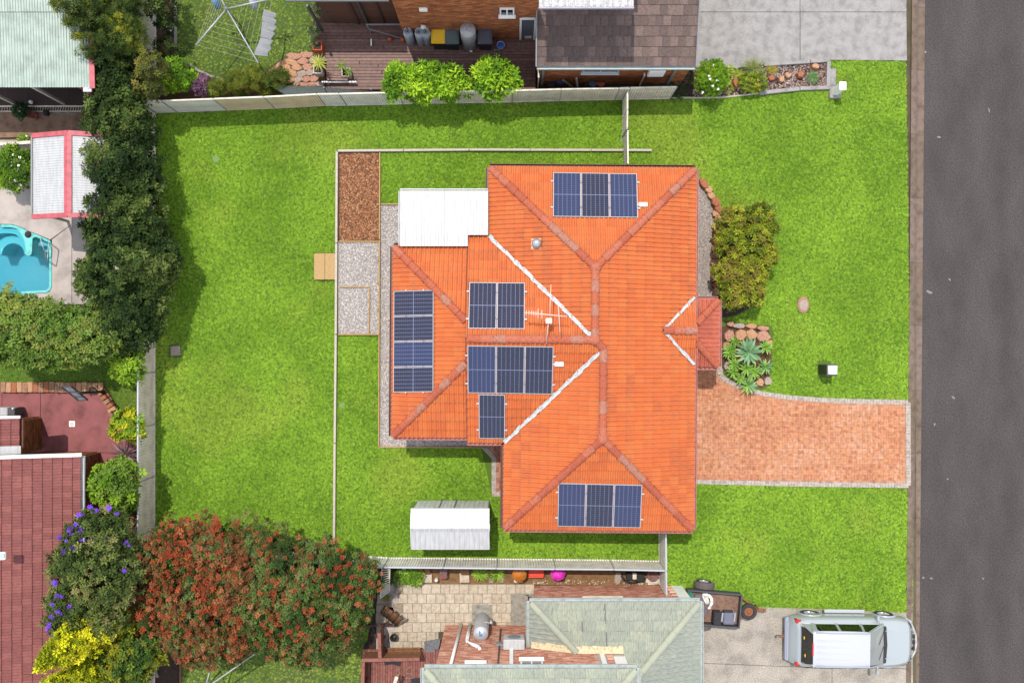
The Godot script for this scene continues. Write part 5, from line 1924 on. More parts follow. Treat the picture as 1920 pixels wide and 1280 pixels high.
	# red timber deck and its low screens
	var dk := thing("timber_deck", "red brown timber deck with low screens at the bottom edge", "deck", P(750, 1260))
	var x := 682.0
	var i := 0
	while x < 836.0:
		plank(dk, "plank", P(x, 1217, 0.3), P(x, 1320, 0.3), 0.088, 0.03, "red_timber" if i % 3 else "red_timber_b")
		x += 4.72
		i += 1
	for s in [[[678, 1237.5], [787, 1235.5], "red timber screen with capping rail across the top of the lower deck"], [[710.5, 1186], [712, 1233], "red timber screen with capping rail running up beside the black bucket"], [[680.5, 1241], [678.5, 1330], "red timber screen with capping rail down the left side of the lower deck"]]:
		var a := P(s[0][0], s[0][1], 1.15)
		var b := P(s[1][0], s[1][1], 1.15)
		var sn := thing("timber_screen", s[2], "timber screen", Vector3((a.x + b.x) * 0.5, 0, (a.z + b.z) * 0.5), "red timber screens around the lower deck")
		plank(sn, "capping_rail", a, b, 0.13, 0.045, "red_timber")
		var yy := 0.1
		while yy < 1.08:
			plank(sn, "board", a + Vector3(0, yy - 1.15, 0), b + Vector3(0, yy - 1.15, 0), 0.03, 0.13, "bench_timber")
			yy += 0.14
		for f in [0.04, 0.5, 0.96]:
			st = tool_()
			var p := a.lerp(b, f)
			rbox(st, Vector3(p.x, 0.55, p.z) + Vector3(0.03, 0, 0.05), Vector3(0.08, 1.1, 0.08), 0.008)
			part(sn, "post", st, M["red_timber_b"])
	var bench := thing("timber_bench", "long timber bench seat on the patio side of the red screen", "bench", P(756, 1221))
	for z in [1216, 1220.5, 1225]:
		plank(bench, "slat", P(727, z, 0.5), P(788, z - 0.7, 0.5), 0.075, 0.035, "bench_timber")
	for px in [730, 757, 785]:
		st = tool_()
		var p := P(px, 1220, 0.0)
		box(st, p + Vector3(0, 0.23, 0), Vector3(0.07, 0.46, 0.2))
		part(bench, "leg", st, M["red_timber_b"])
	st = tool_()
	slab3(st, [P(720, 1240.5, 0.35), P(752, 1240, 0.35), P(750, 1249, 0.34), P(735, 1245, 0.36), P(721, 1247, 0.34)], 0.02, Vector3.UP)
	single("doormat", st, M["black_soft"], "crumpled black mat on the red deck below the screen", "mat")
	st = tool_()
	rbox(st, P(783, 1278, 0.33), Vector3(0.5, 0.03, 0.28), 0.01)
	single("doormat", st, M["black_soft"], "flat dark mat on the red deck beside the lower house wall", "mat")
	st = tool_()
	beam(st, P(744, 1268, 1.3), P(737, 1290, 1.3), 0.12, 0.06)
	box(st, Vector3(P(740, 1285, 1.3).x, 0.65, P(740, 1285, 1.3).z), Vector3(0.08, 1.3, 0.08))
	single("handrail", st, M["cream"], "pale handrail end over the red deck at the bottom edge", "handrail")
	st = tool_(true)
	pipe(st, [P(774, 1249, 0.34), P(766, 1251, 0.34), P(762, 1257, 0.34), P(764, 1262, 0.34), P(771, 1263, 0.34), P(777, 1267, 0.34)], 0.012, 5)
	pipe(st, [P(750, 1273, 0.34), P(757, 1270, 0.34), P(768, 1271, 0.34), P(777, 1271, 0.34)], 0.012, 5)
	pipe(st, [P(743, 1262, 0.34), P(746, 1254, 0.34), P(748, 1251, 0.34)], 0.012, 5)
	single("garden_hose", st, M["grey_pad"], "thin pale hose looped over the red deck", "hose")
	# clothesline between the trees
	hoist("clothesline", "white folding clothesline over the lower lawn beneath the red leaved tree", P(413, 1258), 1.85, [[363, 1281], [489, 1217], [404, 1216], [446, 1296]], "white_metal", false)


func trellis(called: String, label: String, px: Array, h: float, m: String, nu: int, nv: int) -> void:
	var c := []
	for p in px:
		c.append(P(p[0], p[1], h))
	c[2].y -= 0.25
	c[3].y -= 0.25
	var o := thing(called, label, "trellis" if nu > 3 else "gate", Vector3(c[3].x, 0, c[3].z))
	for i in nu:
		var f := float(i) / (nu - 1)
		var st := tool_()
		beam(st, c[0].lerp(c[3], f) if nu > 3 else c[0].lerp(c[1], f), c[1].lerp(c[2], f) if nu > 3 else c[3].lerp(c[2], f), 0.03, 0.022)
		part(o, "rail", st, M[m])
	for j in nv:
		var f := (j + 0.12) / (nv - 0.76)
		var st := tool_()
		beam(st, (c[0].lerp(c[1], f) if nu > 3 else c[0].lerp(c[3], f)) + Vector3(0, 0.022, 0), (c[3].lerp(c[2], f) if nu > 3 else c[1].lerp(c[2], f)) + Vector3(0, 0.022, 0), 0.03, 0.02)
		part(o, "slat", st, M[m])


func hoist(called: String, label: String, foot: Vector3, h: float, tips: Array, m: String, lines: bool) -> Node3D:
	var o := thing(called, label, "clothesline", foot)
	var hub := foot + Vector3(0, h - 0.12, 0)
	var st := tool_(true)
	tube(st, foot, hub + Vector3(0, 0.1, 0), 0.028, 8)
	part(o, "pole", st, M["mid_grey"])
	st = tool_(true)
	lathe(st, hub, [[0.0, -0.08], [0.07, -0.06], [0.07, 0.06], [0.0, 0.1]], 12)
	part(o, "hub", st, M["mid_grey"])
	var ends := []
	for t in tips:
		ends.append(P(t[0], t[1], h))
		st = tool_(true)
		tube(st, hub, ends[-1], 0.024, 7)
		part(o, "arm", st, M[m])
	if lines:
		for i in tips.size():
			var a: Vector3 = ends[i]
			var b: Vector3 = ends[(i + 1) % tips.size()]
			for k in 6:
				var f := 0.98 - k * 0.13
				st = tool_(true)
				tube(st, hub.lerp(a, f) + Vector3(0, -0.01, 0), hub.lerp(b, f) + Vector3(0, -0.01, 0), 0.004, 4, -1.0, false)
				part(o, "line", st, M["pine_grey"])
	return o


# ---------------------------------------------------------------- trailer and car

func wheel(o: Node3D, c: Vector3, axle: Vector3, r: float, w: float, rim: Material) -> void:
	var y := axle.normalized()
	var x := y.cross(Vector3.UP).normalized()
	if x.length() < 0.5:
		x = Vector3(1, 0, 0)
	var b := Basis(x, y, x.cross(y))
	var st := tool_(true)
	lathe(st, c, [[r * 0.62, -w * 0.5], [r * 0.9, -w * 0.5], [r, -w * 0.32], [r, w * 0.32], [r * 0.9, w * 0.5], [r * 0.62, w * 0.5], [r * 0.6, w * 0.3]], 26, b)
	var t := part(o, "tyre", st, M["rubber"])
	st = tool_()
	lathe(st, c, [[0.0, -w * 0.3], [r * 0.6, -w * 0.3], [r * 0.62, w * 0.42], [r * 0.54, w * 0.46], [r * 0.5, w * 0.3], [r * 0.2, w * 0.34], [0.0, w * 0.42]], 20, b)
	part(t, "rim", st, rim)
	st = tool_()
	for i in 6:
		var a := TAU * i / 6
		var d := x * cos(a) + b.z * sin(a)
		beam(st, c + d * r * 0.15 + y * w * 0.38, c + d * r * 0.55 + y * w * 0.40, r * 0.13, 0.02, y)
	part(t, "spoke", st, rim)


func trailer_and_car() -> void:
	# box trailer, its nose towards the street
	var o := thing("box_trailer", "rusty black box trailer parked against the grey green garage roof, loaded with junk", "trailer", P(1338, 1141, 0.85) * Vector3(1, 0, 1))
	o.rotation.y = -0.085
	var put_in := func(called: String, st: SurfaceTool, m: Material) -> MeshInstance3D: return part_mesh(o, called, done(st, m))
	var st := tool_()
	rbox(st, Vector3(0.0, 0.55, 0.0), Vector3(1.95, 0.05, 1.16), 0.01)
	put_in.call("floor", st, mk("trailer_floor", col(162, 126, 110), 0.85, "stain", V(0.9), "blot", V(0.4)))
	for s in [[0.0, -0.6, 1.98, 0.035], [0.0, 0.6, 1.98, 0.035]]:
		st = tool_()
		rbox(st, Vector3(s[0], 0.72, s[1]), Vector3(s[2], 0.36, s[3]), 0.01)
		rbox(st, Vector3(s[0], 0.905, s[1]), Vector3(s[2] + 0.02, 0.04, 0.06), 0.01)
		put_in.call("side_board", st, M["dark_grey"])
	for x in [-0.98, 0.98]:
		st = tool_()
		rbox(st, Vector3(x, 0.72, 0), Vector3(0.035, 0.36, 1.16), 0.01)
		rbox(st, Vector3(x, 0.905, 0), Vector3(0.06, 0.04, 1.2), 0.01)
		put_in.call("end_board", st, M["dark_grey"])
	st = tool_()
	for s in [-1, 1]:
		beam(st, Vector3(0.95, 0.48, s * 0.5), Vector3(1.72, 0.45, 0.03 * s), 0.06, 0.06)
	beam(st, Vector3(1.6, 0.45, 0), Vector3(1.98, 0.46, 0), 0.09, 0.07)
	put_in.call("drawbar", st, M["rust"])
	st = tool_(true)
	lathe(st, Vector3(1.98, 0.44, 0), [[0.0, 0.0], [0.06, 0.02], [0.055, 0.1], [0.0, 0.12]], 10)
	tube(st, Vector3(1.7, 0.2, -0.1), Vector3(1.7, 0.75, -0.1), 0.025)
	put_in.call("coupling", st, M["rust"])
	for s in [-1, 1]:
		st = tool_()
		var n := 7
		for i in n:
			var a := PI * (0.08 + 0.84 * i / n)
			var b := PI * (0.08 + 0.84 * (i + 1) / n)
			face(st, [Vector3(-0.3 - cos(a) * 0.40, 0.31 + sin(a) * 0.38, s * 0.63), Vector3(-0.3 - cos(b) * 0.40, 0.31 + sin(b) * 0.38, s * 0.63), Vector3(-0.3 - cos(b) * 0.40, 0.31 + sin(b) * 0.38, s * 0.87), Vector3(-0.3 - cos(a) * 0.40, 0.31 + sin(a) * 0.38, s * 0.87)], Vector3(-cos(a), sin(a), 0))
		put_in.call("mudguard", st, mk("guard", col(110, 98, 100), 0.7, "stain", V(2)))
		wheel_local(o, Vector3(-0.3, 0.3, s * 0.75), s, 0.3, 0.19)
	st = tool_()
	rbox(st, Vector3(1.05, 0.55, -0.47), Vector3(0.05, 0.08, 0.12), 0.01)
	rbox(st, Vector3(0.93, 0.5, 0.66), Vector3(0.05, 0.06, 0.1), 0.01)
	put_in.call("marker_lamp", st, M["white"])
	# spare wheel lying flat on the drawbar
	var sw := thing("spare_wheel", "spare wheel with a rusty hub lying on the trailer's drawbar", "wheel", P(1404, 1146))
	st = tool_(true)
	var c := P(1404, 1146, 0.6)
	lathe(st, c, [[0.17, -0.09], [0.27, -0.09], [0.30, -0.04], [0.30, 0.04], [0.27, 0.09], [0.17, 0.085], [0.165, 0.03]], 28)
	part(sw, "tyre", st, M["rubber"])
	st = tool_(true)
	lathe(st, c, [[0.165, 0.03], [0.13, 0.0], [0.07, 0.02], [0.065, 0.06], [0.0, 0.07]], 20)
	part(sw, "rim", st, M["rust"])
	# what lies in it
	var oc := thing("office_chair", "black padded chair tipped in the trailer beside the rusty front corner", "chair", P(1365, 1160, 0.6))
	st = tool_()
	rbox(st, P(1367, 1158, 0.98), Vector3(0.44, 0.1, 0.5), 0.05, Basis(Vector3.UP, -0.05))
	part(oc, "seat", st, mk("shiny_black", col(120, 122, 140), 0.3, "blot", V(1.5)))
	st = tool_()
	rbox(st, P(1365, 1146, 1.0), Vector3(0.4, 0.12, 0.12), 0.05, Basis(Vector3.UP, -0.05))
	part(oc, "backrest", st, M["black"])
	for px in [1354.5, 1378]:
		st = tool_()
		rbox(st, P(px, 1157, 1.06), Vector3(0.06, 0.05, 0.34), 0.02, Basis(Vector3.UP, -0.12))
		part(oc, "armrest", st, mk("chair_grey", col(170, 172, 180), 0.4))
	st = tool_()
	rbox(st, P(1344, 1157, 0.85), Vector3(0.3, 0.4, 0.46), 0.03, Basis(Vector3.UP, -0.08))
	single("black_crate", st, M["black_soft"], "black crate in the trailer left of the tipped chair", "crate")
	var ts := thing("plastic_chair", "white plastic garden chair lying on its side in the trailer", "chair", P(1330, 1122, 0.6))
	st = tool_(true)
	pipe(st, [P(1318, 1115, 0.84), P(1328, 1115, 0.9), P(1334, 1121, 0.94), P(1335, 1129, 0.92), P(1332, 1137, 0.86), P(1329, 1141, 0.8)], 0.055, 8)
	pipe(st, [P(1318, 1115, 0.84), P(1320, 1122, 0.8), P(1325, 1131, 0.8)], 0.035, 8)
	part(ts, "frame", st, M["white"])
	st = tool_()
	slab3(st, [P(1321, 1119, 0.84), P(1328, 1118.5, 0.88), P(1331, 1130, 0.88), P(1326, 1133, 0.83)], 0.03, Vector3.UP)
	part(ts, "seat", st, M["cream"])
	st = tool_()
	slab3(st, [P(1290, 1110, 0.85), P(1297, 1110, 0.9), P(1303, 1124, 0.9), P(1300, 1128, 0.86), P(1294, 1124, 0.84)], 0.03, Vector3.UP)
	single("tarpaulin", st, mk("green_tarp", col(30, 142, 118), 0.6, "blot", V(1.5)), "green tarpaulin corner over the back of the trailer", "tarpaulin")
	st = tool_()
	slab3(st, [P(1304, 1114, 0.78), P(1318, 1114, 0.8), P(1329, 1139, 0.76), P(1323, 1158, 0.72), P(1305, 1160, 0.72), P(1302, 1130, 0.74)], 0.05, Vector3.UP)
	single("carpet_piece", st, mk("carpet_grey", col(126, 116, 124), 0.95, "stain", V(1.1)), "grey carpet piece laid in the back half of the trailer", "carpet")
	car()


func wheel_local(o: Node3D, c: Vector3, s: float, r: float, w: float) -> void:
	var b := Basis(Vector3(1, 0, 0), Vector3(0, 0, s), Vector3(0, -s, 0))
	var st := tool_(true)
	lathe(st, c, [[r * 0.6, -w * 0.5], [r * 0.9, -w * 0.5], [r, -w * 0.3], [r, w * 0.3], [r * 0.9, w * 0.5], [r * 0.62, w * 0.5], [r * 0.6, w * 0.3]], 24, b)
	var t := part_mesh(o, "tyre", done(st, M["rubber"]))
	st = tool_()
	lathe(st, c, [[0.0, w * 0.1], [r * 0.6, w * 0.1], [r * 0.63, w * 0.42], [r * 0.56, w * 0.46], [r * 0.5, w * 0.25], [r * 0.2, w * 0.3], [0.0, w * 0.4]], 20, b)
	for i in 6:
		var a := TAU * i / 6
		beam(st, c + Vector3(cos(a) * r * 0.12, sin(a) * r * 0.12, s * w * 0.38), c + Vector3(cos(a) * r * 0.56, sin(a) * r * 0.56, s * w * 0.42), r * 0.13, 0.02, Vector3(0, 0, 1))
	part_mesh(t, "rim", done(st, M["alu"]))


func loft(st: SurfaceTool, secs: Array, closed := false) -> void:   # secs: rows of points joined in order
	var mid := Vector3.ZERO
	var k := 0
	for s in secs:
		for p in s:
			mid += p
			k += 1
	mid /= k
	for i in secs.size() - 1:
		var a: Array = secs[i]
		var b: Array = secs[i + 1]
		var m := Vector3.ZERO
		for p in a:
			m += p / (2.0 * a.size())
		for p in b:
			m += p / (2.0 * b.size())
		for j in a.size() - (0 if closed else 1):
			var j2 := (j + 1) % a.size()
			var q := []
			for p in [a[j], a[j2], b[j2], b[j]]:
				if q.is_empty() or q[-1].distance_to(p) > 0.0005:
					q.append(p)
			if q.size() > 2:
				face(st, q, (a[j] + a[j2] + b[j2] + b[j]) * 0.25 - m)


func car() -> void:
	var at := Vector3(12.42, 0.012, 10.98)
	var o := thing("parked_car", "silver blue four wheel drive wagon parked on the lower concrete drive", "car", at)
	o.rotation.y = -0.012
	var paint: StandardMaterial3D = mk("car_paint", col(196, 206, 212, 0.88), 0.32, "", V(1), "", V(1), 0.25)
	paint.clearcoat_enabled = true
	paint.clearcoat = 0.8
	paint.clearcoat_roughness = 0.08
	var lo := func(called: String, st: SurfaceTool, m: Material, host: Node3D = null) -> MeshInstance3D: return part_mesh(host if host else o, called, done(st, m))
	# body: sections along x (rear to front); each [x, half width, sill height, shoulder height, top height, top half width]
	var st := tool_(true)
	var rows := []
	for s in [[-2.26, 0.70, 0.42, 0.60, 0.66, 0.66], [-2.22, 0.82, 0.36, 0.66, 0.74, 0.76], [-2.05, 0.88, 0.34, 0.72, 0.98, 0.76], [-1.9, 0.90, 0.34, 0.92, 1.10, 0.76], [-1.6, 0.915, 0.34, 0.95, 1.13, 0.745], [-0.8, 0.92, 0.34, 0.95, 1.13, 0.74], [0.2, 0.92, 0.34, 0.95, 1.12, 0.74], [0.9, 0.915, 0.34, 0.94, 1.10, 0.74], [1.08, 0.91, 0.35, 0.92, 1.09, 0.735], [1.6, 0.90, 0.36, 0.88, 1.06, 0.70], [2.0, 0.86, 0.38, 0.82, 0.98, 0.66], [2.14, 0.78, 0.42, 0.74, 0.88, 0.60], [2.2, 0.66, 0.46, 0.66, 0.78, 0.52]]:
		var w: float = s[1]
		var tw: float = s[5]
		var row := []
		for p in [[w * 0.96, s[2]], [w, s[2] + 0.12], [w, s[3] - 0.08], [w * 0.985, s[3]], [lerpf(w, tw, 0.55), lerpf(s[3], s[4], 0.55)], [tw, s[4]], [tw * 0.6, s[4] + 0.025], [0.0, s[4] + 0.035]]:
			row.append(Vector3(s[0], p[1], -p[0]))
		for i in range(row.size() - 2, -1, -1):
			row.append(row[i] * Vector3(1, 1, -1))
		rows.append(row)
	loft(st, rows)
	for e in [rows[0], rows[-1]]:
		face(st, e, Vector3(e[0].x, 0, 0))
	var body: MeshInstance3D = lo.call("body", st, paint)
	# roof with a pressed rim
	st = tool_(true)
	rows = []
	for s in [[-1.69, 0.56, 1.70], [-1.62, 0.60, 1.735], [-1.2, 0.615, 1.765], [-0.4, 0.615, 1.775], [0.15, 0.60, 1.755], [0.34, 0.575, 1.72]]:
		var w: float = s[1]
		var row := []
		for p in [[w + 0.045, -0.06], [w + 0.025, -0.015], [w, 0.0], [w * 0.6, 0.015], [0.0, 0.02]]:
			row.append(Vector3(s[0], s[2] + p[1], -p[0]))
		for i in range(3, -1, -1):
			row.append(row[i] * Vector3(1, 1, -1))
		rows.append(row)
	loft(st, rows)
	var roof: MeshInstance3D = lo.call("roof", st, mk("car_roof", col(226, 230, 242, 0.8), 0.35, "", V(1), "", V(1), 0.1))
	st = tool_()
	for z in [-0.33, -0.11, 0.11, 0.33]:
		rbox(st, Vector3(-0.95, 1.787, z), Vector3(1.2, 0.02, 0.045), 0.008)
	lo.call("roof_rib", st, M["car_roof"], roof)
	for z in [-0.60, 0.60]:
		st = tool_()
		rbox(st, Vector3(-0.65, 1.79, z), Vector3(1.95, 0.035, 0.04), 0.012)
		lo.call("roof_rail", st, mk("rail_grey", col(168, 178, 192), 0.4), roof)
	# pillars
	var belt := func(x: float) -> float: return 1.125
	st = tool_()
	for s in [-1.0, 1.0]:
		for q in [[1.04, 1.09, 0.34, 1.70, 0.05], [0.22, 1.12, 0.12, 1.72, 0.05], [-0.68, 1.12, -0.72, 1.73, 0.06], [-1.52, 1.12, -1.60, 1.70, 0.1]]:
			beam(st, Vector3(q[0], q[1], s * 0.735), Vector3(q[2], q[3], s * 0.62), 0.05, q[4] * 1.6, Vector3(1, 0, 0))
		slab3(st, [Vector3(-1.62, 1.12, s * 0.73), Vector3(-1.62, 1.70, s * 0.605), Vector3(-1.72, 1.68, s * 0.58), Vector3(-1.92, 1.12, s * 0.74)], 0.03, Vector3(0, 0.2, s))
	lo.call("pillar", st, paint)
	# glass
	var gl: StandardMaterial3D = mk("car_glass", Color(0.035, 0.05, 0.045), 0.05)
	gl.metallic_specular = 0.7
	for s in [-1.0, 1.0]:
		for q in [[0.98, 0.33, 0.24, 0.16], [0.16, 0.07, -0.64, -0.68], [-0.74, -0.78, -1.52, -1.30]]:
			st = tool_()
			slab3(st, [Vector3(q[0], 1.13, s * 0.732), Vector3(q[1], 1.685, s * 0.622), Vector3(q[3], 1.685, s * 0.622), Vector3(q[2], 1.13, s * 0.732)], 0.012, Vector3(0, 0.2, s))
			lo.call("side_window", st, gl)
	st = tool_()
	slab3(st, [Vector3(1.08, 1.10, -0.72), Vector3(1.12, 1.115, 0.0), Vector3(1.08, 1.10, 0.72), Vector3(0.34, 1.705, 0.56), Vector3(0.37, 1.715, 0.0), Vector3(0.34, 1.705, -0.56)], 0.012, Vector3(0.65, 0.75, 0))
	lo.call("windscreen", st, mk("screen_glass", Color(0.5, 0.51, 0.51), 0.06))
	st = tool_()
	slab3(st, [Vector3(-1.93, 1.13, -0.66), Vector3(-1.93, 1.13, 0.66), Vector3(-1.70, 1.68, 0.53), Vector3(-1.70, 1.68, -0.53)], 0.012, Vector3(-1, 0.4, 0))
	lo.call("rear_window", st, gl)
	st = tool_()
	rbox(st, Vector3(-1.705, 1.73, 0), Vector3(0.05, 0.035, 0.46), 0.01)
	lo.call("brake_light", st, mk("lamp_red", col(206, 44, 40), 0.25))
	# lamps, bumpers, bull bar, mirrors, steps, wheels
	for s in [-1.0, 1.0]:
		st = tool_()
		rbox(st, Vector3(-2.04, 0.86, s * 0.77), Vector3(0.12, 0.34, 0.14), 0.03)
		rbox(st, Vector3(-1.98, 0.99, s * 0.79), Vector3(0.2, 0.1, 0.1), 0.03)
		lo.call("tail_light", st, M["lamp_red"])
		st = tool_()
		rbox(st, Vector3(2.09, 0.80, s * 0.62), Vector3(0.16, 0.16, 0.26), 0.04, Basis(Vector3.UP, -s * 0.5))
		lo.call("headlight", st, M["glass"])
		st = tool_()
		rbox(st, Vector3(0.82, 1.18, s * 0.98), Vector3(0.1, 0.16, 0.2), 0.03)
		beam(st, Vector3(0.86, 1.12, s * 0.75), Vector3(0.83, 1.14, s * 0.92), 0.05, 0.04)
		lo.call("mirror", st, paint)
		st = tool_()
		rbox(st, Vector3(-0.1, 0.38, s * 0.98), Vector3(1.5, 0.05, 0.13), 0.02)
		lo.call("side_step", st, M["alu"])
		for x in [-1.38, 1.35]:
			wheel_local(o, Vector3(x, 0.37, s * 0.79), s, 0.37, 0.25)
			st = tool_(true)
			for i in 8:
				var a := PI * i / 8
				var b := PI * (i + 1) / 8
				face(st, [Vector3(x + cos(a) * 0.45, 0.40 + sin(a) * 0.45, s * 0.90), Vector3(x + cos(b) * 0.45, 0.40 + sin(b) * 0.45, s * 0.90), Vector3(x + cos(b) * 0.43, 0.40 + sin(b) * 0.43, s * 0.955), Vector3(x + cos(a) * 0.43, 0.40 + sin(a) * 0.43, s * 0.955)], Vector3(cos(a), sin(a), s))
			lo.call("wheel_arch", st, M["rail_grey"])
	st = tool_()
	rbox(st, Vector3(-2.27, 0.52, 0), Vector3(0.16, 0.24, 1.62), 0.06)
	rbox(st, Vector3(-2.20, 0.66, 0), Vector3(0.2, 0.03, 1.3), 0.01)
	lo.call("rear_bumper", st, mk("bumper", col(170, 176, 196), 0.5))
	st = tool_()
	beam(st, Vector3(-2.3, 0.42, -0.05), Vector3(-2.62, 0.40, -0.05), 0.06, 0.06)
	lo.call("tow_bar", st, M["rust"])
	st = tool_(true)
	tube(st, Vector3(-2.60, 0.42, -0.05), Vector3(-2.60, 0.52, -0.05), 0.035, 10)
	lo.call("tow_ball", st, M["mid_grey"])
	st = tool_(true)
	pipe(st, [Vector3(2.05, 0.62, -0.84), Vector3(2.24, 0.70, -0.66), Vector3(2.36, 0.80, -0.3), Vector3(2.38, 0.82, 0.0), Vector3(2.36, 0.80, 0.3), Vector3(2.24, 0.70, 0.66), Vector3(2.05, 0.62, 0.84)], 0.04, 8)
	for z in [-0.3, 0.3]:
		tube(st, Vector3(2.34, 0.80, z), Vector3(2.3, 0.4, z), 0.035)
	rbox(st, Vector3(2.24, 0.52, 0), Vector3(0.16, 0.2, 1.5), 0.05)
	lo.call("bull_bar", st, M["white_metal"])
	st = tool_()
	rbox(st, Vector3(2.215, 0.68, 0), Vector3(0.05, 0.16, 0.8), 0.01)
	for z in [-0.22, 0.0, 0.22]:
		rbox(st, Vector3(2.30, 0.80, z), Vector3(0.1, 0.06, 0.14), 0.01)
	lo.call("grille", st, M["black"])
	st = tool_()
	for s in [-1.0, 1.0]:
		beam(st, Vector3(1.12, 1.125, s * 0.5), Vector3(2.05, 0.995, s * 0.42), 0.02, 0.012)
	lo.call("bonnet_crease", st, paint, body)
	# shut lines, cowl, wipers, plate
	st = tool_()
	for s in [-1.0, 1.0]:
		for x in [0.94, 0.12, -0.70, -1.46]:
			beam(st, Vector3(x, 0.46, s * 0.922), Vector3(x, 0.93, s * 0.914), 0.008, 0.012, Vector3(1, 0, 0))
			beam(st, Vector3(x, 0.95, s * 0.908), Vector3(x - 0.02, 1.12, s * 0.748), 0.008, 0.012, Vector3(1, 0, 0))
		beam(st, Vector3(1.12, 1.085, s * 0.71), Vector3(2.08, 0.945, s * 0.63), 0.012, 0.012)
		beam(st, Vector3(-1.6, 1.76, s * 0.618), Vector3(0.3, 1.745, s * 0.592), 0.012, 0.03)
	beam(st, Vector3(-1.95, 1.10, -0.72), Vector3(-1.95, 1.10, 0.72), 0.012, 0.012)
	beam(st, Vector3(-2.08, 0.99, -0.68), Vector3(-2.08, 0.99, 0.68), 0.012, 0.012)
	lo.call("shut_lines", st, M["rail_grey"], body)
	st = tool_()
	slab3(st, [Vector3(1.06, 1.128, -0.68), Vector3(1.10, 1.142, 0.0), Vector3(1.06, 1.128, 0.68), Vector3(1.16, 1.118, 0.66), Vector3(1.20, 1.130, 0.0), Vector3(1.16, 1.118, -0.66)], 0.02, Vector3.UP)
	lo.call("cowl", st, M["rubber"])
	st = tool_()
	for z in [-0.5, 0.05]:
		beam(st, Vector3(1.06, 1.15, z), Vector3(0.82, 1.345, z + 0.42), 0.014, 0.014)
	lo.call("wiper", st, M["black"])
	st = tool_()
	rbox(st, Vector3(-2.14, 0.83, 0.0), Vector3(0.02, 0.11, 0.36), 0.004, Basis(Vector3(0, 0, 1), -0.4))
	lo.call("number_plate", st, M["cream"])
	st = tool_()
	rbox(st, Vector3(-2.0, 0.95, 0), Vector3(0.04, 0.05, 0.4), 0.01)
	lo.call("tailgate_handle", st, M["rail_grey"])
	for s in [[-1.86, 1.25, -0.28, "hand_toy", "mustard"], [-1.84, 1.3, 0.34, "hand_toy", "mustard"]]:
		st = tool_(true)
		ball(st, Vector3(s[0] - 0.02, s[1] + 0.06, s[2]), Vector3(0.03, 0.05, 0.07), 8)
		lo.call("window_ornament", st, mk("ornament_yellow", col(220, 180, 60), 0.6))


# ---------------------------------------------------------------- the upper neighbour

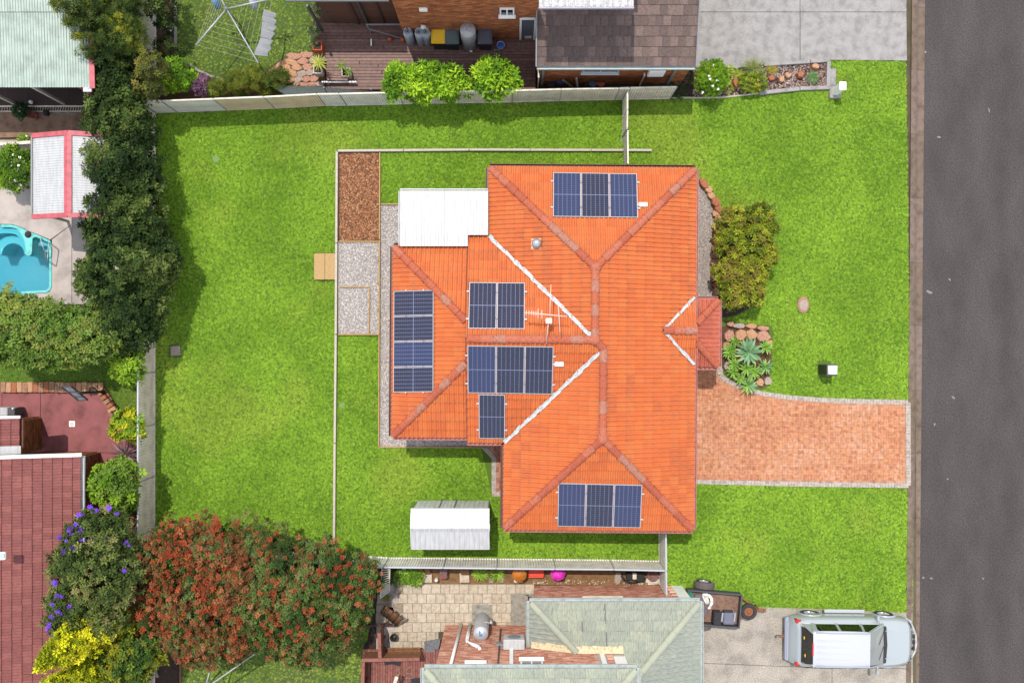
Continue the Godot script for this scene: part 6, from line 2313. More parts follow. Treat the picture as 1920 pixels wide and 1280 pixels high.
func upper_house() -> void:
	var o := thing("brick_house", "red brick house with a brown tiled garage roof at the top edge", "house", Vector3(0, 0, 0))
	upper = o
	var south := Vector3(0, 0, 1)
	var bricks := [Color(0.36, 0.135, 0.055), Color(0.31, 0.11, 0.045), Color(0.41, 0.165, 0.075), Color(0.26, 0.095, 0.045)]
	var mortar: Material = mk("mortar_brown", col(176, 108, 72), 0.9, "fine", V(2))
	var wz := -11.26
	brick_wall(o, Vector3(-3.97, 0.25, wz), Vector3(0.92, 0.25, wz), 5.0, south, bricks, mortar, [[3.47, 4.14, 2.45, 3.25], [4.32, 4.78, 0.0, 2.3]])
	brick_wall(o, Vector3(-3.97, 0.25, wz - 2.4), Vector3(-3.97, 0.25, wz - 0.12), 5.0, Vector3(-1, 0, 0), bricks, mortar)
	brick_wall(o, Vector3(0.95, 0, -9.66), Vector3(6.32, 0, -9.66), 2.45, south, bricks, mortar, [[1.55, 2.85, 1.5, 2.4]])
	brick_wall(o, Vector3(0.95, 0, wz + 0.13), Vector3(0.95, 0, -9.79), 2.45, Vector3(-1, 0, 0), bricks, mortar)
	brick_wall(o, Vector3(6.32, 0, -9.79), Vector3(6.32, 0, -16), 2.45, Vector3(1, 0, 0), bricks, mortar)
	# garage roof
	var roof := Node3D.new()
	put(roof, "garage_roof", o)
	var tm: Array = [mk("brown_tile_a", col(144, 120, 114), 0.85, "grey_streak", V(0.8), "fine", V(2)), mk("brown_tile_b", col(136, 114, 108), 0.85, "grey_streak", V(0.9), "fine", V(2)), mk("brown_tile_c", col(124, 104, 100), 0.85, "grey_streak", V(0.8), "fine", V(2)), mk("brown_tile_d", col(150, 126, 120), 0.85, "grey_streak", V(0.7), "fine", V(2))]
	var h := 2.55
	var bed := [tile_slope(o, [[0.86, -9.56], [6.36, -9.56], [6.36, -16], [0.86, -16]], [6.36, -9.56], Vector2(0, -1), h, 0.3, 0.27, 0.34, "flat", tm, 0.024, 0.5)]
	for b in bed:
		part_mesh(roof, "roof_boarding", b[4])
	lay_tiles(o, roof, 190)
	gutter(roof, Vector3(0.86, h, -9.56), Vector3(6.36, h, -9.56), Vector3(0, 0, 1), M["grey_gutter"])
	var st := tool_()
	for x in [0.84, 6.38]:
		st = tool_()
		beam(st, Vector3(x, h + 0.03, -9.52), Vector3(x, h + 0.03 + 6.5 * 0.3, -16), 0.05, 0.12)
		part(roof, "barge_board", st, M["mid_grey"])
	# the upper storey that stands behind it, with its pale eave
	st = tool_()
	box(st, Vector3(2.4, 3.9, -14.2), Vector3(3.2, 2.6, 4.4))
	part(o, "upper_wall", st, M["mid_grey"])
	st = tool_()
	ribs(st, Vector3(0.86, 5.15, -10.66), Vector3(3.02, 0, 0), Vector3(0, 0.5, -6.0), Vector3.UP, 0.2, 0.02)
	part(o, "upper_roof", st, mk("weathered_roof", col(226, 226, 230), 0.6, "stain", V(0.9), "blot", V(0.5)))
	st = tool_()
	rbox(st, Vector3(2.37, 5.1, -10.63), Vector3(3.05, 0.13, 0.06), 0.02)
	part(o, "upper_fascia", st, mk("lilac_white", col(206, 208, 226), 0.5, "stain", V(1)))
	st = tool_()
	rbox(st, Vector3(1.12, 1.25, -9.62), Vector3(0.09, 2.4, 0.07), 0.01)
	rbox(st, Vector3(5.8, 1.25, -9.62), Vector3(0.1, 2.4, 0.07), 0.01)
	part(o, "downpipe", st, M["mid_grey"])
	st = tool_()
	rbox(st, Vector3(5.15, 1.7, -9.58), Vector3(0.58, 0.62, 0.14), 0.02)
	part(o, "meter_box", st, M["white"])
	wall_window(o, Vector3(3.15, 1.98, -9.64), 1.28, 0.72, south, "alu", 2)
	wall_window(o, Vector3(-0.17, 3.1, wz + 0.01), 0.5, 0.66, south, "white", 2)
	# back door with its cat flap, and a small light
	st = tool_()
	for x in [0.33, 0.85]:
		rbox(st, Vector3(x - 0.02, 1.35, wz + 0.02), Vector3(0.08, 2.2, 0.09), 0.01)
	rbox(st, Vector3(0.57, 2.45, wz + 0.02), Vector3(0.5, 0.08, 0.09), 0.01)
	var door := part(o, "back_door", st, M["white"])
	st = tool_()
	box(st, Vector3(0.58, 1.35, wz + 0.02), Vector3(0.44, 2.12, 0.03))
	part(door, "screen", st, mk("fly_screen", col(112, 122, 138), 0.5, "fine", V(6)))
	st = tool_()
	rbox(st, Vector3(0.60, 0.55, wz + 0.045), Vector3(0.26, 0.24, 0.03), 0.006)
	part(door, "cat_flap", st, M["cream"])
	st = tool_()
	rbox(st, Vector3(-3.0, 3.35, wz + 0.04), Vector3(0.28, 0.2, 0.1), 0.015)
	part(o, "wall_box", st, M["white"])
	# the covered end of the deck: white edged roof, dark posts, brown wall
	var pr := thing("deck_roof", "white edged flat roof on dark posts over the left end of the dark deck", "patio cover", Vector3(-5.6, 0, -12.6))
	st = tool_()
	rbox(st, Vector3(-6.0, 2.95, -14.0), Vector3(3.5, 0.14, 4.5), 0.02)
	part(pr, "roof_sheet", st, mk("lilac_metal", col(216, 218, 236), 0.4))
	st = tool_()
	rbox(st, Vector3(-6.0, 2.86, -11.71), Vector3(3.56, 0.14, 0.05), 0.01)
	part(pr, "fascia", st, M["mid_grey"])
	for p in [[-7.05, -11.55], [-5.35, -11.75], [-3.72, -11.4]]:
		st = tool_()
		rbox(st, Vector3(p[0], 1.57, p[1]), Vector3(0.09, 2.55, 0.09), 0.01)
		part(pr, "post", st, M["dark_grey"])
	var bw := thing("timber_wall", "dark brown boarded wall in the shade behind the deck posts", "wall", Vector3(-5.0, 0, -11.9))
	for i in 7:
		st = tool_()
		box(st, Vector3(-5.15, 0.45 + i * 0.32, -11.86 - 0.004 * (i % 2)), Vector3(3.0, 0.31, 0.05))
		part(bw, "board", st, mk("wall_board%d" % (i % 2), col(104 - 8 * (i % 2), 62, 44), 0.8, "wood", Vector3(0.4, 3, 1)))
	st = tool_()
	for x in [-5.7, -4.75, -3.9]:
		rbox(st, Vector3(x, 1.4, -11.8), Vector3(0.1, 2.3, 0.06), 0.01)
	part(bw, "batten", st, M["dark_brown"])
	var ra := thing("deck_rail", "thin grey handrail frame on the dark deck beside the covered end", "handrail", Vector3(-4.6, 0.3, -11.3))
	st = tool_()
	beam(st, Vector3(-5.3, 1.1, -11.5), Vector3(-3.8, 1.1, -11.5), 0.04, 0.04)
	beam(st, Vector3(-5.2, 0.9, -11.4), Vector3(-4.0, 0.4, -11.2), 0.03, 0.03)
	for x in [-5.25, -3.8]:
		beam(st, Vector3(x, 0.3, -11.45), Vector3(x, 1.12, -11.45), 0.04, 0.04)
	part(ra, "rail", st, M["mid_grey"])
	st = tool_()
	beam(st, Vector3(-5.22, 0.42, -11.2), Vector3(-5.22, 0.42, -10.95), 0.04, 0.05)
	part(ra, "bracket", st, M["white"])


func upper_yard() -> void:
	var dk := thing("timber_deck", "dark brown timber deck with a sunlit edge behind the red brick wall", "deck", P(800, 100, 0.3))
	var y := 46.0
	var i := 0
	while y < 166.0:
		var x0 := 592.0 if y < 112.0 else 612.0
		var xa := rnd(x0 + 60.0, 920.0)
		for s in [[x0, xa - 0.4], [xa + 0.4, 1004.0]]:
			plank(dk, "plank", P(s[0], y, 0.3), P(s[1], y, 0.3), 0.112, 0.04, "brown_deck" if (i + int(s[0])) % 3 else "brown_deck_b")
		y += 5.95
		i += 1
	var st := tool_()
	box(st, P(800, 167, 0.15) + Vector3(0, -0.02, 0), Vector3(7.6, 0.26, 0.04))
	part(dk, "fascia_board", st, M["dark_brown"])
	var bn := thing("timber_bench", "low brown timber bench between the two planter boxes on the deck", "bench", P(640, 143, 0.3))
	for k in 3:
		plank(bn, "slat", P(612, 139 + k * 4.6, 0.62), P(652, 140 + k * 4.6, 0.62), 0.075, 0.04, "brown_deck_b")
	for px in [616, 648]:
		st = tool_()
		box(st, P(px, 144, 0.45), Vector3(0.07, 0.3, 0.26))
		part(bn, "leg", st, M["dark_brown"])
	st = tool_()
	beam(st, P(603, 153.5, 0.5), P(668, 153.5, 0.5), 0.05, 0.06)
	single("deck_edge_rail", st, M["white"], "thin white rail along the step below the two cream planters", "rail")
	# gas bottles
	var bot := ["leftmost of the three grey gas bottles by the brick wall", "middle one of the three grey gas bottles by the brick wall", "gas bottle touching the yellow lidded bin"]
	var k := 0
	for p in [[770.5, 78, 1.25], [791, 79, 1.25], [803.5, 79, 1.2]]:
		var c := P(p[0], p[1], 0.3)
		var b := thing("gas_bottle", bot[k], "gas bottle", c, "gas bottles by the brick wall")
		st = tool_(true)
		lathe(st, c, [[0.15, 0.0], [0.175, 0.04], [0.175, 0.95], [0.15, 1.04], [0.09, 1.09], [0.0, 1.1]], 20)
		part(b, "cylinder", st, mk("bottle_grey", col(196, 206, 218), 0.4, "blot", V(1)))
		st = tool_(true)
		lathe(st, c, [[0.12, 1.06], [0.13, 1.2], [0.12, 1.2], [0.11, 1.08]], 16)
		part(b, "collar", st, M["bottle_grey"])
		st = tool_(true)
		tube(st, c + Vector3(0, 1.05, 0), c + Vector3(0, 1.18, 0), 0.03)
		part(b, "valve", st, M["dark_grey"])
		k += 1
	# wheelie bins
	var bins := [[826, 83, "wheelie bin with a bright yellow lid beside the gas bottles", "bin_yellow", [250, 196, 24]], [850, 84, "dark green lidded wheelie bin left of the tall grey tank", "bin_green", [86, 100, 100]], [910.5, 84, "charcoal wheelie bin right of the tall grey tank", "bin_char", [84, 84, 98]]]
	for s in bins:
		var c := P(s[0], s[1], 0.3)
		var b := thing("wheelie_bin", s[2], "bin", c, "wheelie bins by the brick wall")
		st = tool_()
		loft(st, [[c + Vector3(-0.2, 0.02, -0.2), c + Vector3(0.2, 0.02, -0.2), c + Vector3(0.2, 0.02, 0.2), c + Vector3(-0.2, 0.02, 0.2)], [c + Vector3(-0.245, 0.92, -0.27), c + Vector3(0.245, 0.92, -0.27), c + Vector3(0.245, 0.92, 0.25), c + Vector3(-0.245, 0.92, 0.25)]], true)
		part(b, "body", st, mk("bin_body", col(40, 44, 46), 0.6))
		st = tool_()
		var ld := Basis(Vector3(1, 0, 0), 0.05)
		rbox(st, c + Vector3(0, 0.96, 0.0), Vector3(0.54, 0.06, 0.58), 0.03, ld)
		rbox(st, c + Vector3(0, 0.995, 0.02), Vector3(0.4, 0.03, 0.42), 0.015, ld)
		part(b, "lid", st, mk(s[3], col(s[4][0], s[4][1], s[4][2]), 0.45))
		st = tool_()
		beam(st, c + Vector3(-0.22, 0.9, -0.32), c + Vector3(0.22, 0.9, -0.32), 0.035, 0.035)
		part(b, "handle", st, M["bin_body"])
		for x in [-0.22, 0.22]:
			st = tool_(true)
			lathe(st, c + Vector3(x - 0.025, 0.1, -0.24), [[0.0, 0.0], [0.1, 0.0], [0.1, 0.05], [0.0, 0.05]], 14, Basis(Vector3(0, 1, 0), Vector3(1, 0, 0), Vector3(0, 0, -1)))
			part(b, "wheel", st, M["rubber"])
	st = tool_(true)
	var tc := P(881, 84, 0.3)
	lathe(st, tc, [[0.26, 0.0], [0.28, 0.03], [0.28, 1.62], [0.265, 1.66], [0.0, 1.68]], 26)
	var tank := single("hot_water_tank", st, mk("tank_grey", col(188, 186, 190), 0.45, "blot", V(0.8)), "tall grey round water tank standing between two dark bins", "water tank")
	st = tool_()
	rbox(st, tc + Vector3(0.05, 0.15, 0.29), Vector3(0.12, 0.1, 0.06), 0.02)
	part(tank, "valve_cover", st, M["white"])
	# blue tub, feed bowl, light things by the wall
	var bk := thing("bucket", "blue bucket on the deck beside the charcoal bin", "bucket", P(939, 90, 0.3))
	st = tool_(true)
	lathe(st, P(939, 89, 0.3), [[0.1, 0.0], [0.14, 0.28], [0.15, 0.30], [0.135, 0.29], [0.12, 0.26]], 18)
	part(bk, "pail", st, M["bottle_grey"])
	st = tool_(true)
	lathe(st, P(939, 89, 0.3), [[0.135, 0.26], [0.05, 0.275], [0.0, 0.275]], 18)
	part(bk, "contents", st, mk("blue_plastic", col(40, 92, 206), 0.4))
	st = tool_()
	for q in [[-0.1, 0, 0.03, 0.2], [0.1, 0, 0.03, 0.2], [0, -0.1, 0.2, 0.03], [0, 0.1, 0.2, 0.03]]:
		rbox(st, P(932, 100, 0.3) + Vector3(q[0], 0.07, q[1]), Vector3(q[2], 0.14, q[3]), 0.01)
	single("square_pot", st, M["grey_pad"], "small empty square pot in front of the blue bucket", "pot")
	st = tool_(true)
	ball(st, P(793, 50, 1.9), Vector3(0.11, 0.12, 0.09), 10, 0.3)
	single("wall_lamp", st, M["cream"], "cream lamp on the brick wall above the gas bottles", "lamp")
	for s in [[732, 75, "small orange toy on the deck at the brick corner"], [756, 76, "orange brown pot tucked behind the first gas bottle"]]:
		st = tool_(true)
		lathe(st, P(s[0], s[1], 0.3), [[0.07, 0.0], [0.1, 0.12], [0.05, 0.2], [0.0, 0.22]], 10)
		single("ornament", st, M["terracotta"], s[2], "ornament")
	# planter boxes on the deck
	for s in [[599, 92, 0.34, "terracotta", "square orange planter at the left end of the deck", 0.42], [600, 136, 0.32, "cream", "cream square planter with a spiky yucca", 0.45], [652, 141, 0.32, "cream", "cream square planter with two small palms", 0.4]]:
		var c := P(s[0], s[1], 0.3)
		var w: float = s[2]
		var hh: float = s[5]
		var b := thing("planter", s[4], "planter", c)
		st = tool_()
		for q in [[-1, 0], [1, 0], [0, -1], [0, 1]]:
			rbox(st, c + Vector3(q[0] * w * 0.45, hh * 0.5, q[1] * w * 0.45), Vector3(w * 0.12 if q[0] else w * 0.78, hh, w * 0.12 if q[1] else w * 1.02), 0.012)
		part(b, "box", st, M[s[3]])
		st = tool_()
		box(st, c + Vector3(0, hh - 0.08, 0), Vector3(w * 0.78, 0.04, w * 0.78))
		part(b, "soil", st, M["dark_soil"])
	# sheets roofing the lean-to behind the fence
	var lt := thing("lean_to_roof", "dark green grey sheet roof leaning behind the patched fence", "lean-to", P(610, 170))
	for s in [[[503, 159], [606, 162.5], [613, 176.5], [536, 178.5]], [[608, 163.5], [722, 172.5], [718, 176], [615, 176.5]]]:
		st = tool_()
		slab3(st, [P(s[0][0], s[0][1], 1.15), P(s[1][0], s[1][1], 1.15), P(s[2][0], s[2][1], 1.4), P(s[3][0], s[3][1], 1.4)], 0.03, Vector3.UP)
		part(lt, "roof_sheet", st, mk("dark_sheet", col(84, 94, 92), 0.6, "stain", V(0.8)))
	st = tool_()
	for p in [[540, 176], [613, 172], [700, 175]]:
		box(st, P(p[0], p[1], 0.62), Vector3(0.06, 1.2, 0.06))
	part(lt, "post", st, M["dark_grey"])
	# pink flagstones between lawn and deck
	sheet("flagstone_bed", [535, 97, 600, 97, 612, 165, 540, 165, 500, 130], -0.02, "sand_soil", 0.05)
	var fl := thing("flagstone_path", "pink flagstone path and steps between the clothesline lawn and the deck", "path", P(550, 130))
	for s in [[552, 106, 14, 6, 0.1], [575, 103, 13, 6, 0], [546, 117, 12, 6, 0.3], [568, 115, 11, 6, 0], [588, 112, 8, 7, 0], [538, 128, 9, 6, 0.6], [557, 127, 10, 6, 0.2], [576, 126, 9, 6, 0.1], [592, 124, 7, 6, 0], [513, 131, 9, 4, -0.7], [524, 121, 8, 4, -0.7],
			[550, 138, 9, 6, 0.5], [566, 137, 9, 6, 0.2], [581, 137, 8, 6, 0], [595, 136, 7, 6, 0], [546, 149, 10, 6, -0.8], [560, 149, 9, 6, -0.7], [574, 149, 9, 6, -0.3], [589, 148, 8, 6, 0], [556, 158, 9, 4, -0.6], [571, 158, 9, 4, 0], [586, 158, 9, 4, 0], [600, 158, 9, 4, 0]]:
		st = tool_()
		stone(st, ring_at(P2(s[0], s[1]), s[2] * 0.0235, s[3] * 0.024, s[4], 6, 0.1), -0.05, rnd(0.03, 0.09))
		part(fl, "flagstone", st, M[["rock_pink", "rock_pink", "rock_tan", "rock_grey"][R.randi() % 4]])
	# lawn edging and what stands behind the garage fence
	var eg := thing("garden_kerb", "curved concrete kerb along the lower edge of the clothesline lawn", "kerb", P(385, 132))
	var cv := [329, -30, 329, 95, 336, 108, 352, 120, 372, 133, 394, 143, 422, 151]
	for j in cv.size() / 2 - 1:
		var a := P(cv[j * 2], cv[j * 2 + 1])
		var b := P(cv[j * 2 + 2], cv[j * 2 + 3])
		st = tool_()
		rbox(st, (a + b) * 0.5 + Vector3(0, 0.03, 0), Vector3(a.distance_to(b) + 0.02, 0.12, 0.1), 0.015, along(b - a))
		part(eg, "kerb_block", st, M["grey_pad"])
	sheet("side_strip", [1005, 140, 1290, 140, 1290, 184, 1005, 190], -0.012, "dark_soil", 0.05)
	st = tool_()
	beam(st, P(1056, 150, 0.9), P(1073, 163, 0.1), 0.06, 0.05)
	single("timber_prop", st, M["grey_pad"], "grey timber leaning behind the fence beside the purple patterned bag", "timber")
	st = tool_()
	beam(st, P(1081, 146, 0.9), P(1083, 162, 0.1), 0.07, 0.05)
	single("timber_prop", st, M["cream"], "pale upright timber behind the fence below the garage window", "timber")
	st = tool_()
	rbox(st, P(1051, 155) + Vector3(0, 0.25, 0), Vector3(0.34, 0.5, 0.3), 0.06)
	single("patterned_bag", st, mk("bag_purple", col(104, 92, 160), 0.8, "speck", V(6)), "purple and white patterned bag behind the garage fence", "bag")
	var odd := [[1033, 157, 0.3, "black_soft", "black bin bag at the corner behind the garage fence"], [1111, 159, 0.22, "label_blue_d", "blue tub behind the garage fence"], [1126, 159, 0.2, "terracotta", "orange pot behind the garage fence beside the blue tub"], [1100, 157, 0.2, "black_soft", "small black pot behind the garage fence"]]
	mk("label_blue_d", col(60, 96, 130), 0.5)
	for s in odd:
		st = tool_(true)
		lathe(st, P(s[0], s[1]), [[s[2] * 0.5, 0.0], [s[2] * 0.75, s[2] * 1.2], [s[2] * 0.6, s[2] * 1.25], [0.0, s[2] * 1.1]], 14)
		single("tub", st, M[s[3]], s[4], "tub")
	for s in [[1008, 140, 1008, 166, "short white screen at the garage's left corner"], [1198.5, 138, 1198.5, 163, "short cream screen between the garage wall and the fence"]]:
		var a := P(s[0], s[1])
		var b := P(s[2], s[3])
		var sc := thing("side_screen", s[4], "screen", a)
		st = tool_()
		ribs(st, a + Vector3(0, 0.03, 0), b - a, Vector3(0, 1.35, 0), Vector3(1, 0, 0), 0.1, 0.02)
		part(sc, "sheet", st, M["fence_cream"])
		st = tool_()
		rbox(st, (a + b) * 0.5 + Vector3(0, 1.4, 0), Vector3(0.06, 0.05, a.distance_to(b)), 0.01)
		part(sc, "top_rail", st, M["cream"])
	# clothesline with washing
	hoist("clothesline", "large rotary clothesline with white washing over the upper left lawn", P(452, 49), 1.9, [[366, 85], [484, 118], [512, -4], [404, -22]], "alu", true)
	var sh := 1.86
	var linen: StandardMaterial3D = mk("linen", col(255, 255, 255, 1.2), 0.9)
	linen.backlight_enabled = true
	linen.backlight = Color(0.7, 0.7, 0.75)
	var wash := thing("white_sheet", "row of white washing pegged along the rotary clothesline's right side", "washing", P(490, 70))
	var sx := [[494, 17], [491, 40], [488, 70], [476, 104]]
	var low := [[515, 24], [516, 49], [510, 76], [502, 107]]
	for j in 3:
		var a := P(sx[j][0], sx[j][1], sh)
		var b := P(sx[j + 1][0], sx[j + 1][1] - 2, sh)
		var c := P(low[j + 1][0], low[j + 1][1] - 2, 0.95)
		var d := P(low[j][0], low[j][1], 0.95)
		st = tool_(true)
		var n := 8
		for u in n:
			for v in 4:
				var q := []
				for e in [[0, 0], [1, 0], [1, 1], [0, 1]]:
					var fu := float(u + e[0]) / n
					var fv := float(v + e[1]) / 4.0
					var p := a.lerp(b, fu).lerp(d.lerp(c, fu), fv)
					q.append(p + Vector3(0.05 * fv * sin(fu * 11.0 + j), 0, 0.02 * sin(fu * 7.0)))
				face(st, q, Vector3(1, 0.3, 0))
		part(wash, "cloth", st, linen)
	for s in [[400, 4, [108, 164, 214], "small pale blue cloth hanging at the top of the clothesline"], [470, 3, [214, 216, 246], "pale lilac cloth hanging at the top edge beside the clothesline's arm"]]:
		var c := P(s[0], s[1], 1.8)
		st = tool_(true)
		slab3(st, [c + Vector3(-0.14, 0, -0.2), c + Vector3(0.14, 0, -0.22), c + Vector3(0.12, -0.5, 0.06), c + Vector3(-0.08, -0.52, 0.08)], 0.012, Vector3(0, 0.6, 1))
		single("hung_cloth", st, mk("cloth%d" % s[0], col(s[2][0], s[2][1], s[2][2]), 0.9), s[3], "washing")
	st = tool_()
	rbox(st, P(317, 54) + Vector3(0, 0.04, 0), Vector3(0.26, 0.07, 0.1), 0.02, Basis(Vector3.UP, -0.7))
	single("white_trowel", st, M["white"], "small white object lying in the dark bed left of the clothesline lawn", "garden tool")


# ---------------------------------------------------------------- the left neighbours

func left_houses() -> void:
	# pale green metal roof, upper left
	var o := thing("metal_roof_house", "house with a pale green ribbed metal roof and pink trim in the upper left corner", "house", Vector3(-18, 0, -12))
	var roof := Node3D.new()
	put(roof, "roof", o)
	var h := 2.6
	var e := Vector3(-14.62, h, -8.80)
	mk("green_metal", col(182, 202, 192), 0.45, "streak", Vector3(1.2, 1, 0.1), "blot", V(0.2))
	for i in 8:
		var st := tool_()
		var x1 := e.x - i * 0.76
		ribs(st, Vector3(x1 - 0.76, h, e.z), Vector3(0.756, 0, 0), Vector3(0, 0.16, -2.65), Vector3.UP, 0.095, 0.018)
		part(roof, "roof_sheet", st, M["green_metal"])
		st = tool_()
		ribs(st, Vector3(x1 - 0.76, h + 0.185, e.z - 2.55), Vector3(0.756, 0, 0), Vector3(0, 0.3, -4.0), Vector3.UP, 0.095, 0.018)
		part(roof, "roof_sheet", st, M["green_metal"])
	var st := tool_()
	beam(st, e + Vector3(0.09, 0.02, 0.04), e + Vector3(0.09, 0.46, -6.5), 0.18, 0.05)
	part(roof, "barge_board", st, M["pink_trim"])
	gutter(roof, Vector3(-24, h, e.z), Vector3(e.x + 0.1, h, e.z), Vector3(0, 0, 1), M["pink_gutter"])
	st = tool_()
	rbox(st, e + Vector3(-0.1, -0.03, 0.08), Vector3(0.3, 0.09, 0.16), 0.01)
	part(roof, "gutter_end", st, M["lilac_white"])
	st = tool_()
	box(st, Vector3(-19.6, 1.3, -13.0), Vector3(9.4, 2.5, 3.0))
	part(o, "wall", st, M["brown_paint"])
	st = tool_()
	box(st, Vector3(-19.4, 0.15, -10.1), Vector3(9.6, 0.3, 2.66))
	part(o, "verandah_floor", st, mk("dark_floor", col(66, 44, 42), 0.7, "wood", Vector3(0.4, 2, 2)))
	for x in [-20.4, -18.5, -16.65, -15.0]:
		st = tool_()
		rbox(st, Vector3(x, 1.44, -8.84), Vector3(0.1, 2.28, 0.1), 0.01)
		part(o, "post", st, M["pine_grey"] if x < -16 else M["terracotta"])
	# lattice skirt
	st = tool_()
	beam(st, Vector3(-24, 0.3, -8.74), Vector3(-14.9, 0.3, -8.74), 0.05, 0.06)
	beam(st, Vector3(-24, 0.03, -8.62), Vector3(-14.9, 0.03, -8.62), 0.04, 0.05)
	var x := -20.0
	while x < -15.0:
		beam(st, Vector3(x, 0.02, -8.64), Vector3(x + 0.18, 0.29, -8.70), 0.012, 0.035, Vector3(0, 0, 1))
		x += 0.095
	part(o, "lattice_skirt", st, M["cream"])
	# dark red tiled house
	var b := thing("tiled_house", "house with a dark red tiled roof along the lower left edge", "house", Vector3(0, 0, 0))
	red_house = b
	var red: Array = [mk("red_tile_a", col(168, 92, 88), 0.7, "grey_streak", Vector3(0.35, 1, 1.4), "fine", V(1.4)), mk("red_tile_b", col(160, 84, 80), 0.7, "grey_streak", Vector3(0.35, 1, 1.5), "fine", V(1.4)), mk("red_tile_c", col(176, 98, 92), 0.7, "grey_streak", Vector3(0.4, 1, 1.3), "fine", V(1.4))]
	roof = Node3D.new()
	put(roof, "main_roof", b)
	h = 2.5
	var t := 0.27
	var bd := tile_slope(b, [[-14.99, 16], [-14.99, 3.98], [-21.5, 3.98], [-21.5, 16]], [-14.99, 16], Vector2(-1, 0), h, t, 0.2, 0.315, "low", red, 0.03)
	part_mesh(roof, "roof_boarding", bd[4])
	lay_tiles(b, roof, 300)
	gutter(roof, Vector3(-14.99, h, 3.98), Vector3(-14.99, h, 16), Vector3(1, 0, 0), M["white_metal"])
	st = tool_()
	beam(st, Vector3(-14.95, h + 0.03, 3.93), Vector3(-21.5, h + 0.03 + 6.5 * t, 3.93), 0.12, 0.14)
	part(roof, "barge_board", st, M["white"])
	roof = Node3D.new()
	put(roof, "side_roof", b)
	bd = tile_slope(b, [[-17.12, 3.86], [-17.12, 2.66], [-22, 2.66], [-22, 3.86]], [-17.12, 3.86], Vector2(-1, 0), h, t, 0.2, 0.315, "low", red, 0.03)
	part_mesh(roof, "roof_boarding", bd[4])
	lay_tiles(b, roof, 100)
	gutter(roof, Vector3(-17.12, h, 2.66), Vector3(-17.12, h, 3.7), Vector3(1, 0, 0), M["dark_gutter"])
	st = tool_()
	beam(st, Vector3(-17.08, h + 0.03, 2.62), Vector3(-22, h + 0.03 + 4.9 * t, 2.62), 0.09, 0.12)
	part(roof, "barge_board", st, M["white"])
	st = tool_()
	slab3(st, [Vector3(-17.05, h + 0.06, 3.62), Vector3(-17.05, h + 0.06, 3.90), Vector3(-22, h + 0.06 + 4.9 * t, 3.90), Vector3(-22, h + 0.06 + 4.9 * t, 3.62)], 0.02, Vector3(0.27, 1, 0))
	part(roof, "box_gutter", st, M["white_metal"])
	var bricks := [Color(0.22, 0.085, 0.03), Color(0.18, 0.07, 0.028), Color(0.26, 0.105, 0.04), Color(0.15, 0.06, 0.03)]
	var mortar: Material = mk("mortar_dark", col(110, 66, 40), 0.9)
	brick_wall(b, Vector3(-15.46, 0, 4.16), Vector3(-15.46, 0, 14), 2.42, Vector3(1, 0, 0), bricks, mortar)
	brick_wall(b, Vector3(-17.66, 0, 2.86), Vector3(-17.66, 0, 4.03), 2.42, Vector3(1, 0, 0), bricks, mortar)
	brick_wall(b, Vector3(-22, 0, 2.84), Vector3(-17.78, 0, 2.84), 2.42, Vector3(0, 0, -1), bricks, mortar)
	brick_wall(b, Vector3(-17.6, 0, 4.14), Vector3(-15.58, 0, 4.14), 2.42, Vector3(0, 0, -1), bricks, mortar)
	st = tool_()
	for q in [[-15.46, 3.98, -14.99, 16], [-17.66, 2.66, -17.12, 3.9], [-17.5, 3.98, -15.46, 4.1]]:
		box(st, Vector3((q[0] + q[2]) * 0.5, h - 0.07, (q[1] + q[3]) * 0.5), Vector3(q[2] - q[0], 0.02, q[3] - q[1]))
	part(b, "eave_lining", st, M["terracotta"])
	var sk := thing("skylight", "small square white skylight on the dark red roof at the left edge", "skylight", P(3, 1043, 3.6))
	st = tool_()
	rbox(st, P(1, 1042, 3.9), Vector3(0.3, 0.14, 0.25), 0.02, Basis(Vector3(0, 0, 1), -0.26))
	part(sk, "frame", st, M["white"])
	st = tool_()
	rbox(st, P(1, 1042, 3.98), Vector3(0.2, 0.03, 0.16), 0.01, Basis(Vector3(0, 0, 1), -0.26))
	part(sk, "pane", st, mk("sky_pane", col(190, 216, 226), 0.15))
	# white pool shelter with a red ridge
	var s := thing("pool_shelter", "white gabled shelter roof with red trim beside the pool", "shelter", Vector3(-16.5, 0, -6))
	var hr := 2.75
	var he := 2.3
	var rz0 := P(126.5, 249, hr).z
	var rz1 := P(128, 403, hr).z
	var rx := P(127, 300, hr).x
	var xl := P(60.5, 300, he).x
	var xr := rx + (rx - xl)
	for q in [[xl, rx - 0.02, 1.0], [xr, rx + 0.02, -1.0]]:
		st = tool_()
		ribs(st, Vector3(q[0], he, rz0 + 0.08), Vector3(0, 0, rz1 - rz0 - 0.16), Vector3(q[1] - q[0], hr - he, 0), Vector3(0, 1, 0), 0.085, 0.016)
		part(s, "roof_panel", st, M["white_metal"])
		st = tool_()
		for z in [rz0, rz1]:
			beam(st, Vector3(q[0], he + 0.02, z), Vector3(rx, hr + 0.02, z), 0.16, 0.09)
		part(s, "barge_board", st, M["pink_trim"])
		st = tool_()
		beam(st, Vector3(q[0] - q[2] * 0.02, he, rz0), Vector3(q[0] - q[2] * 0.02, he, rz1), 0.05, 0.1)
		part(s, "gutter", st, M["mid_grey"])
	st = tool_()
	for q in [-1.0, 1.0]:
		slab3(st, [Vector3(rx, hr + 0.07, rz0 - 0.02), Vector3(rx, hr + 0.07, rz1 + 0.02), Vector3(rx + q * 0.13, hr + 0.03, rz1 + 0.02), Vector3(rx + q * 0.13, hr + 0.03, rz0 - 0.02)], 0.015, Vector3(q * 0.3, 1, 0))
	part(s, "ridge_cap", st, M["pink_trim"])
